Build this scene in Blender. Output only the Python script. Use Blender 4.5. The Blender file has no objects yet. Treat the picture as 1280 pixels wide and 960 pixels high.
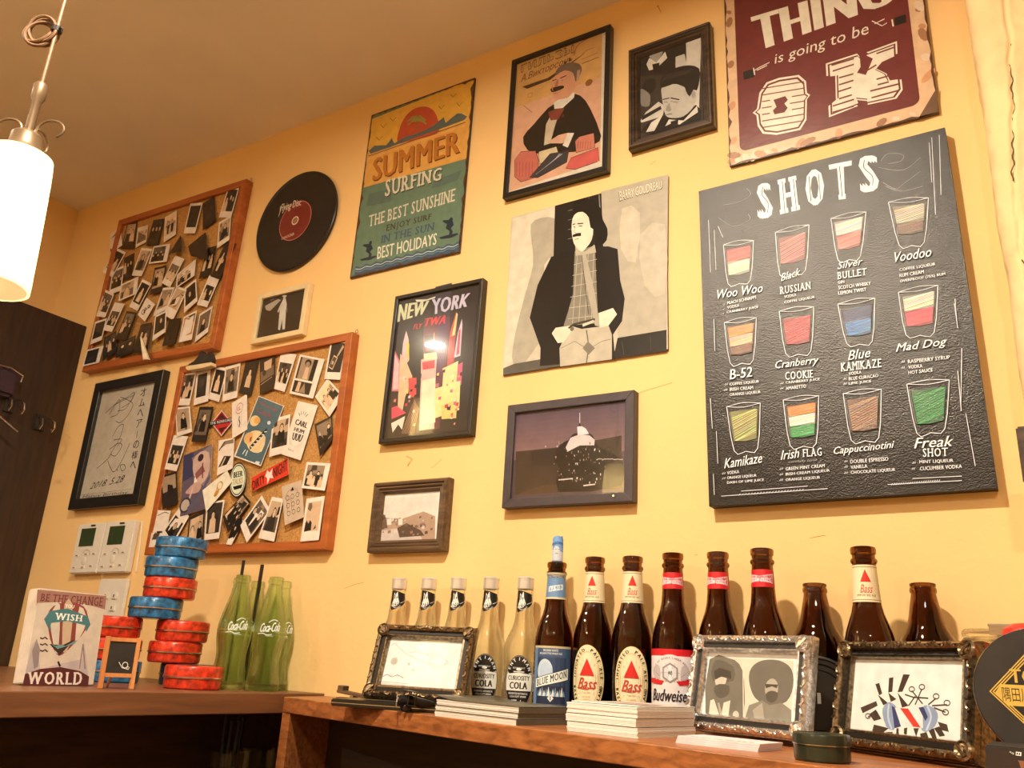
import bpy, bmesh, math, random
from mathutils import Vector, Matrix
from mathutils.geometry import tessellate_polygon
PI = math.pi
sc = bpy.context.scene
C = sc.collection

# ------------------------------------------------------------------ camera
CAMD = 1.2033                       # metres between the lens and the picture wall (wall face is y = 0)
FPX = 1056.76                       # focal length in pixels of the 1280 x 960 frame
R0 = (0.85126129, -0.05360136, 0.52199723)
R1 = (-0.12326077, 0.94651018, 0.2982034)
R2 = (-0.5100598, -0.31819079, 0.79912053)
def tow(r): return Vector((r[0], r[2], -r[1]))
cx_, cy_, cz_ = tow(R0), -tow(R1), -tow(R2)
cam = bpy.data.objects.new('camera', bpy.data.cameras.new('camera')); C.objects.link(cam)
cam.matrix_world = Matrix(((cx_[0], cy_[0], cz_[0], 0), (cx_[1], cy_[1], cz_[1], -CAMD), (cx_[2], cy_[2], cz_[2], 0), (0, 0, 0, 1)))
cam.data.sensor_width = 36; cam.data.lens = 36 * FPX / 1280; cam.data.clip_start = 0.02
sc.camera = cam
EYE = Vector((0, -CAMD, 0))

# ------------------------------------------------------------------ world, lights, exposure
w = bpy.data.worlds.new('world'); sc.world = w; w.use_nodes = True
w.node_tree.nodes['Background'].inputs[0].default_value = (1.0, 0.72, 0.42, 1)
w.node_tree.nodes['Background'].inputs[1].default_value = 0.02
sc.view_settings.view_transform = 'Standard'; sc.view_settings.look = 'None'
sc.view_settings.gamma = 1; sc.view_settings.exposure = 0.35
def disc_light(name, loc, size, energy, col, aim=(0, 0, -1)):
    l = bpy.data.lights.new(name, 'AREA'); l.shape = 'DISK'; l.size = size; l.energy = energy; l.color = col
    o = bpy.data.objects.new(name, l); o.location = loc
    o.rotation_euler = Vector(aim).to_track_quat('-Z', 'Y').to_euler(); C.objects.link(o)
    return o
WARM = (1.0, 0.83, 0.62)
disc_light('ceiling_downlight_lamp', (-0.48, -1.00, 1.195), 0.07, 30, WARM)
disc_light('ceiling_downlight_lamp', (-1.95, -1.30, 1.195), 0.08, 5.5, WARM)
disc_light('ceiling_downlight_lamp', (0.35, -2.2, 1.195), 0.10, 22, WARM)  # fill lamp added out of view on the right
disc_light('ceiling_downlight_lamp', (-1.4, -2.9, 1.195), 0.10, 20, WARM)

# ------------------------------------------------------------------ projection helpers (photo pixel -> point of the place)
def ray(px, py):
    a, b = (px - 640) / FPX, (py - 480) / FPX
    return cx_ * a - cy_ * b - cz_
def W(px, py, y=0.0):
    d = ray(px, py); return EYE + d * ((CAMD + y) / d.y)
def HZ(px, py, z):
    d = ray(px, py); return EYE + d * (z / d.z)
def atrange(px, py, rho):
    d = ray(px, py); return EYE + d * (rho / math.hypot(d.x, d.y))
def crop(x0, y0, s):
    return lambda *pts: [(x0 + p[0] / s, y0 + p[1] / s) for p in pts]

# ------------------------------------------------------------------ colours
def lin(c): return c / 12.92 if c <= 0.04045 else ((c + 0.055) / 1.055) ** 2.4
TINT = (1.0, 0.86, 0.66)
def K(r, g, b, k=1.0):              # colour seen in the photo -> albedo under the warm lamps
    return tuple(min(0.88, max(0.003, lin(v / 255) / t * 0.88 * k)) for v, t in zip((r, g, b), TINT)) + (1,)

# ------------------------------------------------------------------ materials
def newmat(name):
    m = bpy.data.materials.new(name); m.use_nodes = True
    nt = m.node_tree; b = nt.nodes['Principled BSDF']; return m, nt, b
def noise_into(nt, b, col, var=0.15, scale=40, bump=0.0, bscale=None, detail=4, stretch=None):
    tc = nt.nodes.new('ShaderNodeTexCoord'); n = nt.nodes.new('ShaderNodeTexNoise'); n.inputs['Scale'].default_value = scale; n.inputs['Detail'].default_value = detail
    src = tc.outputs['Object']
    if stretch:
        mp = nt.nodes.new('ShaderNodeMapping'); mp.inputs['Scale'].default_value = stretch; nt.links.new(src, mp.inputs[0]); src = mp.outputs[0]
    nt.links.new(src, n.inputs['Vector'])
    rp = nt.nodes.new('ShaderNodeValToRGB'); rp.color_ramp.elements[0].position = 0.3; rp.color_ramp.elements[1].position = 0.7
    rp.color_ramp.elements[0].color = tuple(c * (1 - var) for c in col[:3]) + (1,); rp.color_ramp.elements[1].color = tuple(min(1, c * (1 + var)) for c in col[:3]) + (1,)
    nt.links.new(n.outputs[0], rp.inputs[0]); nt.links.new(rp.outputs[0], b.inputs['Base Color'])
    if bump:
        n2 = nt.nodes.new('ShaderNodeTexNoise'); n2.inputs['Scale'].default_value = bscale or scale * 2; n2.inputs['Detail'].default_value = 5
        nt.links.new(src, n2.inputs['Vector'])
        bp = nt.nodes.new('ShaderNodeBump'); bp.inputs['Strength'].default_value = bump; bp.inputs['Distance'].default_value = 0.002
        nt.links.new(n2.outputs[0], bp.inputs['Height']); nt.links.new(bp.outputs[0], b.inputs['Normal'])
def mat(name, col, rough=0.5, metal=0.0, var=0.12, scale=40, bump=0.0, bscale=None, coat=0.0, stretch=None, spec=0.5):
    m, nt, b = newmat(name); b.inputs['Roughness'].default_value = rough; b.inputs['Metallic'].default_value = metal
    b.inputs['Coat Weight'].default_value = coat; b.inputs['Coat Roughness'].default_value = 0.08; b.inputs['Specular IOR Level'].default_value = spec
    noise_into(nt, b, col, var, scale, bump, bscale, stretch=stretch); return m
def wood(name, c1, c2, axis='x', scale=9, rough=0.45, coat=0.0, fine=6):
    m, nt, b = newmat(name); b.inputs['Roughness'].default_value = rough; b.inputs['Coat Weight'].default_value = coat; b.inputs['Coat Roughness'].default_value = 0.2
    tc = nt.nodes.new('ShaderNodeTexCoord'); mp = nt.nodes.new('ShaderNodeMapping')
    s = {'x': (0.6, fine, fine), 'y': (fine, 0.6, fine), 'z': (fine, fine, 0.6)}[axis]; mp.inputs['Scale'].default_value = s
    nt.links.new(tc.outputs['Object'], mp.inputs[0])
    n = nt.nodes.new('ShaderNodeTexNoise'); n.inputs['Scale'].default_value = scale; n.inputs['Detail'].default_value = 8; n.inputs['Distortion'].default_value = 0.6
    nt.links.new(mp.outputs[0], n.inputs['Vector'])
    rp = nt.nodes.new('ShaderNodeValToRGB'); rp.color_ramp.elements[0].position = 0.32; rp.color_ramp.elements[1].position = 0.68
    rp.color_ramp.elements[0].color = c1; rp.color_ramp.elements[1].color = c2
    nt.links.new(n.outputs[0], rp.inputs[0]); nt.links.new(rp.outputs[0], b.inputs['Base Color'])
    bp = nt.nodes.new('ShaderNodeBump'); bp.inputs['Strength'].default_value = 0.15; bp.inputs['Distance'].default_value = 0.001
    nt.links.new(n.outputs[0], bp.inputs['Height']); nt.links.new(bp.outputs[0], b.inputs['Normal'])
    return m
def printmat(name, rough=0.5, bump=0.0, bscale=400, coat=0.0, spec=0.5, var=0.06, metal=0.0):
    m, nt, b = newmat(name); b.inputs['Roughness'].default_value = rough; b.inputs['Coat Weight'].default_value = coat; b.inputs['Coat Roughness'].default_value = 0.12
    b.inputs['Specular IOR Level'].default_value = spec; b.inputs['Metallic'].default_value = metal
    at = nt.nodes.new('ShaderNodeAttribute'); at.attribute_name = 'Col'
    tc = nt.nodes.new('ShaderNodeTexCoord'); n = nt.nodes.new('ShaderNodeTexNoise'); n.inputs['Scale'].default_value = 60; n.inputs['Detail'].default_value = 6
    nt.links.new(tc.outputs['Object'], n.inputs['Vector'])
    rp = nt.nodes.new('ShaderNodeMapRange'); rp.inputs[1].default_value = 0.3; rp.inputs[2].default_value = 0.7; rp.inputs[3].default_value = 1 - 2 * var; rp.inputs[4].default_value = 1 + var
    nt.links.new(n.outputs[0], rp.inputs[0])
    mx = nt.nodes.new('ShaderNodeVectorMath'); mx.operation = 'SCALE'
    nt.links.new(at.outputs['Color'], mx.inputs[0]); nt.links.new(rp.outputs[0], mx.inputs['Scale']); nt.links.new(mx.outputs[0], b.inputs['Base Color'])
    if bump:
        n2 = nt.nodes.new('ShaderNodeTexNoise'); n2.inputs['Scale'].default_value = bscale; n2.inputs['Detail'].default_value = 3
        nt.links.new(tc.outputs['Object'], n2.inputs['Vector'])
        bp = nt.nodes.new('ShaderNodeBump'); bp.inputs['Strength'].default_value = bump; bp.inputs['Distance'].default_value = 0.002
        nt.links.new(n2.outputs[0], bp.inputs['Height']); nt.links.new(bp.outputs[0], b.inputs['Normal'])
    return m
def glass(name, col, rough=0.0, ior=1.45, clearness=0.0):
    m, nt, b = newmat(name); b.inputs['Base Color'].default_value = col; b.inputs['Transmission Weight'].default_value = 1; b.inputs['Roughness'].default_value = rough; b.inputs['IOR'].default_value = ior
    if clearness:                    # thin-walled share of the glass: light passes straight on
        out = nt.nodes['Material Output']; t = nt.nodes.new('ShaderNodeBsdfTransparent'); t.inputs[0].default_value = col
        mx = nt.nodes.new('ShaderNodeMixShader'); mx.inputs[0].default_value = clearness
        nt.links.new(b.outputs[0], mx.inputs[1]); nt.links.new(t.outputs[0], mx.inputs[2]); nt.links.new(mx.outputs[0], out.inputs[0])
    return m
def pane_mat(name, tint=0.97):
    m = bpy.data.materials.new(name); m.use_nodes = True; nt = m.node_tree; nt.nodes.clear()
    out = nt.nodes.new('ShaderNodeOutputMaterial'); t = nt.nodes.new('ShaderNodeBsdfTransparent'); t.inputs[0].default_value = (tint, tint, tint, 1)
    g = nt.nodes.new('ShaderNodeBsdfGlossy'); g.inputs['Roughness'].default_value = 0.02
    fr = nt.nodes.new('ShaderNodeFresnel'); fr.inputs[0].default_value = 1.45
    ge = nt.nodes.new('ShaderNodeNewGeometry'); iv = nt.nodes.new('ShaderNodeMath'); iv.operation = 'SUBTRACT'; iv.inputs[0].default_value = 1; nt.links.new(ge.outputs['Backfacing'], iv.inputs[1]); ml = nt.nodes.new('ShaderNodeMath'); ml.operation = 'MULTIPLY'; nt.links.new(fr.outputs[0], ml.inputs[0]); nt.links.new(iv.outputs[0], ml.inputs[1])
    mx = nt.nodes.new('ShaderNodeMixShader'); nt.links.new(ml.outputs[0], mx.inputs[0]); nt.links.new(t.outputs[0], mx.inputs[1]); nt.links.new(g.outputs[0], mx.inputs[2]); nt.links.new(mx.outputs[0], out.inputs[0])
    return m

WALLC = K(250, 200, 126)
M = {}
M['wall'] = mat('yellow_plaster', WALLC, 0.85, var=0.05, scale=3, bump=0.35, bscale=45, spec=0.2)
M['rough_plaster'] = mat('rough_plaster', K(246, 205, 140), 0.9, var=0.09, scale=14, bump=0.9, bscale=60, spec=0.2)
M['crack'] = mat('crack_shadow', (0.12, 0.07, 0.03, 1), 0.9)
M['ceiling'] = mat('ceiling_paper', (0.88, 0.82, 0.74, 1), 0.9, var=0.03, scale=6, bump=0.1, bscale=120, spec=0.1)
M['floor'] = wood('floor_wood', (0.10, 0.05, 0.025, 1), (0.17, 0.09, 0.04, 1))
M['darkpanel'] = wood('dark_stained_panel', (0.028, 0.014, 0.008, 1), (0.05, 0.026, 0.014, 1), 'z', 14, 0.5)
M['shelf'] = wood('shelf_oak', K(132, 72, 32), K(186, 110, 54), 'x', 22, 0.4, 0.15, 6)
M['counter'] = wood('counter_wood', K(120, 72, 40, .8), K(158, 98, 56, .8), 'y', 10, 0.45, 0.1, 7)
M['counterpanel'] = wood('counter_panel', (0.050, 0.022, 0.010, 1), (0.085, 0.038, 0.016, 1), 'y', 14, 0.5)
M['interior'] = wood('cabinet_interior_shaded', (0.030, 0.017, 0.010, 1), (0.05, 0.028, 0.016, 1), 'x', 12, 0.6)  # wood coloured dark to put shade into the open cabinet
M['cork'] = mat('cork', K(196, 140, 74), 0.95, var=0.28, scale=260, bump=0.5, bscale=400, spec=0.1)
M['corkframe'] = wood('cork_frame_wood', K(162, 80, 30), K(192, 102, 42), 'x', 8, 0.4, 0.1)
M['black'] = mat('black_lacquer', (0.012, 0.011, 0.010, 1), 0.32, var=0.2)
M['blackmatte'] = mat('black_matte', (0.02, 0.018, 0.016, 1), 0.6, var=0.3)
M['navy'] = mat('slate_frame_paint', (0.05, 0.042, 0.055, 1), 0.45, var=0.15, scale=80)
M['walnut'] = wood('walnut_moulding', (0.05, 0.028, 0.014, 1), (0.15, 0.088, 0.045, 1), 'x', 12, 0.45, 0.1, 9)
M['walnutdark'] = wood('dark_walnut_moulding', (0.022, 0.013, 0.008, 1), (0.075, 0.045, 0.026, 1), 'x', 12, 0.4, 0.2, 9)
M['paleframe'] = mat('pale_birch_frame', K(238, 206, 146), 0.5, var=0.06)
M['print'] = printmat('printed_paper', 0.55)
M['gloss'] = printmat('glossy_photo_print', 0.28, coat=0.3)
M['tin'] = printmat('painted_tin', 0.3, bump=0.10, bscale=70, coat=0.25)
M['canvas'] = printmat('black_canvas_print', 0.21, bump=0.34, bscale=620, spec=0.5)
M['label'] = printmat('bottle_label', 0.4, var=0.03)
M['pane'] = pane_mat('picture_glass')
M['paper'] = mat('white_paper', (0.80, 0.78, 0.74, 1), 0.7, var=0.04, scale=300)
M['card'] = mat('greyish_card', (0.10, 0.095, 0.07, 1), 0.35, var=0.1)
M['plastic'] = mat('white_plastic', (0.74, 0.72, 0.66, 1), 0.35, var=0.03)
M['lcd'] = mat('green_lcd', (0.035, 0.06, 0.022, 1), 0.2, var=0.1)
M['steel'] = mat('brushed_steel', (0.55, 0.53, 0.50, 1), 0.25, 1.0, var=0.15, stretch=(1, 1, 20))
M['cap'] = mat('ribbed_aluminium_cap', (0.80, 0.80, 0.78, 1), 0.3, 0.55, var=0.1)
M['brown'] = glass('brown_bottle_glass', (0.22, 0.085, 0.016, 1), 0.02)
M['green'] = glass('pale_green_bottle_glass', (0.88, 0.96, 0.80, 1), 0.01, clearness=0.5)
M['clear'] = glass('clear_bottle_glass', (0.97, 0.98, 0.96, 1), 0.02, clearness=0.5)
M['jarglass'] = glass('jar_glass', (0.90, 0.90, 0.85, 1), 0.03, clearness=0.4)
M['silver'] = mat('antique_silver', (0.72, 0.74, 0.78, 1), 0.24, 0.9, var=0.45, scale=260)
M['bronze'] = mat('antique_bronze', (0.26, 0.20, 0.13, 1), 0.26, 0.9, var=0.6, scale=260)
M['pewter'] = mat('antique_dark_gold', (0.24, 0.19, 0.12, 1), 0.28, 0.9, var=0.6, scale=260)
M['iron'] = mat('cast_black_iron', (0.035, 0.031, 0.028, 1), 0.3, 0.7, var=0.3)
M['lampmetal'] = mat('lamp_champagne_metal', (0.20, 0.14, 0.085, 1), 0.4, 0.5, var=0.1)
M['cord'] = mat('lamp_cord', K(130, 92, 58), 0.5, var=0.2, scale=200)
M['red'] = mat('red_plastic', (0.75, 0.03, 0.02, 1), 0.35)
M['bluetin'] = mat('blue_marbled_tin', (0.018, 0.14, 0.34, 1), 0.32, 0.15, var=0.75, scale=90, coat=0.4)
M['redtin'] = mat('red_marbled_tin', (0.56, 0.035, 0.012, 1), 0.32, 0.15, var=0.6, scale=90, coat=0.4)
M['navytin'] = mat('dark_blue_tin', (0.012, 0.03, 0.06, 1), 0.32, 0.15, var=0.7, scale=90, coat=0.4)
M['darkgreentin'] = mat('dark_green_tin', (0.025, 0.035, 0.022, 1), 0.3, 0.3, var=0.2, coat=0.3)
M['straw'] = mat('black_straw', (0.012, 0.011, 0.011, 1), 0.35)
M['easelwood'] = wood('easel_pine', K(200, 120, 60), K(224, 148, 82), 'z', 10)
M['chalk'] = printmat('chalkboard', 0.6)
# frosted lamp shade: light passes through it and it glows from the bulb inside
m_, nt_, b_ = newmat('frosted_shade_glass')
out_ = nt_.nodes['Material Output']; tl_ = nt_.nodes.new('ShaderNodeBsdfTranslucent'); tl_.inputs[0].default_value = (1, 0.93, 0.72, 1)
em_ = nt_.nodes.new('ShaderNodeEmission'); em_.inputs[0].default_value = (1, 0.80, 0.42, 1); em_.inputs[1].default_value = 0.22
ad_ = nt_.nodes.new('ShaderNodeAddShader'); nt_.links.new(tl_.outputs[0], ad_.inputs[0]); nt_.links.new(em_.outputs[0], ad_.inputs[1]); nt_.links.new(ad_.outputs[0], out_.inputs[0])
M['shade'] = m_
m_, nt_, b_ = newmat('lamp_bulb'); b_.inputs['Emission Color'].default_value = (1, 0.8, 0.5, 1); b_.inputs['Emission Strength'].default_value = 12; M['bulb'] = m_

# ------------------------------------------------------------------ object helpers
def clean(nm): return nm
def empty(name, label, cat, loc=(0, 0, 0), rot=(0, 0, 0), group=None):
    o = bpy.data.objects.new(name, None); C.objects.link(o); o.empty_display_size = 0.02
    o.location = loc; o.rotation_euler = rot; tag(o, label, cat, group); return o
def tag(o, label=None, cat=None, group=None, kind=None):
    if label: o['label'] = label
    if cat: o['category'] = cat
    if group: o['group'] = group
    if kind: o['kind'] = kind
    return o
def mtx(root):
    return Matrix.Translation(root.location) @ root.rotation_euler.to_matrix().to_4x4()
class MB:
    def __init__(s): s.v = []; s.f = []; s.mi = []; s.cm = 0
    def add(s, vs, fs):
        n = len(s.v); s.v += [tuple(v) for v in vs]; s.f += [tuple(i + n for i in f) for f in fs]; s.mi += [s.cm] * len(fs)
    def box(s, x0, y0, z0, x1, y1, z1, M4=None, bev=0.0):
        if bev:
            bm = bmesh.new(); bmesh.ops.create_cube(bm, size=1)
            for v in bm.verts: v.co = Vector(((x0 + x1) / 2 + v.co.x * (x1 - x0), (y0 + y1) / 2 + v.co.y * (y1 - y0), (z0 + z1) / 2 + v.co.z * (z1 - z0)))
            bmesh.ops.bevel(bm, geom=bm.edges[:], offset=bev, segments=2, affect='EDGES')
            vs = [v.co.copy() for v in bm.verts]; bm.verts.index_update(); fs = [[v.index for v in f.verts] for f in bm.faces]; bm.free()
        else:
            vs = [Vector(p) for p in ((x0, y0, z0), (x1, y0, z0), (x1, y1, z0), (x0, y1, z0), (x0, y0, z1), (x1, y0, z1), (x1, y1, z1), (x0, y1, z1))]
            fs = [(0, 3, 2, 1), (4, 5, 6, 7), (0, 1, 5, 4), (1, 2, 6, 5), (2, 3, 7, 6), (3, 0, 4, 7)]
        if M4 is not None: vs = [M4 @ v for v in vs]
        s.add(vs, fs)
    def prism(s, pts, z0, z1):          # pts: ccw (x,y)
        n = len(pts); vs = [(p[0], p[1], z0) for p in pts] + [(p[0], p[1], z1) for p in pts]
        s.add(vs, [tuple(range(n - 1, -1, -1)), tuple(range(n, 2 * n))] + [(i, (i + 1) % n, n + (i + 1) % n, n + i) for i in range(n)])
    def yprism(s, pts, y0, y1, M4=None):         # pts ccw in (x,z) seen from -y ; y0 front
        n = len(pts); vs = [Vector((p[0], y0, p[1])) for p in pts] + [Vector((p[0], y1, p[1])) for p in pts]
        if M4 is not None: vs = [M4 @ v for v in vs]
        tri = tessellate_polygon([[Vector((p[0], p[1], 0)) for p in pts]])
        fs = [t for t in tri] + [(t[2] + n, t[1] + n, t[0] + n) for t in tri] + [(i, n + i, n + (i + 1) % n, (i + 1) % n) for i in range(n)]
        s.add(vs, fs)
    def lathe(s, prof, seg=32, M4=None, rmod=None, closed=False):
        n = len(prof); vs = []
        for (r, z) in prof:
            for k in range(seg):
                a = 2 * PI * k / seg; rr = r if rmod is None else rmod(r, z, a)
                vs.append(Vector((rr * math.sin(a), -rr * math.cos(a), z)))
        fs = []
        for i in range(n - 1 if not closed else n):
            j = (i + 1) % n
            for k in range(seg):
                k2 = (k + 1) % seg; fs.append((i * seg + k, i * seg + k2, j * seg + k2, j * seg + k))
        if M4 is not None: vs = [M4 @ v for v in vs]
        s.add(vs, fs)
    def tube(s, pts, r, seg=8, caps=True):
        pts = [Vector(p) for p in pts]; vs = []; n = len(pts); prev = None
        for i, p in enumerate(pts):
            t = (pts[min(i + 1, n - 1)] - pts[max(i - 1, 0)]).normalized()
            if prev is None:
                a = Vector((0, 0, 1)) if abs(t.z) < 0.9 else Vector((1, 0, 0)); u = t.cross(a).normalized()
            else: u = (prev - t * prev.dot(t)).normalized()
            prev = u; v = t.cross(u); rr = r[i] if isinstance(r, (list, tuple)) else r
            for k in range(seg): vs.append(p + (u * math.cos(2 * PI * k / seg) + v * math.sin(2 * PI * k / seg)) * rr)
        fs = [(i * seg + k, i * seg + (k + 1) % seg, (i + 1) * seg + (k + 1) % seg, (i + 1) * seg + k) for i in range(n - 1) for k in range(seg)]
        if caps: fs += [tuple(range(seg - 1, -1, -1)), tuple((n - 1) * seg + k for k in range(seg))]
        s.add(vs, fs)
    def ball(s, c, rx, ry, rz, seg=10, rings=6, M4=None):
        prof = []; vs = []
        for i in range(rings + 1):
            th = -PI / 2 + PI * i / rings
            for k in range(seg):
                a = 2 * PI * k / seg; vs.append(Vector((c[0] + rx * math.cos(th) * math.cos(a), c[1] + ry * math.cos(th) * math.sin(a), c[2] + rz * math.sin(th))))
        if M4 is not None: vs = [M4 @ v for v in vs]
        s.add(vs, [(i * seg + k, i * seg + (k + 1) % seg, (i + 1) * seg + (k + 1) % seg, (i + 1) * seg + k) for i in range(rings) for k in range(seg)])
    def build(s, name, mats, parent=None, smooth=False, off=None, bevel=0.0, fix=True):
        me = bpy.data.meshes.new(name)
        vs = s.v if off is None else [tuple(Vector(v) - Vector(off)) for v in s.v]
        me.from_pydata(vs, [], s.f)
        if not isinstance(mats, (list, tuple)): mats = [mats]
        for m in mats: me.materials.append(m)
        if len(mats) > 1:
            for p, i in zip(me.polygons, s.mi): p.material_index = i
        if fix:
            bm = bmesh.new(); bm.from_mesh(me); bmesh.ops.remove_doubles(bm, verts=bm.verts, dist=1e-6); bmesh.ops.recalc_face_normals(bm, faces=bm.faces); bm.to_mesh(me); bm.free()
        if smooth:
            for p in me.polygons: p.use_smooth = True
            try: me.set_sharp_from_angle(angle=math.radians(35))
            except Exception: pass
        o = bpy.data.objects.new(name, me); C.objects.link(o)
        if off is not None and parent is None: o.location = off
        if parent is not None: o.parent = parent
        if bevel:
            b = o.modifiers.new('b', 'BEVEL'); b.width = bevel; b.segments = 2; b.limit_method = 'ANGLE'
        return o
def struct(o): o['kind'] = 'structure'; return o
def dup(root, loc=None, rot=None, label=None, name=None):
    r = root.copy(); C.objects.link(r)
    if loc is not None: r.location = loc
    if rot is not None: r.rotation_euler = rot
    if label: r['label'] = label
    def rec(a, b):
        for ch in a.children:
            c = ch.copy(); C.objects.link(c); c.parent = b; rec(ch, c)
    rec(root, r)
    return r

# ------------------------------------------------------------------ flat print: polygons, strokes and lettering laid on a surface
_tc = {}
SL = set('AFHIKLMNPRTVWXYEDBhilmnrkfxUG')
def glyphs(s, bold=0.0, slab=0.0, shear=0.0, space=1.0):
    key = (s, bold, slab, shear, space)
    if key in _tc: return _tc[key]
    V = []; F = []; G = {}
    def one(txt):
        cu = bpy.data.curves.new('tmp_text', 'FONT'); cu.body = txt; cu.size = 1; cu.resolution_u = 2; cu.shear = shear; cu.space_character = space * (1 + 1.5 * bold)
        ob = bpy.data.objects.new('tmp_text', cu); me = bpy.data.meshes.new_from_object(ob)
        vs = [(v.co.x, v.co.y) for v in me.vertices]; fs = [tuple(p.vertices) for p in me.polygons]
        bpy.data.objects.remove(ob); bpy.data.meshes.remove(me); bpy.data.curves.remove(cu); return vs, fs
    def put(vs, fs, dx=0, g=0):
        n = len(V); V.extend([(x + dx, y) for x, y in vs]); G.setdefault(g, []).extend([tuple(i + n for i in f) for f in fs])
    if slab:
        x = 0
        for ch in s:
            if ch == ' ': x += 0.3; continue
            vs, fs = one(ch); x0 = min(v[0] for v in vs); x1 = max(v[0] for v in vs); top = max(v[1] for v in vs)
            vs = [(a - x0 + x, b) for a, b in vs]; put(vs, fs); 
            if bold: put(vs, fs, bold, 1); put(vs, fs, -bold, 2)
            if ch in SL:
                for yy, sg in ((0.0, 1), (top, -1)):
                    xs = sorted(v[0] for v in vs if abs(v[1] - yy) < 0.02); cl = []
                    for q in xs:
                        if cl and q - cl[-1][1] < 0.16: cl[-1][1] = q
                        else: cl.append([q, q])
                    for a, b in cl:
                        if b - a < 0.45:
                            a -= slab + bold; b += slab + bold; put([(a, yy), (b, yy), (b, yy + sg * 0.09), (a, yy + sg * 0.09)], [(0, 1, 2, 3)], 0, 3)
            x += x1 - x0 + 0.16 * space + 2 * bold
    else:
        vs, fs = one(s); put(vs, fs)
        if bold: put(vs, fs, bold, 1); put(vs, fs, -bold, 2)
    F = list(G.values()); _tc[key] = (V, F); return _tc[key]
class Art:
    def __init__(s, fn, un=None, eps=5e-6, maxseg=None, flat=None):
        s.fn = fn; s.un = un; s.eps = eps; s.lv = 0.0; s.v = []; s.f = []; s.c = []; s.maxseg = maxseg; s.tr = None
    def T(s, pts):
        if s.tr: pts = [s.tr(p) for p in pts]
        return [s.un(p) if s.un else p for p in pts]
    def raw(s, uv, faces, col):
        if s.maxseg:
            q = [tuple(Vector((uv[i][0], uv[i][1])) for i in t) for f in faces for t in ([f[0], f[k], f[k + 1]] for k in range(1, len(f) - 1))]
            outt = []
            while q:
                a, b, c = q.pop(); e = (abs(a.x - b.x), abs(b.x - c.x), abs(c.x - a.x)); m = max(e)
                if m <= s.maxseg: outt.append((a, b, c)); continue
                if e[0] == m: mm = (a + b) / 2; q += [(a, mm, c), (mm, b, c)]
                elif e[1] == m: mm = (b + c) / 2; q += [(a, b, mm), (a, mm, c)]
                else: mm = (c + a) / 2; q += [(a, b, mm), (mm, b, c)]
            uv = [p for t in outt for p in t]; faces = [(3 * i, 3 * i + 1, 3 * i + 2) for i in range(len(outt))]
        us = sorted({i for f in faces for i in f})
        if len(us) < len(uv): rm = {i: k for k, i in enumerate(us)}; uv = [uv[i] for i in us]; faces = [tuple(rm[i] for i in f) for f in faces]
        n = len(s.v); s.v += [s.fn(p[0], p[1], s.lv) for p in uv]
        s.f += [tuple(i + n for i in f) for f in faces]; s.c += [col] * len(faces); s.lv += s.eps
    def poly(s, pts, col, smooth=0):
        if smooth:
            P = pts; n = len(P); o = []
            for i in range(n):
                p0, p1, p2, p3 = P[i - 1], P[i], P[(i + 1) % n], P[(i + 2) % n]
                for k in range(smooth):
                    t = k / smooth
                    o.append(tuple(0.5 * (2 * p1[j] + (-p0[j] + p2[j]) * t + (2 * p0[j] - 5 * p1[j] + 4 * p2[j] - p3[j]) * t * t + (-p0[j] + 3 * p1[j] - 3 * p2[j] + p3[j]) * t ** 3) for j in (0, 1)))
            pts = o
        uv = s.T(pts); tri = tessellate_polygon([[Vector((p[0], p[1], 0)) for p in uv]]); s.raw(uv, tri, col)
    def line(s, pts, wd, col, closed=False, smooth=0):
        uv = s.T(pts)
        if smooth and len(uv) > 2:
            o = []
            for i in range(len(uv) - 1):
                p0, p1, p2, p3 = uv[max(i - 1, 0)], uv[i], uv[i + 1], uv[min(i + 2, len(uv) - 1)]
                for k in range(smooth):
                    t = k / smooth
                    o.append(tuple(0.5 * (2 * p1[j] + (-p0[j] + p2[j]) * t + (2 * p0[j] - 5 * p1[j] + 4 * p2[j] - p3[j]) * t * t + (-p0[j] + 3 * p1[j] - 3 * p2[j] + p3[j]) * t ** 3) for j in (0, 1)))
            uv = o + [tuple(uv[-1][:2])]
        n = len(uv); L = []; Rr = []
        for i in range(n):
            a = Vector(uv[(i - 1) % n if closed else max(i - 1, 0)][:2]); b = Vector(uv[(i + 1) % n if closed else min(i + 1, n - 1)][:2]); t = (b - a)
            t = t.normalized() if t.length > 1e-9 else Vector((1, 0)); nn = Vector((-t.y, t.x)) * wd / 2; p = Vector(uv[i][:2]); L.append(p + nn); Rr.append(p - nn)
        vs = L + Rr; m = n if closed else n - 1
        s.raw(vs, [(i, n + i, n + (i + 1) % n, (i + 1) % n) for i in range(m)], col)
    def ell(s, c, rx, ry, col, rot=0, seg=20, ring=None, uvspace=False):     # radii in surface units
        c = c if uvspace else s.T([c])[0]; vs = []
        ca, sa = math.cos(rot), math.sin(rot)
        for k in range(seg):
            a = 2 * PI * k / seg; x, y = rx * math.cos(a), ry * math.sin(a); vs.append((c[0] + x * ca - y * sa, c[1] + x * sa + y * ca))
        if ring:
            n = seg
            for k in range(seg):
                a = 2 * PI * k / seg; x, y = (rx - ring) * math.cos(a), (ry - ring) * math.sin(a); vs.append((c[0] + x * ca - y * sa, c[1] + x * sa + y * ca))
            s.raw(vs, [(k, (k + 1) % n, n + (k + 1) % n, n + k) for k in range(n)], col)
        else: s.raw([c] + vs, [(0, 1 + k, 1 + (k + 1) % seg) for k in range(seg)], col)
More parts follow.
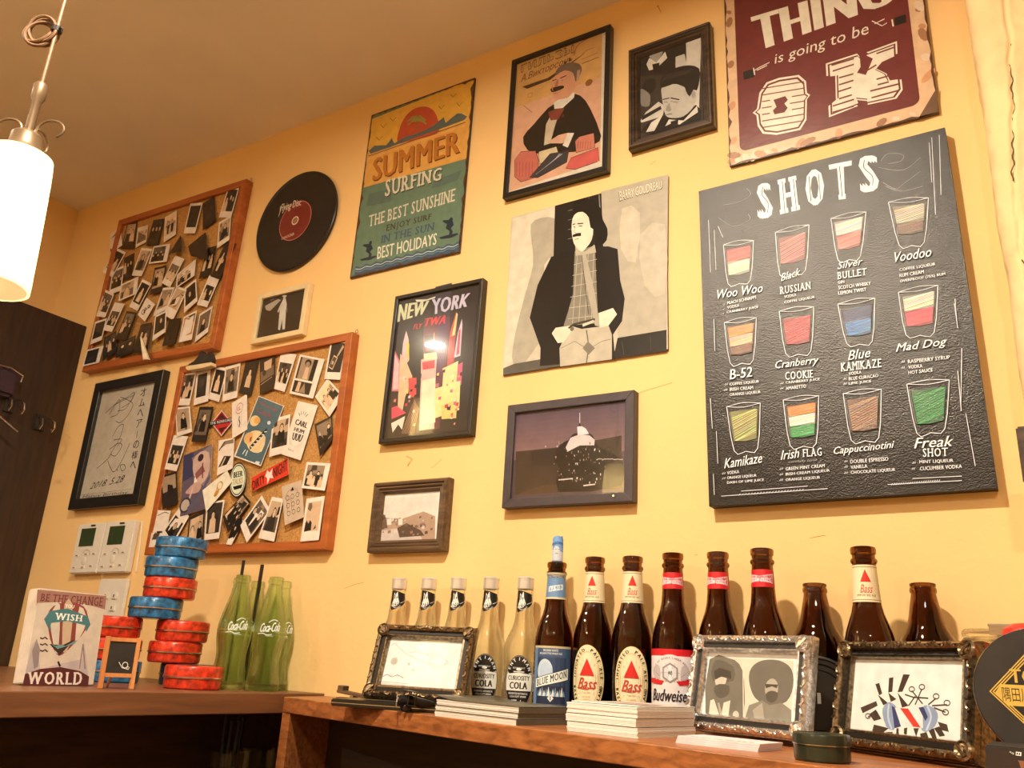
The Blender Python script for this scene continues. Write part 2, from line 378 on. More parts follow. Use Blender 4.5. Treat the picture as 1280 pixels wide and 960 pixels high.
    def text(s, t, quad, col, bold=0.0, slab=0.0, shear=0.0, space=1.0):   # quad TL TR BR BL
        V, F = glyphs(t, bold, slab, shear, space)
        if not V: return
        x0 = min(v[0] for v in V); x1 = max(v[0] for v in V); y0 = min(v[1] for v in V); y1 = max(v[1] for v in V)
        q = [Vector(p[:2]) for p in s.T(quad)]; o = []
        for x, y in V:
            a = (x - x0) / (x1 - x0); b = (y - y0) / (y1 - y0 + 1e-9); o.append((q[3] * (1 - a) + q[2] * a) * (1 - b) + (q[0] * (1 - a) + q[1] * a) * b)
        for g in F: s.raw(o, g, col)
    def arctext(s, t, c, r, a0, a1, hgt, col, bold=0.0, flip=False, ry=None, ratio=1.0):
        ry = ry or r; n = len(t); N = 200; tab = [0.0]; an = [a0 + (a1 - a0) * k / N for k in range(N + 1)]
        for k in range(N): tab.append(tab[-1] + math.hypot(r * (math.cos(an[k + 1]) - math.cos(an[k])), ry * (math.sin(an[k + 1]) - math.sin(an[k]))))
        for i, ch in enumerate(t):
            if ch == ' ': continue
            g_ = tab[-1] * (i + 0.5) / n; a = next(an[k] for k in range(N + 1) if tab[k] >= g_); V, F = glyphs(ch, bold)
            if not V: continue
            x0 = min(v[0] for v in V); x1 = max(v[0] for v in V); k = hgt / 0.72
            up = Vector((math.cos(a) / r, math.sin(a) / ry)).normalized() * (-1 if flip else 1); ux = Vector((up.y, -up.x))
            base = Vector((c[0] + r * math.cos(a), c[1] + ry * math.sin(a)))
            for g in F: s.raw([base + ux * ((x - (x0 + x1) / 2) * k * ratio) + up * (y * k) for x, y in V], g, col)
    def build(s, name, m, parent=None, off=None, smooth=False, flip=True):
        me = bpy.data.meshes.new(name); vs = s.v if off is None else [tuple(Vector(v) - Vector(off)) for v in s.v]
        me.from_pydata([tuple(v) for v in vs], [], s.f); me.materials.append(m)
        ca = me.color_attributes.new('Col', 'FLOAT_COLOR', 'CORNER'); data = []
        for p, c in zip(me.polygons, s.c): data += list(c) * p.loop_total
        ca.data.foreach_set('color', data)
        o = bpy.data.objects.new(name, me); C.objects.link(o)
        if off is not None and parent is None: o.location = off
        if parent is not None: o.parent = parent
        return o
def planeart(Mw, y, **k):                # art on local plane y (viewer on -y); pixels are traced back onto it
    Mi = Mw.inverted(); e = Mi @ EYE; R3 = Mi.to_3x3()
    def un(p):
        d = R3 @ ray(*p); t = (y - e.y) / d.y; q = e + d * t; return (q.x, q.z)
    return Art(lambda u, v, l: (u, y - l, v), un, **k)
def quadart(P, nrm=Vector((0, -1, 0)), **k):    # P = TL TR BR BL in space, unit coordinates
    P = [Vector(p) for p in P]
    return Art(lambda u, v, l: tuple((P[3] * (1 - u) + P[2] * u) * (1 - v) + (P[0] * (1 - u) + P[1] * u) * v + nrm * l), None, **k)
def rectfit(quad, y):
    p = [W(q[0], q[1], y) for q in quad]; c = (p[0] + p[1] + p[2] + p[3]) / 4
    w_ = ((p[1] - p[0]).length + (p[2] - p[3]).length) / 2; h_ = ((p[0] - p[3]).length + (p[1] - p[2]).length) / 2
    a = (math.atan2(p[1].z - p[0].z, p[1].x - p[0].x) + math.atan2(p[2].z - p[3].z, p[2].x - p[3].x)) / 2
    return c, w_, h_, a

# ================================================================== SETTING
XL, XR, YF, ZF, ZC = -2.355, 2.2, -3.9, -1.35, 1.24
b = MB(); b.box(XL - .1, 0, ZF, XR, .12, ZC); back = struct(b.build('wall_back', M['wall'])); back['label'] = 'yellow plastered wall hung with pictures'
b = MB(); b.box(XL - .12, YF, ZF, XL, .0, ZC); struct(b.build('wall_left', M['wall']))
b = MB(); b.box(XR, YF, ZF, XR + .12, .12, ZC); struct(b.build('wall_right', M['wall']))
b = MB(); b.box(XL - .12, YF - .12, ZF, XR + .12, YF, ZC); struct(b.build('wall_front', M['wall']))
b = MB(); b.box(XL - .12, YF - .12, ZC, XR + .12, .12, ZC + .1); struct(b.build('ceiling', M['ceiling']))
b = MB(); b.box(XL - .12, YF - .12, ZF - .1, XR + .12, .12, ZF); struct(b.build('floor', M['floor']))
# fine cracks and nicks in the plaster, proud dark hairlines that carry the crack shade as colour
def hair(pts, r, parent=None):
    b = MB(); b.tube([W(p[0], p[1], -0.0002) for p in pts], r, 5); o = b.build('crack', M['crack'], parent); return o
for pts in ([(797, 492), (808, 488), (818, 485), (832, 481), (840, 478)], [(835, 727), (838, 722)], [(868, 694), (872, 693)], [(696, 690), (699, 686)],
            [(812, 206), (820, 201)], [(1012, 673), (1020, 671), (1032, 669)], [(430, 736), (442, 731), (455, 728)], [(684, 228), (689, 223)], [(540, 585), (546, 580), (552, 574)]):
    hair(pts, 0.0002, back)
# rough plaster pilaster on the right, its left arris at x = 0
bm = bmesh.new(); NX, NZ = 110, 300; rnd = random.Random(4)
from mathutils import noise
px0, pz0, pz1, PD = 0.004, ZF, ZC, 0.11
def pil(u, z):                     # u = path length around the rounded arris
    r = 0.03
    if u < PD - r: x, y, nx, ny = px0, -u, -1, 0
    elif u < PD - r + r * PI / 2: a = (u - PD + r) / r; x, y = px0 + r - r * math.cos(a), -(PD - r) - r * math.sin(a); nx, ny = -math.cos(a), -math.sin(a)
    else: x, y, nx, ny = px0 + r + (u - PD + r - r * PI / 2), -PD, 0, -1
    d = noise.noise(Vector((x * 9, z * 9, y * 9))) * .0035 + noise.noise(Vector((x * 45, z * 45, y * 45))) * .0016
    for cx0, amp, ph in ((0.035, .012, 0), (0.085, .012, 2)):      # long wandering cracks pressed into the coat
        cc = cx0 + amp * math.sin(z * 9 + ph) + .004 * noise.noise(Vector((z * 30, ph, 0)))
        if ny < -.5: d -= .0045 * math.exp(-((x - cc) / .0022) ** 2) - .0016 * math.exp(-((x - cc) / .007) ** 2)
    return (x + nx * d, y + ny * d, z)
us = [.16 * i / 70 for i in range(70)] + [.16 + .9 * (i / 40) for i in range(41)]; zs = [-.4 + 1.64 * j / 330 for j in range(331)]
zs = [ZF] + zs
vv = [[bm.verts.new(pil(u, z)) for u in us] for z in zs]
for j in range(len(zs) - 1):
    for i in range(len(us) - 1): bm.faces.new((vv[j][i], vv[j][i + 1], vv[j + 1][i + 1], vv[j + 1][i]))
me = bpy.data.meshes.new('pilaster'); bm.to_mesh(me); bm.free(); me.materials.append(M['rough_plaster'])
for p in me.polygons: p.use_smooth = True
o = bpy.data.objects.new('trim_1', me); C.objects.link(o)
for ph, cx0 in ((0, .035), (2, .085)):  # dark lines colour the shade into the pressed cracks
    for seg in range(5):
        z0_ = -.35 + seg * .32; b = MB(); b.tube([(cx0 + .012 * math.sin(z * 9 + ph) + .004 * noise.noise(Vector((z * 30, ph, 0))) + .0012 * math.sin(z * 310 + ph), -.1072 + .0012 * math.sin(z * 57), z) for z in [z0_ + .0045 * k for k in range(48)]], .0008, 5); b.build('crack', M['crack'], o); struct(o); o['label'] = 'rough cracked plaster pilaster at the right edge'
# dark panelled partition standing in the left corner
b = MB(); b.box(XL, -1.0, ZF, -2.165, -0.0005, 0.828); struct(b.build('trim_2', M['darkpanel'], bevel=.002)).__setitem__('label', 'dark stained wooden partition in the left corner')

# recessed downlights that carry the lamps
def downlight(x, y, r, lab):
    e = empty('ceiling_downlight', lab, 'ceiling light', (x, y, ZC))
    b = MB(); b.lathe([(r, -.002), (r + .012, -.002), (r + .014, -.008), (r + .006, -.012), (r, -.010)], 32, closed=True); b.build('trim_ring', M['plastic'], e, smooth=True)
    b = MB(); b.lathe([(0, -.001), (r + .004, -.001), (r + .004, -.004), (0, -.004)], 24); b.build('reflector', M['steel'], e)
downlight(-.48, -1.0, .06, 'recessed round ceiling downlight in front of the picture wall')
downlight(-1.95, -1.30, .06, 'recessed round ceiling downlight by the dark partition')
downlight(.35, -2.2, .07, 'added unseen ceiling downlight for fill light, on the right behind the viewer')
downlight(-1.4, -2.9, .07, 'recessed round ceiling downlight at the far back of the room')

# ================================================================== PICTURES ON THE WALL
def rails(w_, h_, prof, root, m, name='frame_rail', bev=0):
    hw, hh = w_ / 2, h_ / 2; outs = []
    cs = lambda i: [(-hw + i, -hh + i), (hw - i, -hh + i), (hw - i, hh - i), (-hw + i, hh - i)]
    for k in range(4):
        b = MB(); A = [(cs(i)[k], y) for i, y in prof]; B = [(cs(i)[(k + 1) % 4], y) for i, y in prof]; n = len(prof)
        vs = [(p[0], y, p[1]) for p, y in A] + [(p[0], y, p[1]) for p, y in B]
        b.add(vs, [(i, (i + 1) % n, n + (i + 1) % n, n + i) for i in range(n)] + [tuple(range(n)), tuple(range(2 * n - 1, n - 1, -1))])
        o = b.build(name, m, root, bevel=bev); outs.append(o)
    return outs
def wallpic(name, label, cat, quad, t, rw, m, prof=None, inset=0.006, pane=True, bev=0.0006, pm='gloss', group=None, base=(200, 190, 170)):
    c, w_, h_, a = rectfit(quad, -t)
    root = empty(name, label, cat, (c.x, -0.0008, c.z), (0, -a, 0), group)
    prof = prof(rw, t) if prof else [(0, 0), (0, -t + .001), (.001, -t), (rw - .001, -t), (rw, -t + .001), (rw, 0)]
    rails(w_, h_, prof, root, m, bev=bev)
    b = MB(); b.box(-w_ / 2 + rw * .6, -t + inset + .0005, -h_ / 2 + rw * .6, w_ / 2 - rw * .6, -.001, h_ / 2 - rw * .6); b.build('backing_board', M['blackmatte'], root)
    A = planeart(mtx(root), -t + inset); A.W, A.H = w_ / 2 - rw, h_ / 2 - rw; A.t = t
    A.raw([(-A.W, -A.H), (A.W, -A.H), (A.W, A.H), (-A.W, A.H)], [(0, 1, 2, 3)], K(*base)); A.lv = 3e-5
    A.root = root; A.pane = pane; A.pm = pm
    return A
def finish(A, nm='print'):
    A.build(nm, M[A.pm], A.root)
    if A.pane:
        b = MB(); y = -A.t + .0022; b.box(-A.W - .001, y, -A.H - .001, A.W + .001, y + .0012, A.H + .001); b.build('glass_pane', M['pane'], A.root)
moulded = lambda rw, t: [(0, 0), (0, -t * .75), (rw * .12, -t), (rw * .32, -t), (rw * .4, -t * .86), (rw * .55, -t * .92), (rw * .66, -t * .72), (rw * .8, -t * .78), (rw, -t * .45), (rw, 0)]
BLK, WHT = K(24, 20, 16), K(250, 240, 220)
def nail(px, py, L=.012, parent=None):
    p = W(px, py, 0); b = MB(); b.tube([(p.x, .002, p.z), (p.x, -L, p.z + .002)], .0008, 6); b.tube([(p.x, -L, p.z + .002), (p.x, -L - .0008, p.z + .002)], .0019, 8)
    return b

# ---- tin sign SUMMER SURFING
def flat(name, label, cat, quad, t, edge_mat, pm, base, group=None):
    c, w_, h_, a = rectfit(quad, -t); root = empty(name, label, cat, (c.x, -.0008, c.z), (0, -a, 0), group)
    A = planeart(mtx(root), -t - .0002); A.W, A.H = w_ / 2, h_ / 2; A.raw([(-A.W, -A.H), (A.W, -A.H), (A.W, A.H), (-A.W, A.H)], [(0, 1, 2, 3)], K(*base)); A.lv = 3e-5
    A.root = root; A.pm = pm; A.pane = False; A.t = t
    b = MB(); b.box(-w_ / 2, -t, -h_ / 2, w_ / 2, 0, h_ / 2); b.build(edge_mat[1], edge_mat[0], root, bevel=.0004)
    return A
q = crop(420, 80, 3.43)
A = flat('tin_sign', 'rusty-edged tin sign with orange sun over green, reading SUMMER SURFING', 'sign', [(462, 145), (594, 98), (575, 315), (441, 348)], .004, (M['walnutdark'], 'sign_plate'), 'tin', (104, 128, 98))
A.poly(q((150, 238), (592, 62), (560, 405), (118, 530)), K(232, 168, 78)); A.poly(q((150, 238), (592, 62), (575, 240), (140, 385)), K(234, 176, 66))
A.poly(q((262, 335), (275, 270), (300, 222), (335, 192), (375, 182), (410, 192), (432, 222), (440, 262), (430, 300), (300, 335)), K(196, 76, 44), 3)
A.poly(q((148, 385), (165, 350), (215, 348), (240, 316), (250, 340), (300, 310), (345, 300), (420, 262), (462, 228), (470, 252), (520, 212), (548, 218), (550, 240), (350, 312)), K(92, 104, 96), 2)
for k in range(7):
    a = -.2 + k * .62; cx, cz = 346, 245; A.line(q((cx, cz), (cx + 20 * math.cos(a), cz - 18 * math.sin(a) - 6), (cx + 42 * math.cos(a), cz - 26 * math.sin(a) + 8)), .004, K(150, 150, 70), smooth=3)
A.line(q((346, 245), (350, 275), (342, 300)), .003, K(128, 110, 60))
for bx, by in ((245, 240), (203, 268), (452, 188), (503, 138), (530, 175), (186, 322)): A.line(q((bx - 12, by - 8), (bx - 3, by + 2), (bx, by + 6), (bx + 4, by - 2), (bx + 14, by - 12)), .0012, K(70, 50, 30))
A.line(q((140, 395), (555, 250)), .0022, K(120, 84, 44)); A.line(q((135, 408), (553, 262)), .0015, K(250, 190, 110))
A.text('SUMMER', q((163, 412), (536, 285), (534, 383), (158, 508)), K(110, 62, 26), .035); A.text('SUMMER', q((160, 408), (531, 281), (529, 378), (155, 503)), K(196, 118, 40), .035)
for p in (((140, 560), (240, 530), (235, 590), (130, 612)), ((420, 500), (540, 455), (520, 500), (410, 535))): A.poly(q(*p), K(92, 112, 96))
A.text('SURFING', q((216, 500), (458, 448), (453, 500), (212, 574)), K(60, 56, 40), .03, .06); A.text('SURFING', q((213, 496), (455, 443), (450, 496), (209, 570)), K(226, 210, 174), .03, .06)
A.text('THE BEST SUNSHINE', q((142, 650), (514, 532), (509, 588), (139, 700)), K(222, 206, 172), .02, .05)
A.text('ENJOY SURF', q((218, 690), (412, 640), (408, 672), (214, 726)), K(64, 48, 30), .015, .04)
A.text('IN THE SUN', q((196, 736), (424, 678), (420, 712), (192, 770)), K(62, 84, 104), .02, .05)
A.text('BEST HOLIDAYS', q((180, 784), (434, 724), (430, 774), (176, 838)), K(238, 226, 190), .02)
wv = [(84 + 22 * i, 872 - 5.1 * i * 1.05 + (5 if i % 2 else -5)) for i in range(21)]
A.poly(q(*(wv + [(532, 800), (78, 915)])), K(66, 92, 104))
for dz, cc in ((8, (226, 220, 196)), (18, (120, 150, 150)), (26, (54, 76, 90))): A.line(q(*[(x, y + dz + (0 if i % 2 else 4)) for i, (x, y) in enumerate(wv)]), .0014, K(*cc), smooth=3)
for ox, oy, k in ((140, 800, 1), (485, 700, 1.15)):
    A.ell(q((ox + 8, oy - 32))[0], .004 * k, .005 * k, K(34, 48, 58))
    A.poly(q(*[(ox + x * k, oy + y * k) for x, y in ((0, -28), (14, -22), (18, -8), (6, 4), (14, 16), (8, 30), (0, 28), (2, 14), (-12, 4), (-8, -12), (-24, -20), (-22, -26))]), K(34, 48, 58))
    A.poly(q(*[(ox + x * k, oy + y * k) for x, y in ((-38, 38), (-10, 30), (30, 22), (36, 26), (6, 40), (-30, 44))]), K(34, 48, 58))
rn = random.Random(3)
def ragged(A, c4, wd, col, n=34):
    uv = [Vector(p) for p in ((-A.W, -A.H), (A.W, -A.H), (A.W, A.H), (-A.W, A.H))]
    for k in range(4):
        a, b_ = uv[k], uv[(k + 1) % 4]; inn = Vector((-(b_ - a).y, (b_ - a).x)).normalized(); pts = [a, b_]
        for i in range(n, -1, -1): pts.append(a + (b_ - a) * (i / n) + inn * (wd * rn.uniform(.15, 1) * (1.8 if rn.random() < .12 else 1)))
        A.raw([tuple(p) for p in pts], tessellate_polygon([[Vector((p.x, p.y, 0)) for p in pts]]), col)
ragged(A, None, .006, K(96, 58, 34)); ragged(A, None, .003, K(50, 30, 20)); finish(A)
# ---- tin sign ... going to be OK
b = MB(); x0, x1, z0, z1 = -.362, -.05, .804, 1.214
root = empty('tin_sign', 'dark red tin sign with cream letters about being OK, cut by the top edge', 'sign', ((x0 + x1) / 2, -.0008, (z0 + z1) / 2))
b.box(-.156, -.006, -.205, .156, 0, .205); b.build('sign_plate', M['walnutdark'], root, bevel=.0005)
A = planeart(mtx(root), -.0062); A.W, A.H, A.root, A.pm, A.pane, A.t = .156, .205, root, 'tin', False, .006
A.raw([(-A.W, -A.H), (A.W, -A.H), (A.W, A.H), (-A.W, A.H)], [(0, 1, 2, 3)], K(226, 182, 134)); A.lv = 3e-5
for i in range(46):
    e = rn.random() * 4; k = int(e); t = e - k; u, v = [(-A.W + .31 * t, -A.H + .008), (A.W - .008, -A.H + .41 * t), (-A.W + .31 * t, A.H - .008), (-A.W + .008, -A.H + .41 * t)][k]
    A.ell((u, v), rn.uniform(.003, .014) if k % 2 == 0 else .006, rn.uniform(.003, .014) if k % 2 else .006, K(*rn.choice([(200, 140, 90), (232, 200, 160), (170, 116, 74), (214, 150, 100)])), rn.random() * 3, 9, uvspace=True)
ragged(A, None, .004, K(90, 52, 34)); A.poly([(1172 - 24, 148), (1172, 108), (1172, 140), (1140, 148)], K(112, 78, 52), 0)
q = crop(880, 0, 3.2)
def rr(x0, z0, x1, z1, r, n=5):
    o = []
    for cx, cz, a0 in ((x1 - r, z1 - r, 0), (x0 + r, z1 - r, PI / 2), (x0 + r, z0 + r, PI), (x1 - r, z0 + r, 1.5 * PI)):
        o += [(cx + r * math.cos(a0 + PI / 2 * k / n), cz + r * math.sin(a0 + PI / 2 * k / n)) for k in range(n + 1)]
    return o
pp = rr(-.138, -.183, .133, .188, .012); A.raw(pp, [tuple(range(len(pp)))], K(112, 42, 36))
CR = K(238, 222, 188)
A.text('EVERY', [(918, -128), (1112, -200), (1128, -70), (930, -8)], CR, .05)
A.text('THING', q((186, 68), (748, -100), (752, 12), (212, 208)), CR, .07)
A.text('is going to be', q((280, 218), (655, 88), (662, 150), (284, 268)), CR, 0, 0, .15)
for hx, hy, sg in ((262, 262, 1), (672, 96, -1)):
    A.line(q((hx, hy - 12), (hx - 40 * sg, hy + 8), (hx - 60 * sg, hy + 12 * sg + 8)), .0016, CR); A.line(q((hx - 10 * sg, hy + 8 * 0), (hx - 50 * sg, hy + 20 * sg)), .0016, CR)
A.poly(q((156, 288), (200, 275), (202, 308), (160, 320)), BLK); A.poly(q((762, 72), (806, 58), (810, 90), (764, 104)), BLK); A.line(q((198, 272), (203, 300)), .002, CR); A.line(q((752, 78), (757, 106)), .002, CR)
O_out = ((222, 372), (250, 330), (300, 312), (380, 300), (408, 325), (412, 372), (425, 380), (412, 398), (410, 480), (385, 520), (290, 540), (235, 535), (215, 505), (210, 462), (195, 452), (212, 436))
A.poly(q(*O_out), CR); A.poly(q(*[(318 + (x - 318) * .93, 425 + (y - 425) * .93) for x, y in O_out]), K(112, 42, 36)); A.poly(q(*[(318 + (x - 318) * .87, 425 + (y - 425) * .87) for x, y in O_out]), CR)
for k in range(7): yy = 345 + k * 26; A.line(q((232, yy + 10), (400, yy - 18)), .0020, K(120, 50, 42))
A.poly(q((262, 392), (330, 370), (352, 385), (342, 410), (352, 440), (330, 462), (268, 472), (262, 440), (272, 425)), CR); A.poly(q((278, 400), (325, 385), (336, 400), (322, 415), (335, 432), (322, 450), (282, 458), (276, 442), (290, 428)), K(112, 42, 36))
K_out = ((487, 255), (612, 215), (622, 225), (625, 262), (608, 290), (648, 300), (680, 225), (650, 210), (772, 165), (774, 215), (720, 240), (690, 275), (730, 295), (745, 325), (790, 318), (795, 360), (770, 395), (655, 420), (655, 405), (605, 400), (615, 425), (500, 470), (498, 425), (528, 400), (525, 300), (490, 305))
A.poly(q(*K_out), CR); kc = (640, 318); A.poly(q(*[(kc[0] + (x - kc[0]) * .95, kc[1] + (y - kc[1]) * .94) for x, y in K_out]), K(112, 42, 36)); A.poly(q(*[(kc[0] + (x - kc[0]) * .9, kc[1] + (y - kc[1]) * .89) for x, y in K_out]), CR)
for s_, e_ in (((510, 262), (600, 235)), ((515, 285), (600, 258)), ((540, 312), (598, 296)), ((540, 340), (598, 322)), ((535, 368), (590, 350)), ((540, 396), (592, 380)), ((515, 425), (600, 398)), ((515, 450), (600, 425)), ((690, 215), (760, 190)), ((640, 290), (690, 260)), ((690, 318), (735, 305)), ((695, 340), (740, 328)), ((665, 365), (785, 335)), ((670, 392), (780, 362))): A.line(q(s_, e_), .0028, K(120, 50, 42))
finish(A)

# ---- cocktail chart SHOTS
A = flat('canvas_print', 'large black chalk-style canvas headed SHOTS with twelve drawn shot glasses', 'picture', [(876, 240), (1183, 158), (1245, 612), (884, 632)], .02, (M['blackmatte'], 'stretched_canvas'), 'canvas', (16, 14, 13))
q = crop(860, 150, 3.2); CH = K(232, 226, 214); CG = K(150, 144, 132)
def inline(A, t, quad, col):
    A.text(t, quad, col, .05, .1)
for ch, qq in (('S', ((275, 255), (330, 250), (342, 388), (278, 398))), ('H', ((358, 240), (432, 222), (448, 358), (368, 378))), ('O', ((466, 205), (540, 190), (548, 335), (474, 348))), ('T', ((562, 180), (655, 162), (650, 312), (585, 322))), ('S', ((680, 145), (758, 140), (766, 280), (690, 295)))):
    A.text(ch, q(*qq), CH, .075, .05)
    continue
    m = [((a[0]) , a[1]) for a in qq]; cxm = sum(a[0] for a in qq) / 4; cym = sum(a[1] for a in qq) / 4
    A.text(ch, q(*[(cxm + (a[0] - cxm) * .93, cym + (a[1] - cym) * .95) for a in qq]), K(48, 42, 38), .002)
for pts in (((377, 245), (388, 372)), ((421, 236), (434, 360)), ((484, 225), (492, 325)), ((522, 215), (530, 318)), ((606, 185), (617, 306)), ((300, 268), (296, 300), (320, 330), (318, 372)), ((706, 160), (704, 192), (738, 225), (738, 262))): A.line(q(*pts), .0012, K(40, 36, 32), smooth=3)
for pts in (((770, 165), (800, 135), (860, 140), (850, 165), (800, 175)), ((780, 250), (830, 275), (870, 250), (930, 205)), ((790, 265), (850, 285), (940, 265)), ((140, 340), (200, 330), (250, 300), (235, 275)), ((120, 390), (180, 425), (245, 400), (240, 375)), ((760, 190), (860, 200), (930, 150))): A.line(q(*pts), .0008, CG, smooth=5)
for pts in (((975, 70), (990, 380)), ((1005, 60), (1012, 300)), ((965, 90), (975, 250)), ((82, 400), (90, 610)), ((105, 440), (112, 600)), ((1068, 715), (1075, 800)), ((120, 425), (140, 470))): A.line(q(*pts), .0007, CH)
def tumbler(q, TL, TR, BR, BL, bands, base=.18):
    l = lambda a, b_, t: (a[0] + (b_[0] - a[0]) * t, a[1] + (b_[1] - a[1]) * t); rn = random.Random(int(TL[0] * 7 + TL[1]))
    for t0, t1, col in bands:
        P = [l(TL, BL, t0), l(TR, BR, t0), l(TR, BR, t1), l(BL, BL, 0) if 0 else l(TL, BL, t1)]; m = l(P[2], P[3], .5); inn = .07
        P = [l(P[0], P[1], inn), l(P[0], P[1], 1 - inn), l(P[3], P[2], 1 - inn), (m[0], m[1] + 6), l(P[3], P[2], inn)]
        A.poly(q(*P), K(*[c * .62 for c in col]))
        n = 13
        for k in range(n):
            t = (k + rn.uniform(-.2, .2) + .5) / n; y0 = t + .18; y1 = t - .18
            c0 = max(0, min(1, y0)); c1 = max(0, min(1, y1)); a = l(l(P[0], P[4], c0), l(P[1], P[2], c0), .03 + .5 * max(0, y0 - 1)); b_ = l(l(P[0], P[4], c1), l(P[1], P[2], c1), .97 - .5 * max(0, -y1))
            A.line(q(a, b_), .0010, K(*[min(255, c * rn.uniform(.9, 1.15)) for c in col]))
    A.line(q(TL, BL, ((BL[0] + BR[0]) / 2, (BL[1] + BR[1]) / 2 + 7), BR, TR), .0010, CH, smooth=3)
    mt = ((TL[0] + TR[0]) / 2, (TL[1] + TR[1]) / 2); A.line(q(TL, (mt[0], mt[1] - 9), TR), .0008, CH, smooth=4); A.line(q(TL, (mt[0], mt[1] + 9), TR), .0008, CH, smooth=4)
    i0, i1 = l(TL, BL, .1), l(TL, BL, .8); A.line(q((i0[0] + 5, i0[1]), (i1[0] + 6, i1[1])), .0005, CG)
q3 = crop(860, 380, 3.2)
RD, CRM, ORG, GRN = (214, 60, 60), (240, 225, 180), (226, 130, 60), (70, 160, 80)
tumbler(q, (142, 500), (262, 482), (250, 640), (160, 655), [(.12, .45, (216, 90, 84)), (.45, .78, (240, 224, 178))])
tumbler(q, (350, 450), (484, 420), (470, 600), (368, 620), [(.15, .75, (214, 120, 110))])
tumbler(q, (572, 395), (712, 368), (690, 545), (600, 560), [(.1, .42, (244, 214, 190)), (.42, .75, (230, 120, 104))])
tumbler(q, (802, 330), (962, 312), (945, 490), (845, 502), [(.12, .5, (206, 190, 150)), (.5, .75, (116, 84, 60))])
tumbler(q, (842, 690), (1000, 662), (985, 850), (872, 860), [(.12, .45, (226, 214, 170)), (.45, .8, (226, 66, 80))])
tumbler(q3, (146, 75), (274, 56), (262, 225), (170, 238), [(.12, .35, (232, 130, 60)), (.35, .6, (240, 180, 130)), (.6, .8, (110, 66, 44))])
tumbler(q3, (366, 30), (504, 12), (492, 190), (392, 200), [(.18, .78, (214, 56, 60))])
tumbler(q3, (600, 2), (748, -22), (738, 150), (636, 160), [(.15, .45, (30, 50, 90)), (.45, .8, (60, 120, 170))])
tumbler(q3, (156, 412), (290, 397), (280, 578), (186, 588), [(.12, .78, (206, 196, 110))])
tumbler(q3, (382, 385), (524, 368), (514, 558), (410, 568), [(.14, .36, ORG), (.36, .58, (244, 226, 190)), (.58, .82, GRN)])
tumbler(q3, (622, 360), (774, 342), (764, 536), (654, 546), [(.14, .8, (176, 128, 96))])
tumbler(q3, (876, 322), (1046, 305), (1028, 500), (916, 518), [(.14, .82, GRN)])
T = lambda qf, t, x0, y0, x1, y1, h, sh=0.0, bo=.0, sl=0.0: A.text(t, qf((x0, y0 - h), (x1, y1 - h), (x1 + 1, y1), (x0 + 1, y0)), CH, bo, sl, sh)
T(q, 'Woo Woo', 118, 718, 300, 690, 36, .3, .012); T(q, 'PEACH SCHNAPPS', 158, 740, 274, 716, 12, 0, .02); T(q, 'VODKA', 158, 758, 206, 748, 12, 0, .02); T(q, 'CRANBERRY JUICE', 156, 778, 282, 756, 12, 0, .02)
T(q, 'Black', 372, 648, 450, 622, 30, .3, .01); T(q, 'RUSSIAN', 368, 700, 492, 678, 30, 0, .02, .05); T(q, 'VODKA', 386, 716, 434, 706, 12, 0, .02); T(q, 'COFFEE LIQUEUR', 386, 738, 508, 716, 12, 0, .02)
T(q, 'Silver', 598, 600, 700, 580, 28, .3, .01); T(q, 'BULLET', 598, 640, 716, 622, 28, 0, .02, .05); T(q, 'GIN', 600, 658, 626, 654, 12, 0, .02); T(q, 'SCOTCH WHISKY', 602, 680, 732, 662, 14, 0, .02); T(q, 'LEMON TWIST', 602, 702, 714, 686, 14, 0, .02)
T(q, 'Voodoo', 826, 572, 974, 548, 40, .3, .012); T(q, 'COFFEE LIQUEUR', 846, 610, 990, 586, 14, 0, .02); T(q, 'RUM CREAM', 846, 632, 944, 616, 14, 0, .02); T(q, 'OVERPROOF (75%) RUM', 848, 656, 1030, 626, 14, 0, .02)
T(q3, 'B-52', 168, 304, 258, 292, 40, .1, .02); T(q3, 'COFFEE LIQUEUR', 168, 330, 286, 318, 13, 0, .02); T(q3, 'IRISH CREAM', 168, 350, 262, 342, 13, 0, .02); T(q3, 'ORANGE LIQUEUR', 168, 372, 292, 360, 13, 0, .02)
T(q3, 'Cranberry', 350, 270, 524, 248, 40, .3, .012); T(q3, 'COOKIE', 390, 306, 502, 296, 32, 0, .02, .05); T(q3, 'CRANBERRY JUICE', 392, 324, 528, 310, 13, 0, .02); T(q3, 'AMARETTO', 392, 346, 474, 336, 13, 0, .02)
T(q3, 'Blue', 640, 228, 730, 214, 38, .3, .012); T(q3, 'KAMIKAZE', 612, 272, 774, 254, 34, 0, .02, .05); T(q3, 'VODKA', 644, 288, 694, 280, 13, 0, .02); T(q3, 'BLUE CURACAO', 644, 308, 762, 294, 13, 0, .02); T(q3, 'LIME JUICE', 644, 328, 734, 318, 13, 0, .02)
T(q3, 'Mad Dog', 832, 204, 1036, 176, 42, .3, .012); T(q3, 'RASPBERRY SYRUP', 880, 240, 1048, 222, 15, 0, .02); T(q3, 'VODKA', 882, 262, 938, 256, 14, 0, .02); T(q3, 'HOT SAUCE', 882, 284, 980, 272, 14, 0, .02)
T(q3, 'Kamikaze', 146, 660, 298, 636, 40, .3, .012); T(q3, 'VODKA', 158, 684, 206, 678, 13, 0, .02); T(q3, 'ORANGE LIQUEUR', 158, 704, 276, 694, 13, 0, .02); T(q3, 'DASH OF LIME JUICE', 158, 724, 306, 712, 13, 0, .02)
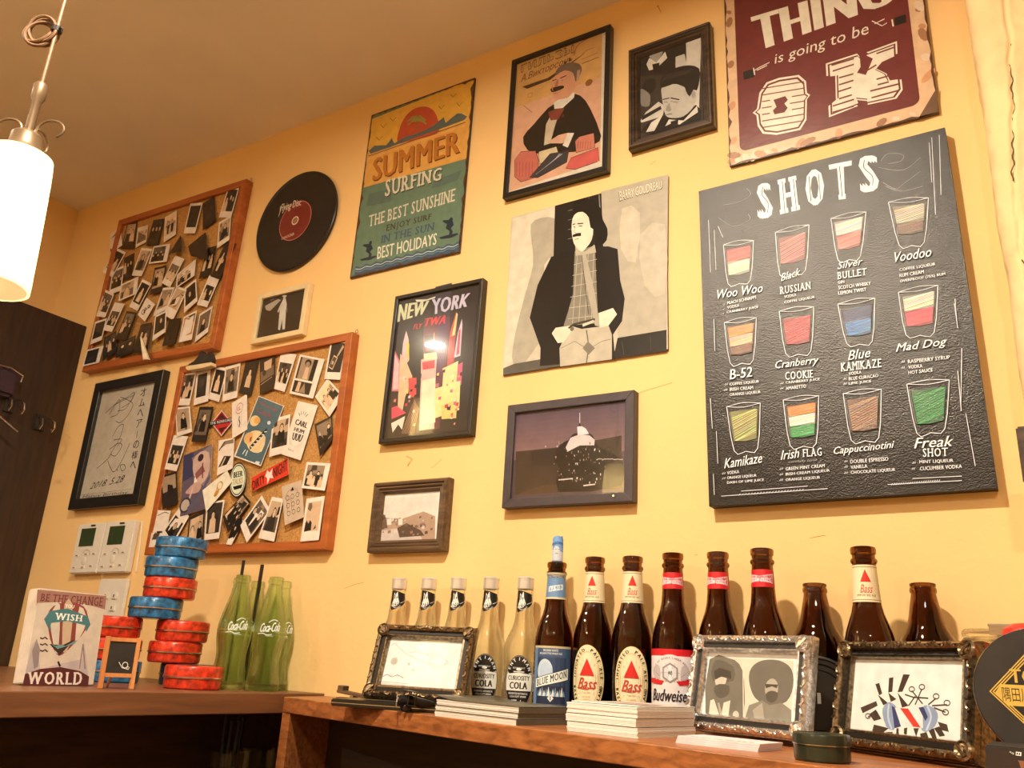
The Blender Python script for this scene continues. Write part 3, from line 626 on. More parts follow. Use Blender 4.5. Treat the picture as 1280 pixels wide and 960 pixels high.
T(q3, 'Irish', 372, 626, 446, 616, 38, .3, .012); T(q3, 'FLAG', 460, 614, 536, 608, 32, 0, .02, .05); T(q3, 'GREEN MINT CREAM', 392, 668, 548, 654, 13, 0, .02); T(q3, 'IRISH CREAM LIQUEUR', 392, 690, 568, 674, 13, 0, .02); T(q3, 'ORANGE LIQUEUR', 392, 712, 530, 702, 13, 0, .02)
A.text('carefully layer', q3((404, 628), (520, 620), (520, 632), (404, 640)), CG, 0, 0, .2)
T(q3, 'Cappuccinotini', 584, 612, 826, 586, 38, .3, .012); T(q3, 'DOUBLE ESPRESSO', 650, 640, 802, 628, 15, 0, .02); T(q3, 'VANILLA', 652, 662, 718, 656, 14, 0, .02); T(q3, 'CHOCOLATE LIQUEUR', 652, 684, 830, 672, 15, 0, .02)
T(q3, 'Freak', 904, 580, 1062, 570, 42, .3, .012); T(q3, 'SHOT', 940, 614, 1040, 610, 34, 0, .02, .05); T(q3, 'MINT LIQUEUR', 926, 642, 1062, 636, 15, 0, .02); T(q3, 'CUCUMBER VODKA', 928, 668, 1096, 658, 15, 0, .02)
for x, y in ((146, 744), (146, 762), (144, 780)): A.line(q((x - 4, y - 4), (x, y), (x + 2, y - 8)), .0006, CH)
for x, y in ((156, 322), (154, 344), (378, 318), (378, 338), (630, 300), (630, 320), (862, 232), (862, 256), (146, 678), (146, 698), (376, 660), (376, 682), (376, 704), (634, 630), (634, 652), (634, 676), (906, 636), (904, 660)): A.line(q3((x - 8, y + 2), (x - 4, y + 5), (x - 2, y - 3)), .0006, CH); A.line(q3((x, y + 1), (x + 3, y + 4), (x + 5, y - 4)), .0006, CH)
for pts in (((136, 770), (560, 740)), ((215, 750), (480, 730)), ((800, 724), (1096, 708)), ((900, 700), (1096, 690)), ((1092, 410), (1096, 180)), ((1080, 270), (1094, 430)), ((1112, 440), (1150, 650)), ((106, 62), (110, 190)), ((92, 380), (100, 500)), ((116, 510), (122, 640)), ((104, 680), (108, 765)), ((1066, 0), (1080, 100))): A.line(q3(*pts), .0008, CH)
for k in range(22): x = 205 + k * 12; A.line(q3((x, 768 - k * .9), (x + 7, 760 - k * .9)), .0007, CH); x = 815 + k * 9; A.line(q3((x, 727 - k * .7), (x + 5, 719 - k * .7)), .0007, CH)
for i in range(90):       # chalk dust
    A.ell((rn.uniform(-A.W, A.W), rn.uniform(-A.H, A.H)), .0006, .0006, K(110, 104, 96), 0, 5, uvspace=True)
finish(A)

# ---- framed cigarette advertisement
A = wallpic('framed_poster', 'black framed advertisement of a moustached man in a black coat above boxes', 'picture', [(636, 77), (762, 30), (760, 212), (632, 247)], .016, .0105, M['black'], base=(232, 214, 180))
q = crop(620, 10, 3.84)
A.poly(q((92, 275), (510, 102), (500, 735), (65, 880)), K(224, 170, 96)); A.poly(q((88, 480), (504, 330), (500, 735), (65, 880)), K(230, 172, 130))
A.text('ГИЛЬЗЫ', q((120, 274), (374, 174), (374, 216), (120, 312)), K(96, 60, 30), .05); A.text('ГИЛЬЗЫ', q((122, 278), (372, 180), (372, 212), (122, 308)), K(216, 168, 94), .01)
A.text('А.Викторсонъ', q((120, 322), (368, 226), (368, 262), (118, 366)), K(110, 62, 30), .01, 0, .3); A.line(q((375, 225), (392, 180), (450, 140)), .002, K(170, 60, 36), smooth=5)
A.poly(q((126, 378), (250, 335), (420, 220), (430, 215), (260, 345), (150, 388)), K(80, 44, 26)); A.line(q((412, 222), (432, 205), (470, 190)), .001, K(110, 70, 40)); A.line(q((410, 248), (488, 215)), .001, K(110, 70, 40)); A.line(q((412, 268), (492, 236)), .0016, K(90, 60, 40))
A.ell(q((446, 358))[0], .0078, .0075, K(150, 96, 44)); A.ell(q((164, 418))[0], .006, .0055, K(190, 110, 50), ring=.0012)
A.poly(q((165, 490), (190, 485), (196, 540), (178, 590), (150, 560), (148, 520)), K(232, 176, 136), 2); A.line(q((130, 466), (172, 500)), .001, K(120, 70, 40))
A.poly(q((130, 620), (180, 560), (250, 480), (290, 460), (330, 460), (380, 412), (430, 445), (470, 520), (495, 585), (497, 640), (380, 690), (210, 700), (150, 680)), K(28, 24, 20), 2)
A.poly(q((240, 560), (270, 500), (310, 490), (285, 560), (260, 650), (230, 660)), K(214, 190, 150)); A.poly(q((250, 500), (290, 485), (330, 480), (300, 535), (262, 540)), K(140, 64, 48)); A.ell(q((322, 518))[0], .003, .003, K(120, 60, 40))
A.poly(q((278, 455), (330, 420), (378, 405), (375, 430), (320, 480), (280, 485)), K(240, 226, 196))
A.poly(q((275, 340), (300, 315), (380, 290), (398, 340), (370, 400), (345, 430), (290, 440), (272, 420), (265, 390)), K(226, 160, 116), 2)
A.poly(q((285, 320), (300, 285), (350, 262), (400, 268), (412, 300), (392, 345), (380, 350), (370, 312), (330, 300)), K(120, 96, 78), 2); A.poly(q((390, 300), (405, 296), (400, 345), (385, 355)), K(190, 150, 120))
A.poly(q((262, 388), (290, 378), (322, 372), (325, 385), (290, 400), (268, 404)), K(44, 28, 20), 2); A.line(q((270, 350), (292, 342)), .0020, BLK); A.line(q((308, 338), (338, 324)), .0024, BLK); A.poly(q((292, 345), (300, 342), (298, 372), (284, 380), (282, 374)), K(190, 120, 84)); A.poly(q((268, 356), (276, 398), (270, 396)), K(200, 132, 96)); A.ell(q((282, 360))[0], .0012, .0008, BLK); A.ell(q((318, 348))[0], .0014, .0009, BLK); A.line(q((276, 412), (296, 408)), .0012, K(150, 60, 50))
A.poly(q((255, 640), (300, 610), (350, 598), (352, 615), (320, 650), (262, 650)), K(232, 176, 136)); A.poly(q((320, 660), (345, 600), (375, 600), (345, 670)), K(240, 222, 190))
for P, c in ((((90, 730), (120, 690), (190, 685), (205, 730), (200, 810), (120, 835), (90, 810)), (206, 110, 90)), (((380, 640), (400, 618), (470, 600), (475, 670), (385, 695)), (214, 128, 100)), (((205, 690), (290, 665), (300, 700), (210, 750)), (226, 200, 150)), (((335, 770), (360, 720), (490, 670), (495, 735), (380, 775)), (216, 96, 84)), (((160, 815), (260, 700), (350, 684), (340, 740), (200, 815)), (60, 56, 56))): A.poly(q(*P), K(*c)); A.line(q(*P), .0012, K(60, 30, 24), closed=True)
for k in range(6): A.line(q((100 + k * 15, 740), (98 + k * 15, 810)), .001, K(150, 60, 50)); A.line(q((395 + k * 12, 640), (392 + k * 12, 675)), .001, K(160, 70, 50))
for k in range(5): A.line(q((190 + k * 24, 800 - k * 18), (320 - k * 4, 700)), .0008, K(180, 180, 176))
finish(A)

# ---- framed black-and-white photo
A = wallpic('framed_photo', 'dark wood framed black-and-white photo of a short-haired man looking down', 'picture', [(785, 62), (889, 25), (889, 155), (784, 187)], .02, .0205, M['walnutdark'], prof=moulded, inset=.012, base=(60, 52, 44))
G = lambda v: K(v, v * .94, v * .82)
A.poly(q((912, 150), (985, 122), (975, 480), (940, 470), (915, 300)), G(226))
A.poly(q((690, 230), (740, 205), (910, 150), (905, 300), (800, 320), (690, 330)), G(34))
A.poly(q((733, 210), (790, 192), (800, 215), (770, 262), (740, 240)), G(170), 2); A.poly(q((722, 270), (736, 240), (770, 262), (812, 210), (822, 240), (770, 290), (735, 300)), G(232)); A.poly(q((750, 270), (785, 262), (780, 310), (755, 300)), G(20)); A.poly(q((862, 235), (905, 220), (918, 278), (862, 290)), G(214))
A.ell(q((735, 375))[0], .0135, .017, G(30)); A.poly(q((692, 390), (715, 395), (740, 420), (735, 470), (700, 470), (692, 440)), G(140), 2)
A.poly(q((690, 545), (720, 500), (780, 450), (810, 470), (800, 520), (700, 550)), G(220)); A.poly(q((700, 520), (790, 470), (795, 485), (700, 540)), G(40))
A.poly(q((690, 600), (720, 560), (800, 515), (830, 530), (960, 465), (985, 490), (985, 590), (750, 610)), G(24))
A.poly(q((720, 596), (745, 550), (800, 514), (760, 590)), G(232)); A.poly(q((812, 568), (830, 535), (900, 540), (965, 470), (970, 500), (880, 560), (850, 550)), G(236)); A.poly(q((838, 545), (875, 535), (872, 575), (845, 580)), G(26))
A.poly(q((797, 380), (850, 362), (905, 380), (948, 400), (962, 430), (948, 475), (900, 520), (845, 528), (815, 515), (803, 470), (797, 430)), G(206), 3)
A.poly(q((792, 385), (790, 350), (812, 315), (845, 295), (880, 282), (930, 275), (975, 290), (978, 340), (965, 395), (948, 392), (930, 425), (912, 400), (900, 372), (850, 365)), G(28), 2)
for k in range(9): A.line(q((800 + k * 14, 350 - k * 4), (828 + k * 15, 316 - k * 3)), .0009, G(90))
A.ell(q((948, 415))[0], .004, .0075, G(178)); A.line(q((800, 440), (832, 432)), .0022, G(30)); A.line(q((838, 432), (880, 440)), .0022, G(34)); A.line(q((838, 448), (872, 454)), .001, G(70)); A.line(q((806, 452), (826, 452)), .001, G(70)); A.poly(q((820, 470), (832, 455), (842, 490), (830, 500), (814, 492)), G(168)); A.line(q((818, 512), (845, 508)), .0016, G(90))
finish(A)

# ---- record sleeve
A = flat('record_sleeve', 'square record sleeve with a man in a black jacket and jeans, unframed', 'record sleeve', [(640, 273), (834, 219), (834, 438), (628, 468)], .004, (M['walnutdark'], 'sleeve_card'), 'gloss', (208, 190, 158))
q = crop(620, 210, 3.554); S_ = lambda v: K(v, v * .92, v * .76)
A.poly(q((465, 105), (765, 28), (758, 715), (545, 755), (480, 420)), S_(186)); A.poly(q((560, 180), (640, 200), (620, 420), (555, 360)), S_(206), 2); A.poly(q((640, 300), (750, 250), (750, 560), (660, 520)), S_(200), 2)
A.poly(q((75, 225), (265, 168), (250, 400), (100, 700), (78, 850), (32, 890)), S_(220))
A.poly(q((155, 250), (200, 222), (262, 225), (262, 300), (255, 400), (215, 430), (190, 780), (80, 880), (80, 760), (130, 560), (165, 430), (158, 330)), S_(178), 2)
A.poly(q((32, 890), (80, 870), (280, 835), (285, 880), (32, 920)), S_(92)); A.poly(q((540, 755), (758, 718), (758, 812), (520, 848)), S_(40)); A.line(q((560, 772), (568, 828)), .001, S_(80)); A.line(q((686, 745), (688, 812)), .001, S_(70))
A.poly(q((262, 168), (468, 112), (478, 400), (255, 420)), S_(30))
for k in range(4): A.line(q((320, 190 + k * 42), (365, 178 + k * 42)), .001, S_(150)); 
A.line(q((385, 140), (392, 150)), .002, S_(130)); A.line(q((412, 132), (415, 145)), .002, S_(130)); A.line(q((458, 118), (462, 180)), .002, S_(150))
A.poly(q((245, 395), (350, 360), (380, 350), (500, 348), (540, 360), (552, 500), (572, 580), (560, 680), (520, 740), (530, 850), (195, 880), (198, 800), (150, 665), (185, 520)), S_(26), 1)
A.poly(q((282, 800), (330, 700), (380, 715), (500, 700), (515, 740), (515, 850), (285, 882)), S_(196)); A.line(q((402, 720), (412, 790), (402, 868)), .002, S_(90)); A.poly(q((385, 800), (408, 770), (440, 800), (412, 830)), S_(130)); A.line(q((290, 800), (350, 770), (400, 800)), .001, S_(120)); A.line(q((420, 800), (470, 770), (512, 760)), .001, S_(120))
A.poly(q((350, 370), (440, 345), (448, 560), (455, 690), (300, 702), (320, 640), (342, 560)), S_(138))
for k in range(6): A.line(q((345 - k * 5, 430 + k * 48), (448, 405 + k * 50)), .0009, S_(206))
for k in range(4): A.line(q((362 + k * 24, 380), (340 + k * 28, 690)), .0009, S_(200))
A.poly(q((376, 378), (398, 375), (440, 560), (462, 705), (440, 700), (408, 560)), S_(180)); A.line(q((380, 380), (400, 560), (412, 650)), .0012, S_(70)); A.poly(q((352, 345), (395, 372), (438, 340), (445, 375), (395, 385), (355, 390)), S_(186))
A.poly(q((340, 225), (358, 200), (385, 195), (415, 215), (432, 270), (425, 320), (405, 350), (380, 372), (352, 345), (342, 320), (336, 275)), S_(236), 2)
A.poly(q((340, 205), (345, 160), (385, 135), (430, 140), (465, 180), (475, 230), (495, 270), (492, 320), (465, 345), (440, 345), (440, 280), (420, 265), (412, 220), (385, 195), (350, 205), (335, 240)), S_(20), 2)
A.poly(q((340, 298), (358, 290), (378, 288), (378, 302), (358, 304), (342, 308)), S_(30)); A.line(q((340, 252), (352, 248)), .0022, S_(30)); A.line(q((362, 248), (388, 246)), .0022, S_(30)); A.line(q((345, 262), (352, 262)), .0018, S_(70)); A.line(q((368, 258), (384, 258)), .0018, S_(70)); A.line(q((350, 318), (368, 314)), .0014, S_(120)); A.line(q((352, 262), (346, 285), (356, 288)), .001, S_(170))
A.poly(q((248, 735), (265, 710), (330, 700), (335, 725), (300, 775), (275, 778)), S_(230), 1); A.poly(q((455, 645), (520, 622), (538, 650), (500, 700), (462, 710)), S_(236), 1); A.line(q((322, 712), (345, 695), (440, 672)), .004, S_(60)); A.ell(q((338, 715))[0], .004, .004, S_(110)); A.line(q((385, 700), (435, 680)), .005, S_(216))
A.text('BARRY GOUDREAU', q((546, 106), (740, 52), (740, 94), (548, 150)), S_(60), .03); A.text('BARRY GOUDREAU', q((548, 104), (738, 54), (738, 91), (550, 146)), S_(244), .012)
finish(A)

# ---- framed NEW YORK travel poster
A = wallpic('framed_poster', 'thin black frame with a NEW YORK travel poster of abstract coloured towers', 'picture', [(494, 372), (602, 346), (590, 545), (473, 553)], .017, .0085, M['black'], base=(44, 38, 34))
q = crop(440, 330, 3.84)
A.poly(q((345, 270), (470, 240), (470, 300), (420, 790), (330, 800), (340, 500)), K(110, 50, 60)); A.poly(q((410, 260), (468, 240), (440, 480), (400, 560)), K(96, 60, 90)); A.poly(q((400, 110), (480, 90), (470, 250), (410, 262)), K(64, 56, 62))
PC = [(236, 96, 110), (244, 214, 120), (246, 226, 190), (232, 140, 120), (214, 60, 70), (238, 190, 190), (252, 238, 160), (200, 120, 130)]
for P, c in ((((260, 320), (272, 360), (275, 460), (232, 520), (245, 380)), (240, 200, 190)), (((262, 370), (275, 385), (272, 470), (262, 440)), (244, 214, 60)), (((206, 415), (232, 470), (228, 610), (190, 612)), (226, 120, 130)), (((206, 430), (226, 480), (222, 600), (196, 605)), (238, 196, 190)), (((232, 430), (262, 470), (290, 540), (255, 640), (240, 716), (218, 716)), (246, 200, 150)), (((270, 548), (310, 545), (308, 640), (275, 640)), (226, 80, 80)), (((190, 690), (215, 680), (260, 715), (190, 745)), (232, 80, 100)), (((188, 765), (255, 730), (240, 795), (222, 770), (195, 810)), (246, 230, 200)),
             (((500, 230), (508, 240), (495, 360), (470, 470), (455, 500), (470, 330)), (226, 80, 70)), (((502, 235), (508, 240), (492, 350), (478, 350)), (240, 220, 140)), (((528, 262), (530, 290), (520, 440), (490, 450), (508, 330)), (240, 206, 210)), (((512, 320), (522, 310), (515, 430), (500, 440)), (200, 80, 100)), (((470, 350), (495, 340), (490, 470), (455, 500)), (190, 50, 50)), (((440, 500), (510, 465), (500, 600), (430, 640)), (250, 226, 150)), (((508, 485), (532, 470), (525, 580), (500, 592)), (216, 90, 120)),
             (((332, 460), (408, 430), (402, 540), (395, 790), (322, 800), (330, 560)), (240, 190, 170)), (((345, 430), (405, 425), (410, 455), (345, 462)), (246, 226, 160)), (((350, 345), (398, 340), (396, 420), (352, 430)), (40, 34, 34)), (((338, 472), (398, 460), (396, 500), (340, 508)), (220, 60, 70)), (((395, 600), (520, 560), (515, 700), (400, 740)), (252, 232, 150)), (((430, 680), (505, 650), (500, 740), (430, 745)), (250, 214, 120)), (((335, 560), (400, 545), (400, 760), (330, 770)), (252, 236, 190))): A.poly(q(*P), K(*c))
A.line(q((395, 330), (393, 380)), .0018, K(226, 150, 130)); A.poly(q((352, 400), (362, 390), (368, 412), (356, 424)), K(200, 60, 60))
rn = random.Random(11)
for i in range(44):
    x, y = rn.uniform(200, 320), rn.uniform(530, 790); s_ = rn.uniform(5, 18)
    if rn.random() < .45: x, y = rn.uniform(400, 520), rn.uniform(500, 780)
    A.poly(q((x, y), (x + s_, y - 4), (x + s_ * .8, y + s_ * 1.1), (x - 2, y + s_)), K(*rn.choice(PC + [(60, 40, 40), (50, 34, 30)])))
for k in range(8): A.line(q((300 + k * 3, 650 + 6 * k), (240 + k * 8, 815)), .0008, K(226, 160, 120))
A.text('NEW', q((222, 196), (372, 176), (356, 238), (218, 280)), K(226, 222, 170), .06, 0, .1); A.text('YORK', q((384, 170), (570, 138), (552, 205), (388, 245)), K(214, 200, 206), .05, 0, .1)
A.text('FLY', q((298, 290), (340, 285), (336, 308), (294, 314)), K(220, 70, 60), .04, 0, .2); A.text('TWA', q((352, 262), (456, 244), (448, 286), (346, 300)), K(220, 66, 62), .06, 0, .2); A.poly(q((305, 172), (360, 170), (402, 156), (400, 164), (340, 182), (310, 182)), K(236, 226, 190))
finish(A)

# ---- framed castle at night
A = wallpic('framed_photo', 'slate-painted frame with a night photo of a floodlit castle on a rock', 'picture', [(634, 507), (792, 487), (792, 627), (628, 635)], .018, .0155, M['navy'], base=(88, 70, 72))
q = crop(440, 470, 3.368)
for k in range(8): z = A.H * (1 - k * .12); A.raw([(-A.W, z - .3 * A.H * (0) - .02), (A.W, z - .02), (A.W, z), (-A.W, z)], [(0, 1, 2, 3)], K(96 + k * 6, 76 + k * 4, 84 + k * 2))
A.poly(q((690, 318), (870, 300), (1135, 250), (1135, 470), (685, 500)), K(66, 52, 40)); A.poly(q((755, 318), (870, 305), (865, 375), (755, 380)), K(52, 42, 36)); A.poly(q((690, 500), (800, 460), (1135, 440), (1135, 472), (685, 502)), K(84, 62, 42))
A.poly(q((850, 350), (875, 290), (910, 270), (930, 245), (955, 240), (1000, 240), (1020, 262), (1040, 300), (1135, 350), (1135, 460), (870, 488), (875, 390)), K(34, 28, 24), 2)
A.poly(q((900, 300), (920, 260), (960, 245), (1000, 250), (1022, 268), (1020, 292), (960, 292), (905, 320)), K(220, 204, 190)); A.poly(q((948, 215), (962, 208), (985, 222), (998, 244), (950, 248)), K(232, 222, 214)); A.line(q((959, 155), (959, 212)), .0012, K(240, 230, 226)); A.poly(q((952, 212), (959, 196), (966, 212)), K(40, 34, 34))
for i in range(90):
    x = rn.gauss(955, 55); y = rn.uniform(270, 445); s_ = rn.uniform(1, 4); A.poly(q((x, y), (x + s_, y), (x + s_ * .8, y + s_ * 2.6), (x, y + s_ * 2.2)), K(*rn.choice([(240, 224, 206), (150, 120, 90), (60, 48, 40), (214, 190, 160)])))
for k in range(14): x = 1030 + k * 8; A.line(q((x, 352 + rn.uniform(-5, 3)), (x + 6, 350)), .0012, K(232, 216, 196))
for y in (438, 462): A.line(q((870 if y < 450 else 975, y), (930 if y < 450 else 1024, y - 6)), .002, K(226, 206, 186))
finish(A)
# ---- small wooden frame with harbour photo
A = wallpic('framed_photo', 'small walnut moulded frame with a pale sepia photo of a street below a hazy sky', 'picture', [(468, 603), (560, 596), (553, 688), (456, 691)], .02, .0225, M['walnut'], prof=moulded, inset=.012, base=(246, 232, 206))
A.poly(q((105, 590), (200, 605), (300, 570), (350, 590), (350, 690), (98, 698)), K(196, 160, 130), 1); A.poly(q((98, 655), (200, 640), (280, 660), (300, 695), (98, 700)), K(226, 206, 186)); A.poly(q((112, 580), (140, 585), (150, 640), (105, 645)), K(110, 88, 74)); A.poly(q((190, 640), (230, 620), (290, 650), (305, 672), (200, 680)), K(90, 70, 60))
for i in range(40): x, y = rn.uniform(110, 340), rn.uniform(590, 670); s_ = rn.uniform(4, 14); A.poly(q((x, y), (x + s_, y - 3), (x + s_, y + s_ * .7), (x, y + s_)), K(*rn.choice([(120, 94, 80), (236, 216, 196), (156, 120, 100), (84, 64, 54)])))
for x0_ in (148, 195): A.poly(q((x0_, 602), (x0_ + 18, 600), (x0_ + 18, 626), (x0_, 628)), K(250, 242, 226))
finish(A)
# ---- pale framed stage photo
A = wallpic('framed_photo', 'small pale wood frame with a dark photo of a performer in a spotlight', 'picture', [(321, 370), (385, 352), (380, 418), (315, 429)], .014, .013, M['paleframe'], bev=.003, base=(60, 50, 38))
q = crop(300, 190, 4)
A.poly(q((190, 735), (205, 740), (150, 795), (130, 790), (125, 770)), K(190, 176, 150)); A.poly(q((150, 740), (170, 730), (172, 737), (152, 746)), K(120, 100, 80))
A.poly(q((216, 735), (228, 732), (234, 760), (230, 800), (224, 885), (212, 888), (210, 840), (200, 890), (190, 888), (198, 800), (205, 760)), K(232, 220, 194), 1); A.ell(q((222, 728))[0], .0042, .005, K(220, 200, 170)); A.poly(q((210, 724), (236, 722), (230, 716), (214, 717)), K(236, 226, 200)); A.poly(q((205, 755), (186, 800), (192, 802), (212, 770)), K(226, 210, 180)); A.poly(q((228, 790), (240, 780), (236, 800), (228, 808)), K(150, 120, 90))
finish(A)
# ---- framed autograph
A = wallpic('framed_autograph', 'wide black frame holding a white card with brush signatures and a date', 'picture', [(118, 480), (202, 462), (175, 630), (86, 637)], .02, .026, M['black'], pane=True, inset=.010, base=(226, 206, 170))
q = crop(0, 360, 2.527)
A.raw([(-A.W, -A.H), (A.W, -A.H), (A.W, A.H), (-A.W, A.H)], [(0, 1, 2, 3)], K(222, 204, 172))
for pts in (((345, 400), (362, 372), (378, 352), (374, 395), (350, 408)), ((332, 396), (370, 362), (402, 345), (425, 330), (398, 380), (372, 388)), ((380, 345), (400, 352), (420, 368), (404, 402), (380, 425), (366, 420)), ((360, 370), (420, 340)), ((385, 378), (412, 360), (428, 330)),
            ((355, 470), (372, 440), (390, 432), (380, 470), (352, 520), (340, 540), (306, 570)), ((345, 510), (375, 490), (385, 500), (365, 530), (350, 525)), ((340, 545), (350, 570), (362, 580), (385, 545), (410, 490)), ((360, 480), (385, 478), (370, 500)), ((368, 572), (372, 578)), ((380, 560), (392, 558), (396, 570), (385, 578), (380, 562))): A.line(q(*pts), .0016, BLK, smooth=5)
A.text('2018. 5.28', q((290, 616), (396, 590), (390, 612), (282, 636)), BLK, 0, 0, .3)
for k, ch in enumerate('オムヘアーの様へ'):
    x, y = 455 - k * 4.6, 318 + k * 33
    if ch == 'ー': A.line(q((x - 2, y + 2), (x - 4, y + 12), (x - 5, y + 24)), .0018, BLK); continue
    A.text(ch, q((x - 9, y), (x + 9, y - 4), (x + 6, y + 22), (x - 13, y + 26)), BLK, .01)
A.line(q((250, 655), (415, 635)), .0006, BLK); A.line(q((246, 668), (410, 650)), .0006, BLK); A.text('Happy Birthday', q((262, 655), (406, 640), (404, 652), (260, 667)), K(70, 60, 50), 0, 0, .2)
finish(A)

# ---- vinyl record
c = W(371, 277, -.004); root = empty('vinyl_record', 'black vinyl record with a dark red label hung on the wall', 'record', (c.x, -.004, c.z))
pr = [(math.hypot(*(lambda p: (p.x - c.x, p.z - c.z))(W(x, y, -.010)))) for x, y in ((320, 285), (418, 255), (395, 215), (349, 341))]
RR = sum(pr) / 4
b = MB(); Mx = Matrix.Rotation(PI / 2, 4, 'X')
prof = [(RR * .27, .0045)] + [(RR * (.29 + .66 * k / 60), .0045 + (.0004 if k % 2 else 0)) for k in range(60)] + [(RR * .955, .0055), (RR * .985, .006), (RR, .0045), (RR, .001), (RR * .97, 0), (0, 0), (0, 0.0045)]
b.lathe([(0, .0045)] + prof[:-1], 72, Mx); b.build('disc', M['black'], root, smooth=True)
A = planeart(mtx(root), -.0052); q = crop(300, 190, 4)
A.ell((0, 0), RR * .40, RR * .40, K(206, 120, 96), seg=40, uvspace=True); A.ell((0, 0), RR * .385, RR * .385, K(126, 38, 30), seg=40, uvspace=True)
A.text('Flying Disc', q((206, 262), (306, 232), (308, 276), (196, 312)), K(240, 214, 180), .015, 0, .3); A.line(q((203, 270), (200, 300), (192, 325)), .0016, K(240, 214, 180))
A.text('CAROLINA', q((208, 428), (272, 400), (270, 416), (206, 440)), K(236, 200, 160), .01)
for y in (300, 345, 362, 380): A.line(q((180, y + 24), (216, y + 12)), .001, K(60, 20, 18)); A.line(q((270, y - 6), (312, y - 20)), .001, K(70, 24, 20))
A.ell((0, 0), .011, .011, K(236, 214, 180), seg=24, uvspace=True); A.ell((0, 0), .0085, .0085, K(150, 108, 60), seg=24, uvspace=True)
A.build('centre_label', M['gloss'], root)

# ---- nails and hooks in the wall
for (x, y), lab in {(515, 574): 'bare nail in the wall between the travel poster and the small walnut frame', (775, 625): 'nail standing out at the lower right corner of the castle photo', (826, 15): 'nail in the wall high above the dark wood portrait frame'}.items():
    bb = nail(x, y, .014 if y != 625 else .024); p = W(x, y, 0)
    tag(bb.build('nail', M['steel'], off=(p.x, 0, p.z), fix=False), lab, 'nail')

# ================================================================== CORK BOARDS AND WHAT IS PINNED TO THEM
def corkboard(label, quad, t, rw):
    c, w_, h_, a = rectfit(quad, -t); root = empty('cork_board', label, 'notice board', (c.x, -.0008, c.z), (0, -a, 0))
    rails(w_, h_, [(0, 0), (0, -t + .001), (.001, -t), (rw - .001, -t), (rw, -t + .001), (rw, 0)], root, M['corkframe'], bev=.0008)
    b = MB(); b.box(-w_ / 2 + rw, -t + .009, -h_ / 2 + rw, w_ / 2 - rw, -.001, h_ / 2 - rw); b.build('cork_panel', M['cork'], root)
    for sx in (1,):
        b = MB(); x = sx * (w_ / 2 - .004); b.tube([(x, -.006, h_ / 2 - .004)] + [(x + .004 * math.sin(k * .9), -.006, h_ / 2 + .007 - .004 * math.cos(k * .9)) for k in range(8)], .0009, 6); b.build('screw_eye', M['steel'], root, smooth=True)
    return root
corkboard('upper cork board in an orange-brown frame crowded with photos, under the ceiling', [(153, 273), (310, 224), (265, 434), (98, 467)], .022, .018)
corkboard('lower cork board in an orange-brown frame with photos, stickers and cards', [(224, 460), (441, 413), (407, 689), (181, 692)], .022, .018)
YB = -.0155
SEP = lambda v: K(v, v * .82, v * .62)
CARDW, CARDK = K(248, 226, 196), K(46, 36, 28)
layer = [0]
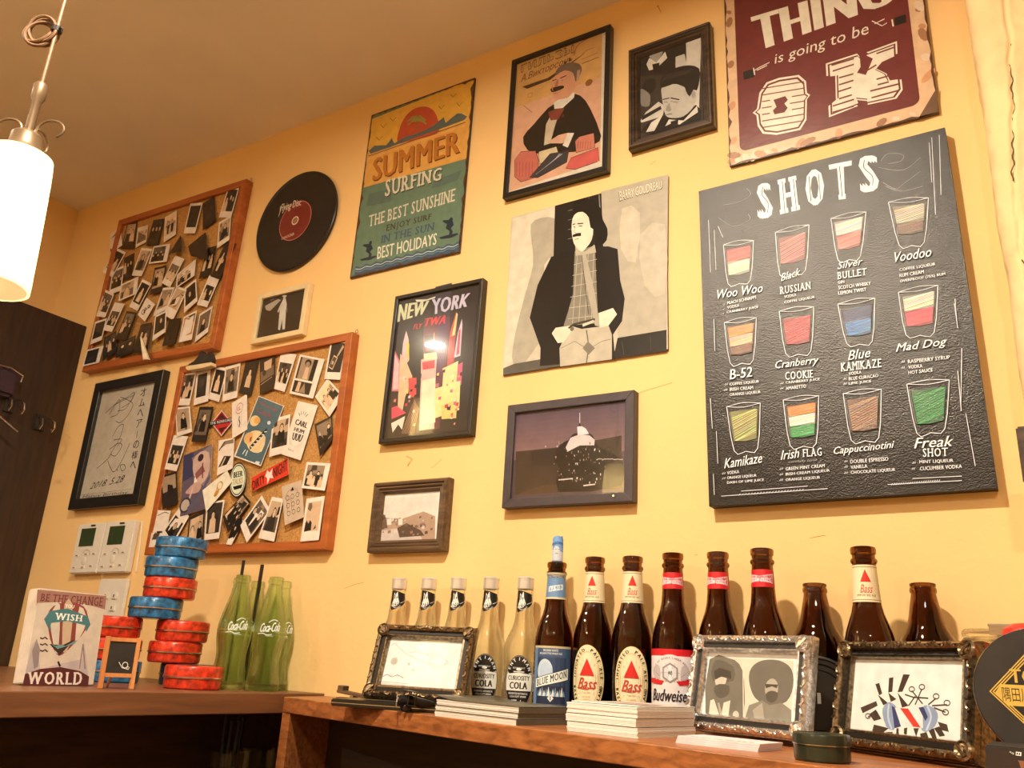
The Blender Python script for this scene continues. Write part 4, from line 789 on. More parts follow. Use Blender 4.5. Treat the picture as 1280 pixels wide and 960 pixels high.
def card(quad, label, cat='photo', bt='w', scene=None, ins=(.09, .08, .20, .09), seed=None, name='instant_photo', group='photos pinned to the cork boards', lift=.003, bg=None, custom=None, base=None):
    """quad: TL TR BR BL in pixels; ins: top right bottom left border shares."""
    layer[0] += 1; y = YB - .0004 - layer[0] % 40 * .00022
    P = [W(p[0], p[1], y - (lift if k in (2, 3) else 0)) for k, p in enumerate(quad)]
    c = (P[0] + P[1] + P[2] + P[3]) / 4
    A = quadart(P, Vector((0, -1, 0)), eps=8e-6); r = random.Random(seed or layer[0] * 17)
    col = base or (CARDW if bt == 'w' else CARDK)
    A.lv = 0; A.raw([(0, 0), (1, 0), (1, 1), (0, 1)], [(0, 1, 2, 3)], col)
    nn = len(A.v); off = Vector((0, .0004, 0))     # back and edges: a card has thickness
    A.v += [tuple(Vector(v) + off) for v in A.v[:4]]; A.f += [(0, 4, 5, 1), (1, 5, 6, 2), (2, 6, 7, 3), (3, 7, 4, 0), (7, 6, 5, 4)]; A.c += [col] * 5; A.lv = 4e-5
    if custom: custom(A, r)
    else:
        t, rt, bo, lf = ins; X = lambda u: lf + u * (1 - lf - rt); Y = lambda v: bo + v * (1 - t - bo)
        A.tr = lambda p: (X(p[0]), Y(p[1]))
        kind = scene or 'group'; dark = kind in ('night', 'pair', 'solo', 'dark')
        b0 = bg or (44 if dark else 130); A.poly([(0, 0), (1, 0), (1, 1), (0, 1)], SEP(b0))
        if kind == 'group':
            A.poly([(0, .6), (1, .62), (1, 1), (0, 1)], SEP(b0 * 1.35)); n = 5
        elif kind == 'night': n = 3
        elif kind == 'pair': n = 2
        elif kind == 'solo': n = 1
        elif kind == 'room': A.poly([(0, .45), (1, .5), (1, 1), (0, 1)], SEP(210)); A.poly([(.1, .0), (.6, .0), (.55, .4), (.2, .45)], SEP(50)); n = 1
        elif kind == 'pale': A.poly([(0, .35), (1, .4), (1, 1), (0, 1)], SEP(225)); A.poly([(.1, .1), (.9, .15), (.8, .35), (.2, .3)], SEP(90)); n = 0
        elif kind == 'dark': n = 0; A.poly([(.2, .1), (.8, .15), (.7, .5), (.3, .45)], SEP(62))
        for i in range(6): 
            x, z = r.random(), r.random(); s_ = r.uniform(.05, .2); v_ = b0 * r.uniform(.5, 1.5); A.poly([(max(0, x - s_), max(0, z - s_)), (min(1, x + s_), max(0, z - s_ * .6)), (min(1, x + s_ * .8), min(1, z + s_)), (max(0, x - s_ * .7), min(1, z + s_ * .7))], SEP(min(230, v_)))
        ar = 1.4
        for i in range(n):
            x = (i + .5 + r.uniform(-.15, .15)) / n if n > 1 else r.uniform(.4, .6); hs = {1: .15, 2: .13, 3: .11}.get(n, .085); z = r.uniform(.5, .68) if n < 4 else (.62 if i % 2 else .42)
            A.poly([(max(0, x - hs * 1.7), max(0, z - .55)), (min(1, x + hs * 1.7), max(0, z - .55)), (min(1, x + hs * 1.4), z - .12), (x + hs * .5, z - .04), (x - hs * .5, z - .04), (max(0, x - hs * 1.4), z - .12)], SEP(r.choice([24, 240, 50, 226, 30])))
            A.ell((x, z + .035), hs * .8, hs * .78, SEP(26), seg=9); A.ell((x, z), hs * .62, hs * .72, SEP(r.uniform(214, 250)), seg=9)
            A.poly([(x - hs * .4, z + .02), (x - hs * .1, z + .02), (x - hs * .1, z + .03), (x - hs * .4, z + .03)], SEP(60)); A.poly([(x + hs * .1, z + .02), (x + hs * .4, z + .02), (x + hs * .4, z + .03), (x + hs * .1, z + .03)], SEP(60))
        A.tr = None
    return tag(A.build(name, M['gloss'], off=c), label, cat, group)
U = 'on the upper board'
qa = crop(100, 260, 10.667); qb = crop(200, 220, 10.667); qc = crop(190, 290, 10.667); qd = crop(90, 340, 10.667); qe = crop(180, 370, 10.667); qf = crop(90, 400, 10.667)
RW = (.09, .22, .09, .07)          # wide border on the right: print hung sideways
PN = (.07, .08, .22, .08)
def torn(A, r): A.poly([(.05, .72), (.95, .72), (.92, .97)], K(150, 120, 84)); A.poly([(.05, .02), (.2, .12), (.06, .25)], K(90, 40, 30)); A.line([(.5, .55), (.8, .5)], .01, K(190, 150, 120))
card(qa((405, 350), (542, 240), (565, 495), (395, 610)), 'pale washed-out photo in the top left corner ' + U, custom=torn)
card(qa((635, 195), (765, 180), (715, 550), (545, 545)), 'black-bordered photo of faces on yellow, second from the top left ' + U, bt='k', bg=190, scene='pair', ins=(.08, .1, .28, .1))
card(qa((770, 265), (910, 225), (880, 455), (740, 530)), 'faded grey photo in the top row beside the yellow faces ' + U, scene='pale', ins=(.2, .07, .16, .08))
card(qa((980, 160), (1130, 140), (1040, 500), (880, 505)), 'dark-bordered photo with a pale figure, fourth in the top row ' + U, bt='k', scene='night')
card(qb((65, 550), (225, 460), (210, 780), (50, 885)), 'white photo of a group below an orange wall, top row middle ' + U, bg=190, scene='group')
card(qa((590, 665), (720, 600), (690, 930), (570, 960)), 'unbordered brown photo of standing people, second row ' + U, bt='k', scene='night', ins=(.05, .05, .2, .05))
card(qa((480, 530), (612, 592), (430, 925), (300, 850)), 'tilted white photo of a couple in the dark, left edge ' + U, scene='pair')
card(qa((430, 840), (595, 760), (545, 1100), (385, 1160)), 'white photo overlapped by the tilted couple photo ' + U, scene='group', bg=90)
card(qa((820, 530), (965, 545), (820, 910), (690, 900)), 'leaning white photo of two people under a pale ceiling ' + U, scene='room')
card(qa((985, 510), (1205, 475), (1155, 715), (915, 745)), 'sideways photo of a crowd in the second row ' + U, scene='group', bg=80, ins=RW)
card(qb((570, 370), (720, 265), (745, 590), (570, 720)), 'black-bordered photo of a white flower shape, top row ' + U, bt='k', scene='dark')
card(qb((405, 365), (570, 355), (465, 765), (315, 765)), 'white photo of a near-black night view, top row ' + U, scene='dark')
card(qb((910, 145), (1060, 145), (945, 555), (785, 550)), 'white photo in the top right corner ' + U, scene='night')
card(qb((785, 620), (950, 520), (923, 850), (760, 965)), 'white photo just under the top right one ' + U, scene='room', bg=160)
card(qc((350, 90), (385, 45), (400, 245), (215, 305)), 'dark curled snapshot bent to a triangle in the middle ' + U, bt='k', scene='dark', ins=(.02, .02, .02, .02), lift=.012)
card(qc((745, 210), (860, 180), (775, 575), (620, 625)), 'dark-bordered photo half under the black party picture ' + U, bt='k', scene='night')
card(qc((480, 190), (715, 0), (745, 370), (520, 320)), 'large dark blue-grey snapshot folded in two ' + U, bt='k', scene='dark', bg=60, ins=(.03, .03, .03, .03), lift=.010)
card(qc((985, 118), (1130, 155), (905, 635), (780, 590)), 'black photo with a thin white edge on the right frame rail ' + U, bt='k', scene='group', bg=36, ins=(.05, .05, .12, .08))
card(qc((35, 480), (190, 440), (130, 790), (-30, 840)), 'black-bordered photo of two pale faces in the centre ' + U, bt='k', scene='pair', bg=190)
card(qc((310, 310), (430, 360), (240, 740), (130, 680)), 'tilted white photo of a packed crowd in the centre ' + U, scene='group', bg=96, ins=(.28, .08, .18, .08))
card(qc((330, 570), (585, 360), (565, 580), (320, 750)), 'sideways photo of people at a table right of centre ' + U, scene='group', bg=170, ins=RW)
card(qc((430, 750), (585, 625), (605, 920), (428, 1078)), 'white photo of a bright blurred figure, lower right of centre ' + U, scene='solo')
card(qc((145, 745), (300, 735), (195, 1030), (15, 1125)), 'white photo of two faces behind the scribbled one ' + U, scene='pair', bg=170)
def scrib(A, r):
    A.poly([(.1, .3), (.9, .3), (.9, .93), (.1, .93)], K(214, 176, 130)); A.line([(.75, .9), (.6, .8), (.3, .55)], .03, BLK); A.line([(.7, .8), (.9, .78)], .03, BLK); A.poly([(.15, .36), (.5, .45), (.45, .62), (.2, .55)], K(70, 44, 30)); A.line([(.5, .35), (.7, .42), (.72, .5)], .04, K(110, 60, 36))
card(qc((330, 720), (475, 770), (278, 1173), (148, 1098)), 'overexposed photo with black pen strokes, lower centre ' + U, custom=scrib)
card(qc((765, 575), (895, 630), (733, 1003), (598, 968)), 'white photo of two people below the right frame rail ' + U, scene='pair', ins=(.3, .1, .2, .12))
card(qd((650, 170), (885, 60), (860, 290), (620, 390)), 'sideways photo of someone by a window, left part ' + U, scene='room', ins=RW)
card(qd((940, 95), (1060, 155), (870, 520), (765, 460)), 'tilted white photo of one bright figure in darkness ' + U, scene='solo', bg=34)
card(qd((440, 230), (560, 295), (440, 605), (320, 590)), 'white photo of a brown crowd on the left frame rail ' + U, scene='group', bg=80)
card(qd((570, 405), (700, 425), (530, 800), (415, 775)), 'white photo of a group below a blank wall, lower left ' + U, scene='group', bg=70, ins=(.3, .09, .2, .1))
def sketch(A, r):
    for cx, cz, s_ in ((.62, .72, .14), (.45, .5, .12), (.4, .3, .2)): A.ell((cx, cz), s_, s_ * .7, K(90, 56, 34), seg=8, ring=.05); A.ell((cx + .08, cz + .03), s_ * .4, s_ * .3, K(70, 44, 30), seg=6)
    A.line([(.5, .4), (.6, .6), (.66, .8)], .03, K(80, 50, 30))
card(qd((995, 340), (1105, 430), (970, 660), (875, 570)), 'small cream card with a brown flower drawing ' + U, cat='card', name='drawing_card', custom=sketch)
card(qd((730, 520), (860, 540), (720, 910), (580, 890)), 'dark-bordered brown photo low on the left half ' + U, bt='k', scene='group', bg=100, ins=(.08, .1, .22, .1))
card(qd((310, 665), (465, 615), (395, 905), (240, 970)), 'white photo with an almost black picture, lower left edge ' + U, scene='dark')
card(qf((200, 400), (420, 340), (360, 570), (140, 620)), 'sideways photo with a black picture in the bottom left corner ' + U, scene='dark', ins=RW)
card(qf((430, 235), (590, 145), (590, 420), (410, 545)), 'black-bordered photo of three bright faces at the bottom left ' + U, bt='k', scene='night', bg=90)
card(qf((600, 320), (855, 200), (800, 430), (580, 510)), 'sideways black-bordered photo of two faces on the bottom frame rail ' + U, bt='k', scene='pair', bg=80)
card(qf((920, 60), (1070, 30), (1000, 420), (805, 440)), 'dark-bordered photo behind the curled paper strip ' + U, bt='k', scene='pair', bg=60)
card(qe((150, 260), (300, 190), (285, 480), (110, 600)), 'white photo of one pale face, bottom middle ' + U, scene='solo', bg=50)
card(qe((340, 310), (500, 290), (410, 640), (240, 670)), 'black photo with two tiny white marks, bottom middle ' + U, bt='k', scene='dark', bg=34, ins=(.03, .03, .03, .03))
def hook_(A, r): A.poly([(.1, .2), (.92, .2), (.92, .93), (.1, .93)], K(196, 126, 70)); A.poly([(.5, .8), (.92, .62), (.92, .93), (.4, .93)], K(70, 44, 28)); A.line([(.3, .88), (.72, .72), (.6, .42)], .05, K(90, 54, 34)); A.line([(.3, .9), (.7, .78)], .04, K(236, 210, 170))
card(qe((530, 280), (705, 190), (635, 580), (460, 620)), 'white photo of an orange-brown room, bottom right ' + U, custom=hook_)
card(qe((740, 240), (915, 130), (850, 480), (675, 620)), 'white photo in the bottom right corner ' + U, scene='solo', bg=120)
# curled paper strip hanging from the lower rail
bm_ = MB(); pts = []
for j in range(9):
    t = j / 8
    for k in range(6):
        a = -1.2 + 2.4 * k / 5; wd = .003 + .010 * t; c0 = W(176.8 + 9 * t, 421.5 + 30 * t, -.024 - .014 * t); pts.append((c0.x + wd * math.sin(a), c0.y - wd * math.cos(a), c0.z))
bm_.add(pts, [(j * 6 + k, j * 6 + k + 1, (j + 1) * 6 + k + 1, (j + 1) * 6 + k) for j in range(8) for k in range(5)])
o = bm_.build('paper_strip', mat('cream_paper', K(250, 222, 176), .6), off=tuple(W(181, 436, -.03)), smooth=True, fix=False); md = o.modifiers.new('s', 'SOLIDIFY'); md.thickness = .0005
tag(o, 'small cream paper curl hanging off the lower rail of the upper cork board', 'paper', )

L = 'on the lower board'; layer[0] = 0
g = crop(200, 450, 10.667); h = crop(290, 420, 10.667); i_ = crop(340, 410, 10.667); j_ = crop(280, 490, 10.667); l_ = crop(190, 530, 10.667); P6 = crop(180, 410, 6.4); T6 = crop(300, 410, 6.4); Q6 = crop(170, 550, 6); R6 = crop(290, 550, 6)
card(g((310, 165), (490, 150), (390, 605), (195, 605)), 'white photo in the top left corner under the black shoe cutout ' + L, scene='group', bg=80)
card(g((490, 165), (680, 110), (640, 550), (445, 605)), 'white photo of one dark figure, second in the top row ' + L, scene='dark', bg=60, ins=(.1, .22, .2, .12))
card(g((745, 80), (900, 110), (785, 560), (640, 515)), 'tilted photo of a white-clad person, third in the top row ' + L, scene='solo', bg=34)
card(g((870, 95), (1075, 35), (1025, 500), (830, 555)), 'photo with a black bar at its foot, top row ' + L, scene='solo', bg=140)
card(h((190, 310), (370, 290), (250, 800), (90, 760)), 'black-bordered photo of a man in a pale shirt, top row ' + L, bt='k', scene='solo', bg=40)
def blackphoto(A, r): A.poly([(.05, .32), (.92, .42), (.92, .7), (.05, .6)], SEP(120)); A.poly([(.3, .6), (.75, .64), (.8, .9), (.3, .85)], SEP(220)); A.line([(.05, .26), (.8, .36)], .012, SEP(230)); A.ell((.3, .55), .12, .08, SEP(60))
card(h((370, 300), (575, 240), (575, 695), (370, 785)), 'black-bordered photo of a bright window and counter, top row ' + L, bt='k', custom=blackphoto)
card(h((650, 220), (860, 245), (700, 745), (560, 705)), 'white photo of several faces with a wide top edge ' + L, scene='group', bg=60, ins=(.26, .1, .2, .08))
def double(A, r):
    A.poly([(.07, .4), (.78, .4), (.78, .95), (.07, .95)], SEP(176)); A.poly([(.6, .4), (.78, .4), (.78, .95), (.62, .95)], SEP(30)); A.poly([(.07, .4), (.14, .4), (.14, .95), (.07, .95)], SEP(50)); A.ell((.42, .83), .13, .09, SEP(40)); A.ell((.42, .8), .08, .06, SEP(170)); A.poly([(.35, .42), (.55, .42), (.5, .72), (.38, .72)], SEP(226))
    A.poly([(.07, .06), (.8, .06), (.8, .35), (.07, .35)], SEP(40)); A.poly([(.2, .08), (.36, .08), (.36, .33), (.24, .33)], SEP(226)); A.poly([(.36, .08), (.62, .08), (.5, .33)], SEP(160))
card(h((905, 245), (1235, 310), (1080, 835), (765, 765)), 'wide white-bordered print holding two stacked pictures ' + L, custom=double)
def inpic(A, r):
    A.poly([(.1, .18), (.92, .18), (.92, .92), (.1, .92)], SEP(44)); A.poly([(.5, .55), (.62, .6), (.85, .82), (.75, .88)], SEP(200)); A.poly([(.14, .3), (.42, .24), (.6, .55), (.35, .62)], SEP(232)); A.poly([(.17, .32), (.40, .27), (.55, .54), (.35, .58)], SEP(80)); A.ell((.35, .42), .07, .05, SEP(200))
card(i_((785, 165), (1015, 160), (905, 690), (695, 680)), 'top right photo of a hand holding a small print ' + L, custom=inpic)
card(T6((595, 770), (735, 700), (745, 888), (640, 1026)), 'black-bordered photo of three laughing people on the right side ' + L, bt='k', scene='night', bg=150)
card(T6((600, 550), (700, 400), (825, 540), (715, 710)), 'white photo turned like a diamond near the right rail ' + L, scene='group', bg=200)
def teal(A, r):
    A.poly([(.05, .02), (.98, .02), (.98, .99), (.02, .99)], K(84, 108, 110)); RD_ = K(176, 66, 66)
    A.text('Mother Sugar', [(.12, .93), (.85, .91), (.85, .86), (.12, .88)], RD_, .02, 0, .2); A.text('L.A.R.', [(.15, .82), (.75, .80), (.75, .74), (.15, .76)], RD_, .02)
    A.ell((.22, .62), .17, .085, K(244, 206, 140)); A.ell((.30, .64), .11, .055, K(232, 170, 90)); A.poly([(.25, .45), (.5, .5), (.8, .44), (.85, .22), (.6, .16), (.35, .2), (.15, .34)], K(244, 210, 150), 2); A.poly([(.12, .4), (.32, .44), (.4, .32), (.25, .24), (.1, .3)], K(236, 180, 110), 2)
    A.line([(.42, .2), (.74, .56)], .07, K(30, 26, 24)); 
    for k in range(6): t = k / 6; A.line([(.42 + .32 * t, .23 + .34 * t), (.5 + .32 * t, .23 + .36 * t)], .018, K(244, 234, 214))
    A.ell((.72, .67), .06, .03, K(230, 226, 216)); A.line([(.3, .16), (.26, .08)], .03, K(240, 234, 220)); A.line([(.38, .16), (.38, .07)], .03, K(240, 234, 220)); A.line([(.32, .37), (.34, .3)], .05, K(176, 50, 40)); A.poly([(.78, .05), (.92, .06), (.92, .02), (.78, .02)], K(230, 226, 216))
card(j_((460, 50), (800, 185), (490, 990), (130, 860)), 'tall teal card with a cream cartoon figure and striped straw ' + L, cat='card', name='greeting_card', custom=teal)
def carl(A, r):
    B_ = K(36, 32, 28)
    for k in range(5): a = .9 + k * .36; A.line([(.45 + .22 * math.cos(a), .66 + .12 * math.sin(a)), (.45 + .34 * math.cos(a), .66 + .19 * math.sin(a))], .02, B_)
    A.text('CARL', [(.18, .68), (.82, .66), (.82, .56), (.18, .58)], B_, .06); A.text('HUM', [(.24, .53), (.76, .52), (.76, .45), (.24, .46)], B_, .05); A.text('UUU', [(.24, .43), (.78, .43), (.74, .30), (.28, .30)], B_, .07)
    A.arctext('BARBERS & COFFEE', (.5, .36), .36, PI * 1.1, PI * 1.9, .03, K(150, 140, 124), flip=True, ry=.18); A.text('BASE 07', [(.24, .14), (.56, .13), (.56, .10), (.24, .11)], K(150, 140, 124))
card(j_((990, 120), (1250, 180), (1020, 910), (765, 830)), 'tall white card printed with black doodle lettering ' + L, cat='card', name='business_card', custom=carl)
card(j_((650, 360), (885, 295), (850, 800), (600, 865)), 'white photo of a street under a blank sky in the middle ' + L, scene='room', bg=90)
card(Q6((358, 118), (572, 30), (548, 510), (330, 575)), 'tall bluish print of a bathing figure with a drum ' + L, cat='poster', name='small_poster', custom=lambda A, r: (
    A.poly([(0, 0), (1, 0), (1, 1), (0, 1)], K(104, 88, 96)), A.poly([(0, .55), (.4, .6), (.35, 1), (0, 1)], K(64, 62, 88)), A.poly([(.3, .9), (1, 1), (1, .3), (.7, .4)], K(150, 126, 120)),
    A.poly([(.35, .85), (.6, .95), (.9, .88), (.95, .6), (.8, .45), (.6, .42), (.5, .55), (.4, .6)], K(214, 176, 150), 2), A.poly([(.2, .4), (.5, .48), (.7, .4), (.6, .3), (.3, .32), (.15, .35)], K(206, 160, 140), 2), A.poly([(.45, .62), (.7, .72), (.8, .6), (.5, .52)], K(150, 90, 84)),
    A.ell((.62, .85), .1, .06, K(60, 44, 44)), A.ell((.16, .16), .2, .12, K(60, 56, 66)), A.ell((.16, .16), .15, .09, K(196, 176, 150)), A.line([(.25, .08), (.6, .2), (.98, .5)], .07, K(96, 92, 110)), A.line([(.4, .4), (.3, .25)], .05, K(220, 184, 160)), A.line([(.7, .75), (.72, .5)], .04, K(120, 60, 70))))
card(l_((890, 220), (1100, 180), (1075, 590), (865, 690)), 'white card showing two small slanted pictures, middle ' + L, name='photo_card', custom=lambda A, r: (
    A.poly([(.05, .72), (.4, .95), (.95, .95), (.95, .82), (.5, .84)], SEP(150)), A.line([(.05, .7), (.4, .93)], .05, BLK), A.poly([(.05, .22), (.4, .5), (.85, .42), (.6, .2), (.25, .22)], SEP(50)), A.line([(.25, .22), (.5, .45)], .06, SEP(230)), A.text('may flower', [(.35, .66), (.8, .63), (.8, .6), (.35, .63)], K(214, 170, 130))))
card(j_((105, 150), (305, 25), (310, 500), (110, 620)), 'white business card with a red circle emblem turned on its side ' + L, cat='card', name='business_card', custom=lambda A, r: (
    A.ell((.5, .72), .24, .15, K(190, 60, 48), ring=.02), A.text('LL.', [(.36, .78), (.62, .78), (.62, .67), (.36, .67)], K(190, 60, 48), .05), A.line([(.5, .5), (.46, .42), (.52, .3), (.46, .2)], .06, BLK), A.line([(.62, .48), (.62, .22)], .012, K(120, 110, 96)), A.line([(.36, .48), (.36, .22)], .012, K(120, 110, 96))))
card(P6((250, 640), (365, 625), (385, 830), (262, 870)), 'white photo of a smiling close-up face at the left edge ' + L, scene='solo', bg=190, ins=(.06, .08, .14, .06))
card(P6((445, 630), (555, 630), (490, 915), (378, 910)), 'black-bordered photo of a person in a dark cap, left part ' + L, bt='k', scene='solo', bg=120)
def ren(A, r):
    A.poly([(0, .5), (.5, 1), (1, .5), (.5, 0)], K(206, 190, 170)); A.poly([(.04, .5), (.5, .96), (.96, .5), (.5, .04)], K(190, 40, 36)); A.poly([(.12, .62), (.5, .95), (.72, .74), (.4, .52)], K(80, 26, 26)); A.poly([(.35, .2), (.5, .06), (.8, .36), (.7, .46)], K(80, 26, 26))
dq = P6((572, 728), (655, 678), (665, 782), (582, 838))
def diamond(A, r):
    A.poly([(.5, 1.0), (1.0, .5), (.5, 0), (0, .5)], K(226, 200, 176)); A.poly([(.5, .95), (.95, .5), (.5, .05), (.05, .5)], K(196, 44, 40)); A.poly([(.5, .88), (.72, .66), (.22, .62)], K(84, 28, 26)); A.poly([(.5, .12), (.78, .38), (.35, .28)], K(84, 28, 26))
    A.poly([(-.08, .38), (1.08, .56), (1.08, .72), (-.08, .54)], K(34, 26, 24)); A.text('THE RENEGADE', [(-.05, .52), (1.05, .69), (1.05, .59), (-.05, .42)], K(236, 226, 206), .02)
o = card(P6((540, 655), (705, 655), (705, 865), (535, 865)), 'red diamond-shaped sticker crossed by a black lettered band ' + L, cat='sticker', name='diamond_sticker', base=(0, 0, 0, 1), custom=lambda A, r: (A.v.clear(), A.f.clear(), A.c.clear(), diamond(A, r)), lift=0, group='stickers on the lower board')
card(l_((290, 150), (480, 165), (325, 630), (165, 600)), 'white photo of a dark crowd below a pale wall, left rail ' + L, scene='group', bg=44, ins=(.28, .09, .18, .1))
card(Q6((180, 270), (305, 235), (315, 470), (200, 520)), 'black-bordered photo of a silhouette, left rail ' + L, bt='k', custom=lambda A, r: (A.poly([(.1, .45), (.92, .5), (.92, .93), (.1, .93)], SEP(176)), A.ell((.52, .75), .12, .1, SEP(34)), A.poly([(.35, .3), (.8, .35), (.7, .66), (.42, .66)], SEP(36))))
card(Q6((150, 525), (260, 530), (205, 800), (95, 805)), 'washed-out white photo in the bottom left corner ' + L, custom=lambda A, r: (A.line([(.2, .85), (.6, .95), (.9, .93)], .02, BLK), A.poly([(.1, .2), (.5, .2), (.6, .4), (.2, .36)], SEP(90)), A.poly([(.35, .38), (.75, .38), (.75, .43), (.35, .43)], SEP(44)), A.line([(.15, .3), (.3, .4)], .03, BLK)))
card(Q6((330, 500), (398, 572), (265, 805), (195, 690)), 'white photo slanting right beside the bottom left corner ' + L, scene='solo', bg=50, ins=(.28, .1, .12, .1))
card(Q6((530, 470), (665, 448), (622, 738), (512, 752)), 'white scalloped-edge photo of a man with raised hands, bottom row ' + L, scene='solo', bg=60, ins=(.05, .08, .16, .08))
card(Q6((400, 580), (515, 530), (500, 785), (372, 838)), 'black-bordered photo of two people hanging over the bottom rail ' + L, bt='k', scene='pair', bg=200)
card([(304.2, 616.7), (313.3, 627.5), (285, 665.8), (278.3, 645.8)], 'black-bordered photo tilted under the round sticker ' + L, bt='k', scene='group', bg=150, ins=(.06, .06, .1, .06))
card([(253, 613), (284, 588), (290, 602), (257.5, 640)], 'cream slanted card with an orange ring drawing ' + L, cat='card', name='cream_card', custom=lambda A, r: (A.ell((.62, .5), .12, .22, K(214, 150, 60), ring=.04), A.ell((.45, .3), .1, .12, K(206, 140, 60)), A.line([(.5, .5), (.4, .35)], .04, K(214, 150, 60))), base=K(250, 234, 196))
def rnd(A, r):
    A.v.clear(); A.f.clear(); A.c.clear(); A.ell((.5, .5), .5, .5, BLK, seg=32); A.ell((.5, .5), .46, .46, K(236, 226, 190), seg=32, ring=.03); A.ell((.5, .5), .4, .4, K(232, 232, 190), seg=32)
    A.text('BEER', [(.24, .74), (.78, .74), (.78, .58), (.24, .58)], BLK, .06); A.text('TALKS', [(.2, .54), (.8, .54), (.8, .38), (.2, .38)], K(196, 150, 90), .03); A.poly([(.22, .34), (.78, .34), (.72, .24), (.3, .24)], BLK)
card([(287.5, 580), (308.5, 576), (307.5, 619), (286, 625)], 'round black-rimmed cream beer sticker ' + L, cat='sticker', name='round_sticker', custom=rnd, lift=0, group='stickers on the lower board')
card(Q6((765, 560), (803, 608), (715, 788), (675, 782)), 'narrow cutout photo of a black and white shoe, bottom row ' + L, bt='w', name='shoe_cutout', custom=lambda A, r: (A.poly([(.0, .2), (.9, .3), (1, .95), (.4, 1), (0, .6)], BLK, 2), A.line([(.1, .12), (.7, .25)], .12, K(240, 226, 200)), A.poly([(.3, .5), (.5, .5), (.5, .65), (.3, .65)], SEP(220))))
card(R6((222, 415), (290, 530), (110, 770), (62, 640)), 'white photo turned corner-up in the bottom row ' + L, scene='pair', bg=110)
card(R6((300, 425), (385, 440), (315, 762), (197, 735)), 'white photo of a seated person right of the corner-up one ' + L, scene='room', bg=100)
card(R6((560, 440), (695, 420), (650, 750), (512, 762)), 'white photo in the bottom right corner with two small silhouettes ' + L, custom=lambda A, r: (A.poly([(.12, .22), (.88, .22), (.88, .9), (.12, .9)], SEP(224)), A.poly([(.15, .75), (.32, .68), (.4, .78), (.34, .88), (.18, .88)], SEP(120)), A.poly([(.12, .22), (.5, .24), (.48, .42), (.38, .48), (.3, .4), (.2, .48), (.14, .42)], SEP(34)), A.poly([(.6, .24), (.75, .28), (.72, .36)], SEP(60))))
card(R6((560, 165), (740, 175), (695, 380), (522, 360)), 'squarish white photo of a large group, right side ' + L, scene='group', bg=120, ins=(.1, .2, .1, .08))
card(R6((372, 348), (522, 300), (540, 578), (395, 640)), 'beige card covered in small sketched portraits ' + L, cat='card', name='sketch_card', base=K(214, 184, 148), custom=lambda A, r: ([A.ell((.25 + .25 * (k % 3), .25 + .2 * (k // 3)), .09, .07, K(110, 80, 60), ring=.02, seg=10) for k in range(9)], A.arctext('PORTRAIT STUDIO', (.5, .45), .38, PI * .85, PI * .15, .05, K(90, 66, 50)), A.poly([(.42, .8), (.6, .8), (.55, .9)], BLK), A.line([(.2, .3), (.2, .6), (.42, .6), (.42, .3)], .015, K(90, 66, 50))))
def dirty(A, r):
    A.poly([(0, 0), (1, 0), (1, 1), (0, 1)], K(226, 62, 34)); A.text('DIRTY', [(.02, .72), (.36, .78), (.36, .18), (.02, .05)], K(70, 26, 24), .05); A.text('NIGHT', [(.60, .86), (.98, .98), (.98, .3), (.60, .2)], K(70, 26, 24), .05)
    A.poly([(.38, .6), (.44, .95), (.5, .7), (.58, .9), (.56, .5), (.6, .2), (.5, .35), (.42, .0), (.43, .4)], K(240, 226, 206))
card(R6((145, 285), (420, 135), (425, 260), (150, 385)), 'slanted red sticker reading DIRTY NIGHT ' + L, cat='sticker', name='red_sticker', custom=dirty, lift=0, group='stickers on the lower board')
# black sneaker cutout on the top rail
p0 = W(232, 462, -.024)
pu = [(335, 306), (362, 285), (400, 262), (432, 225), (442, 195), (458, 180), (470, 198), (490, 215), (505, 205), (516, 185), (532, 198), (542, 235), (538, 278), (400, 300)]
ps = [(333, 312), (345, 303), (400, 296), (470, 284), (536, 274), (538, 300), (470, 318), (400, 330), (350, 338), (336, 328)]
root = empty('sneaker_ornament', 'small black sneaker ornament with a cream sole on the lower cork board top rail', 'ornament', tuple(p0))
for nm, pl, m, y0, y1 in (('shoe_upper', pu, M['blackmatte'], -.036, -.024), ('shoe_sole', ps, M['paleframe'], -.038, -.0235)):
    pw = [W(*P6(p)[0], y0) for p in pl]; b = MB(); pts = [(v.x - p0.x, v.z - p0.z) for v in pw]
    ar = sum(pts[k][0] * pts[(k + 1) % len(pts)][1] - pts[(k + 1) % len(pts)][0] * pts[k][1] for k in range(len(pts)))
    if ar < 0: pts = pts[::-1]
    b.yprism(pts, y0 - p0.y, y1 - p0.y); b.build(nm, m, root, bevel=.001)

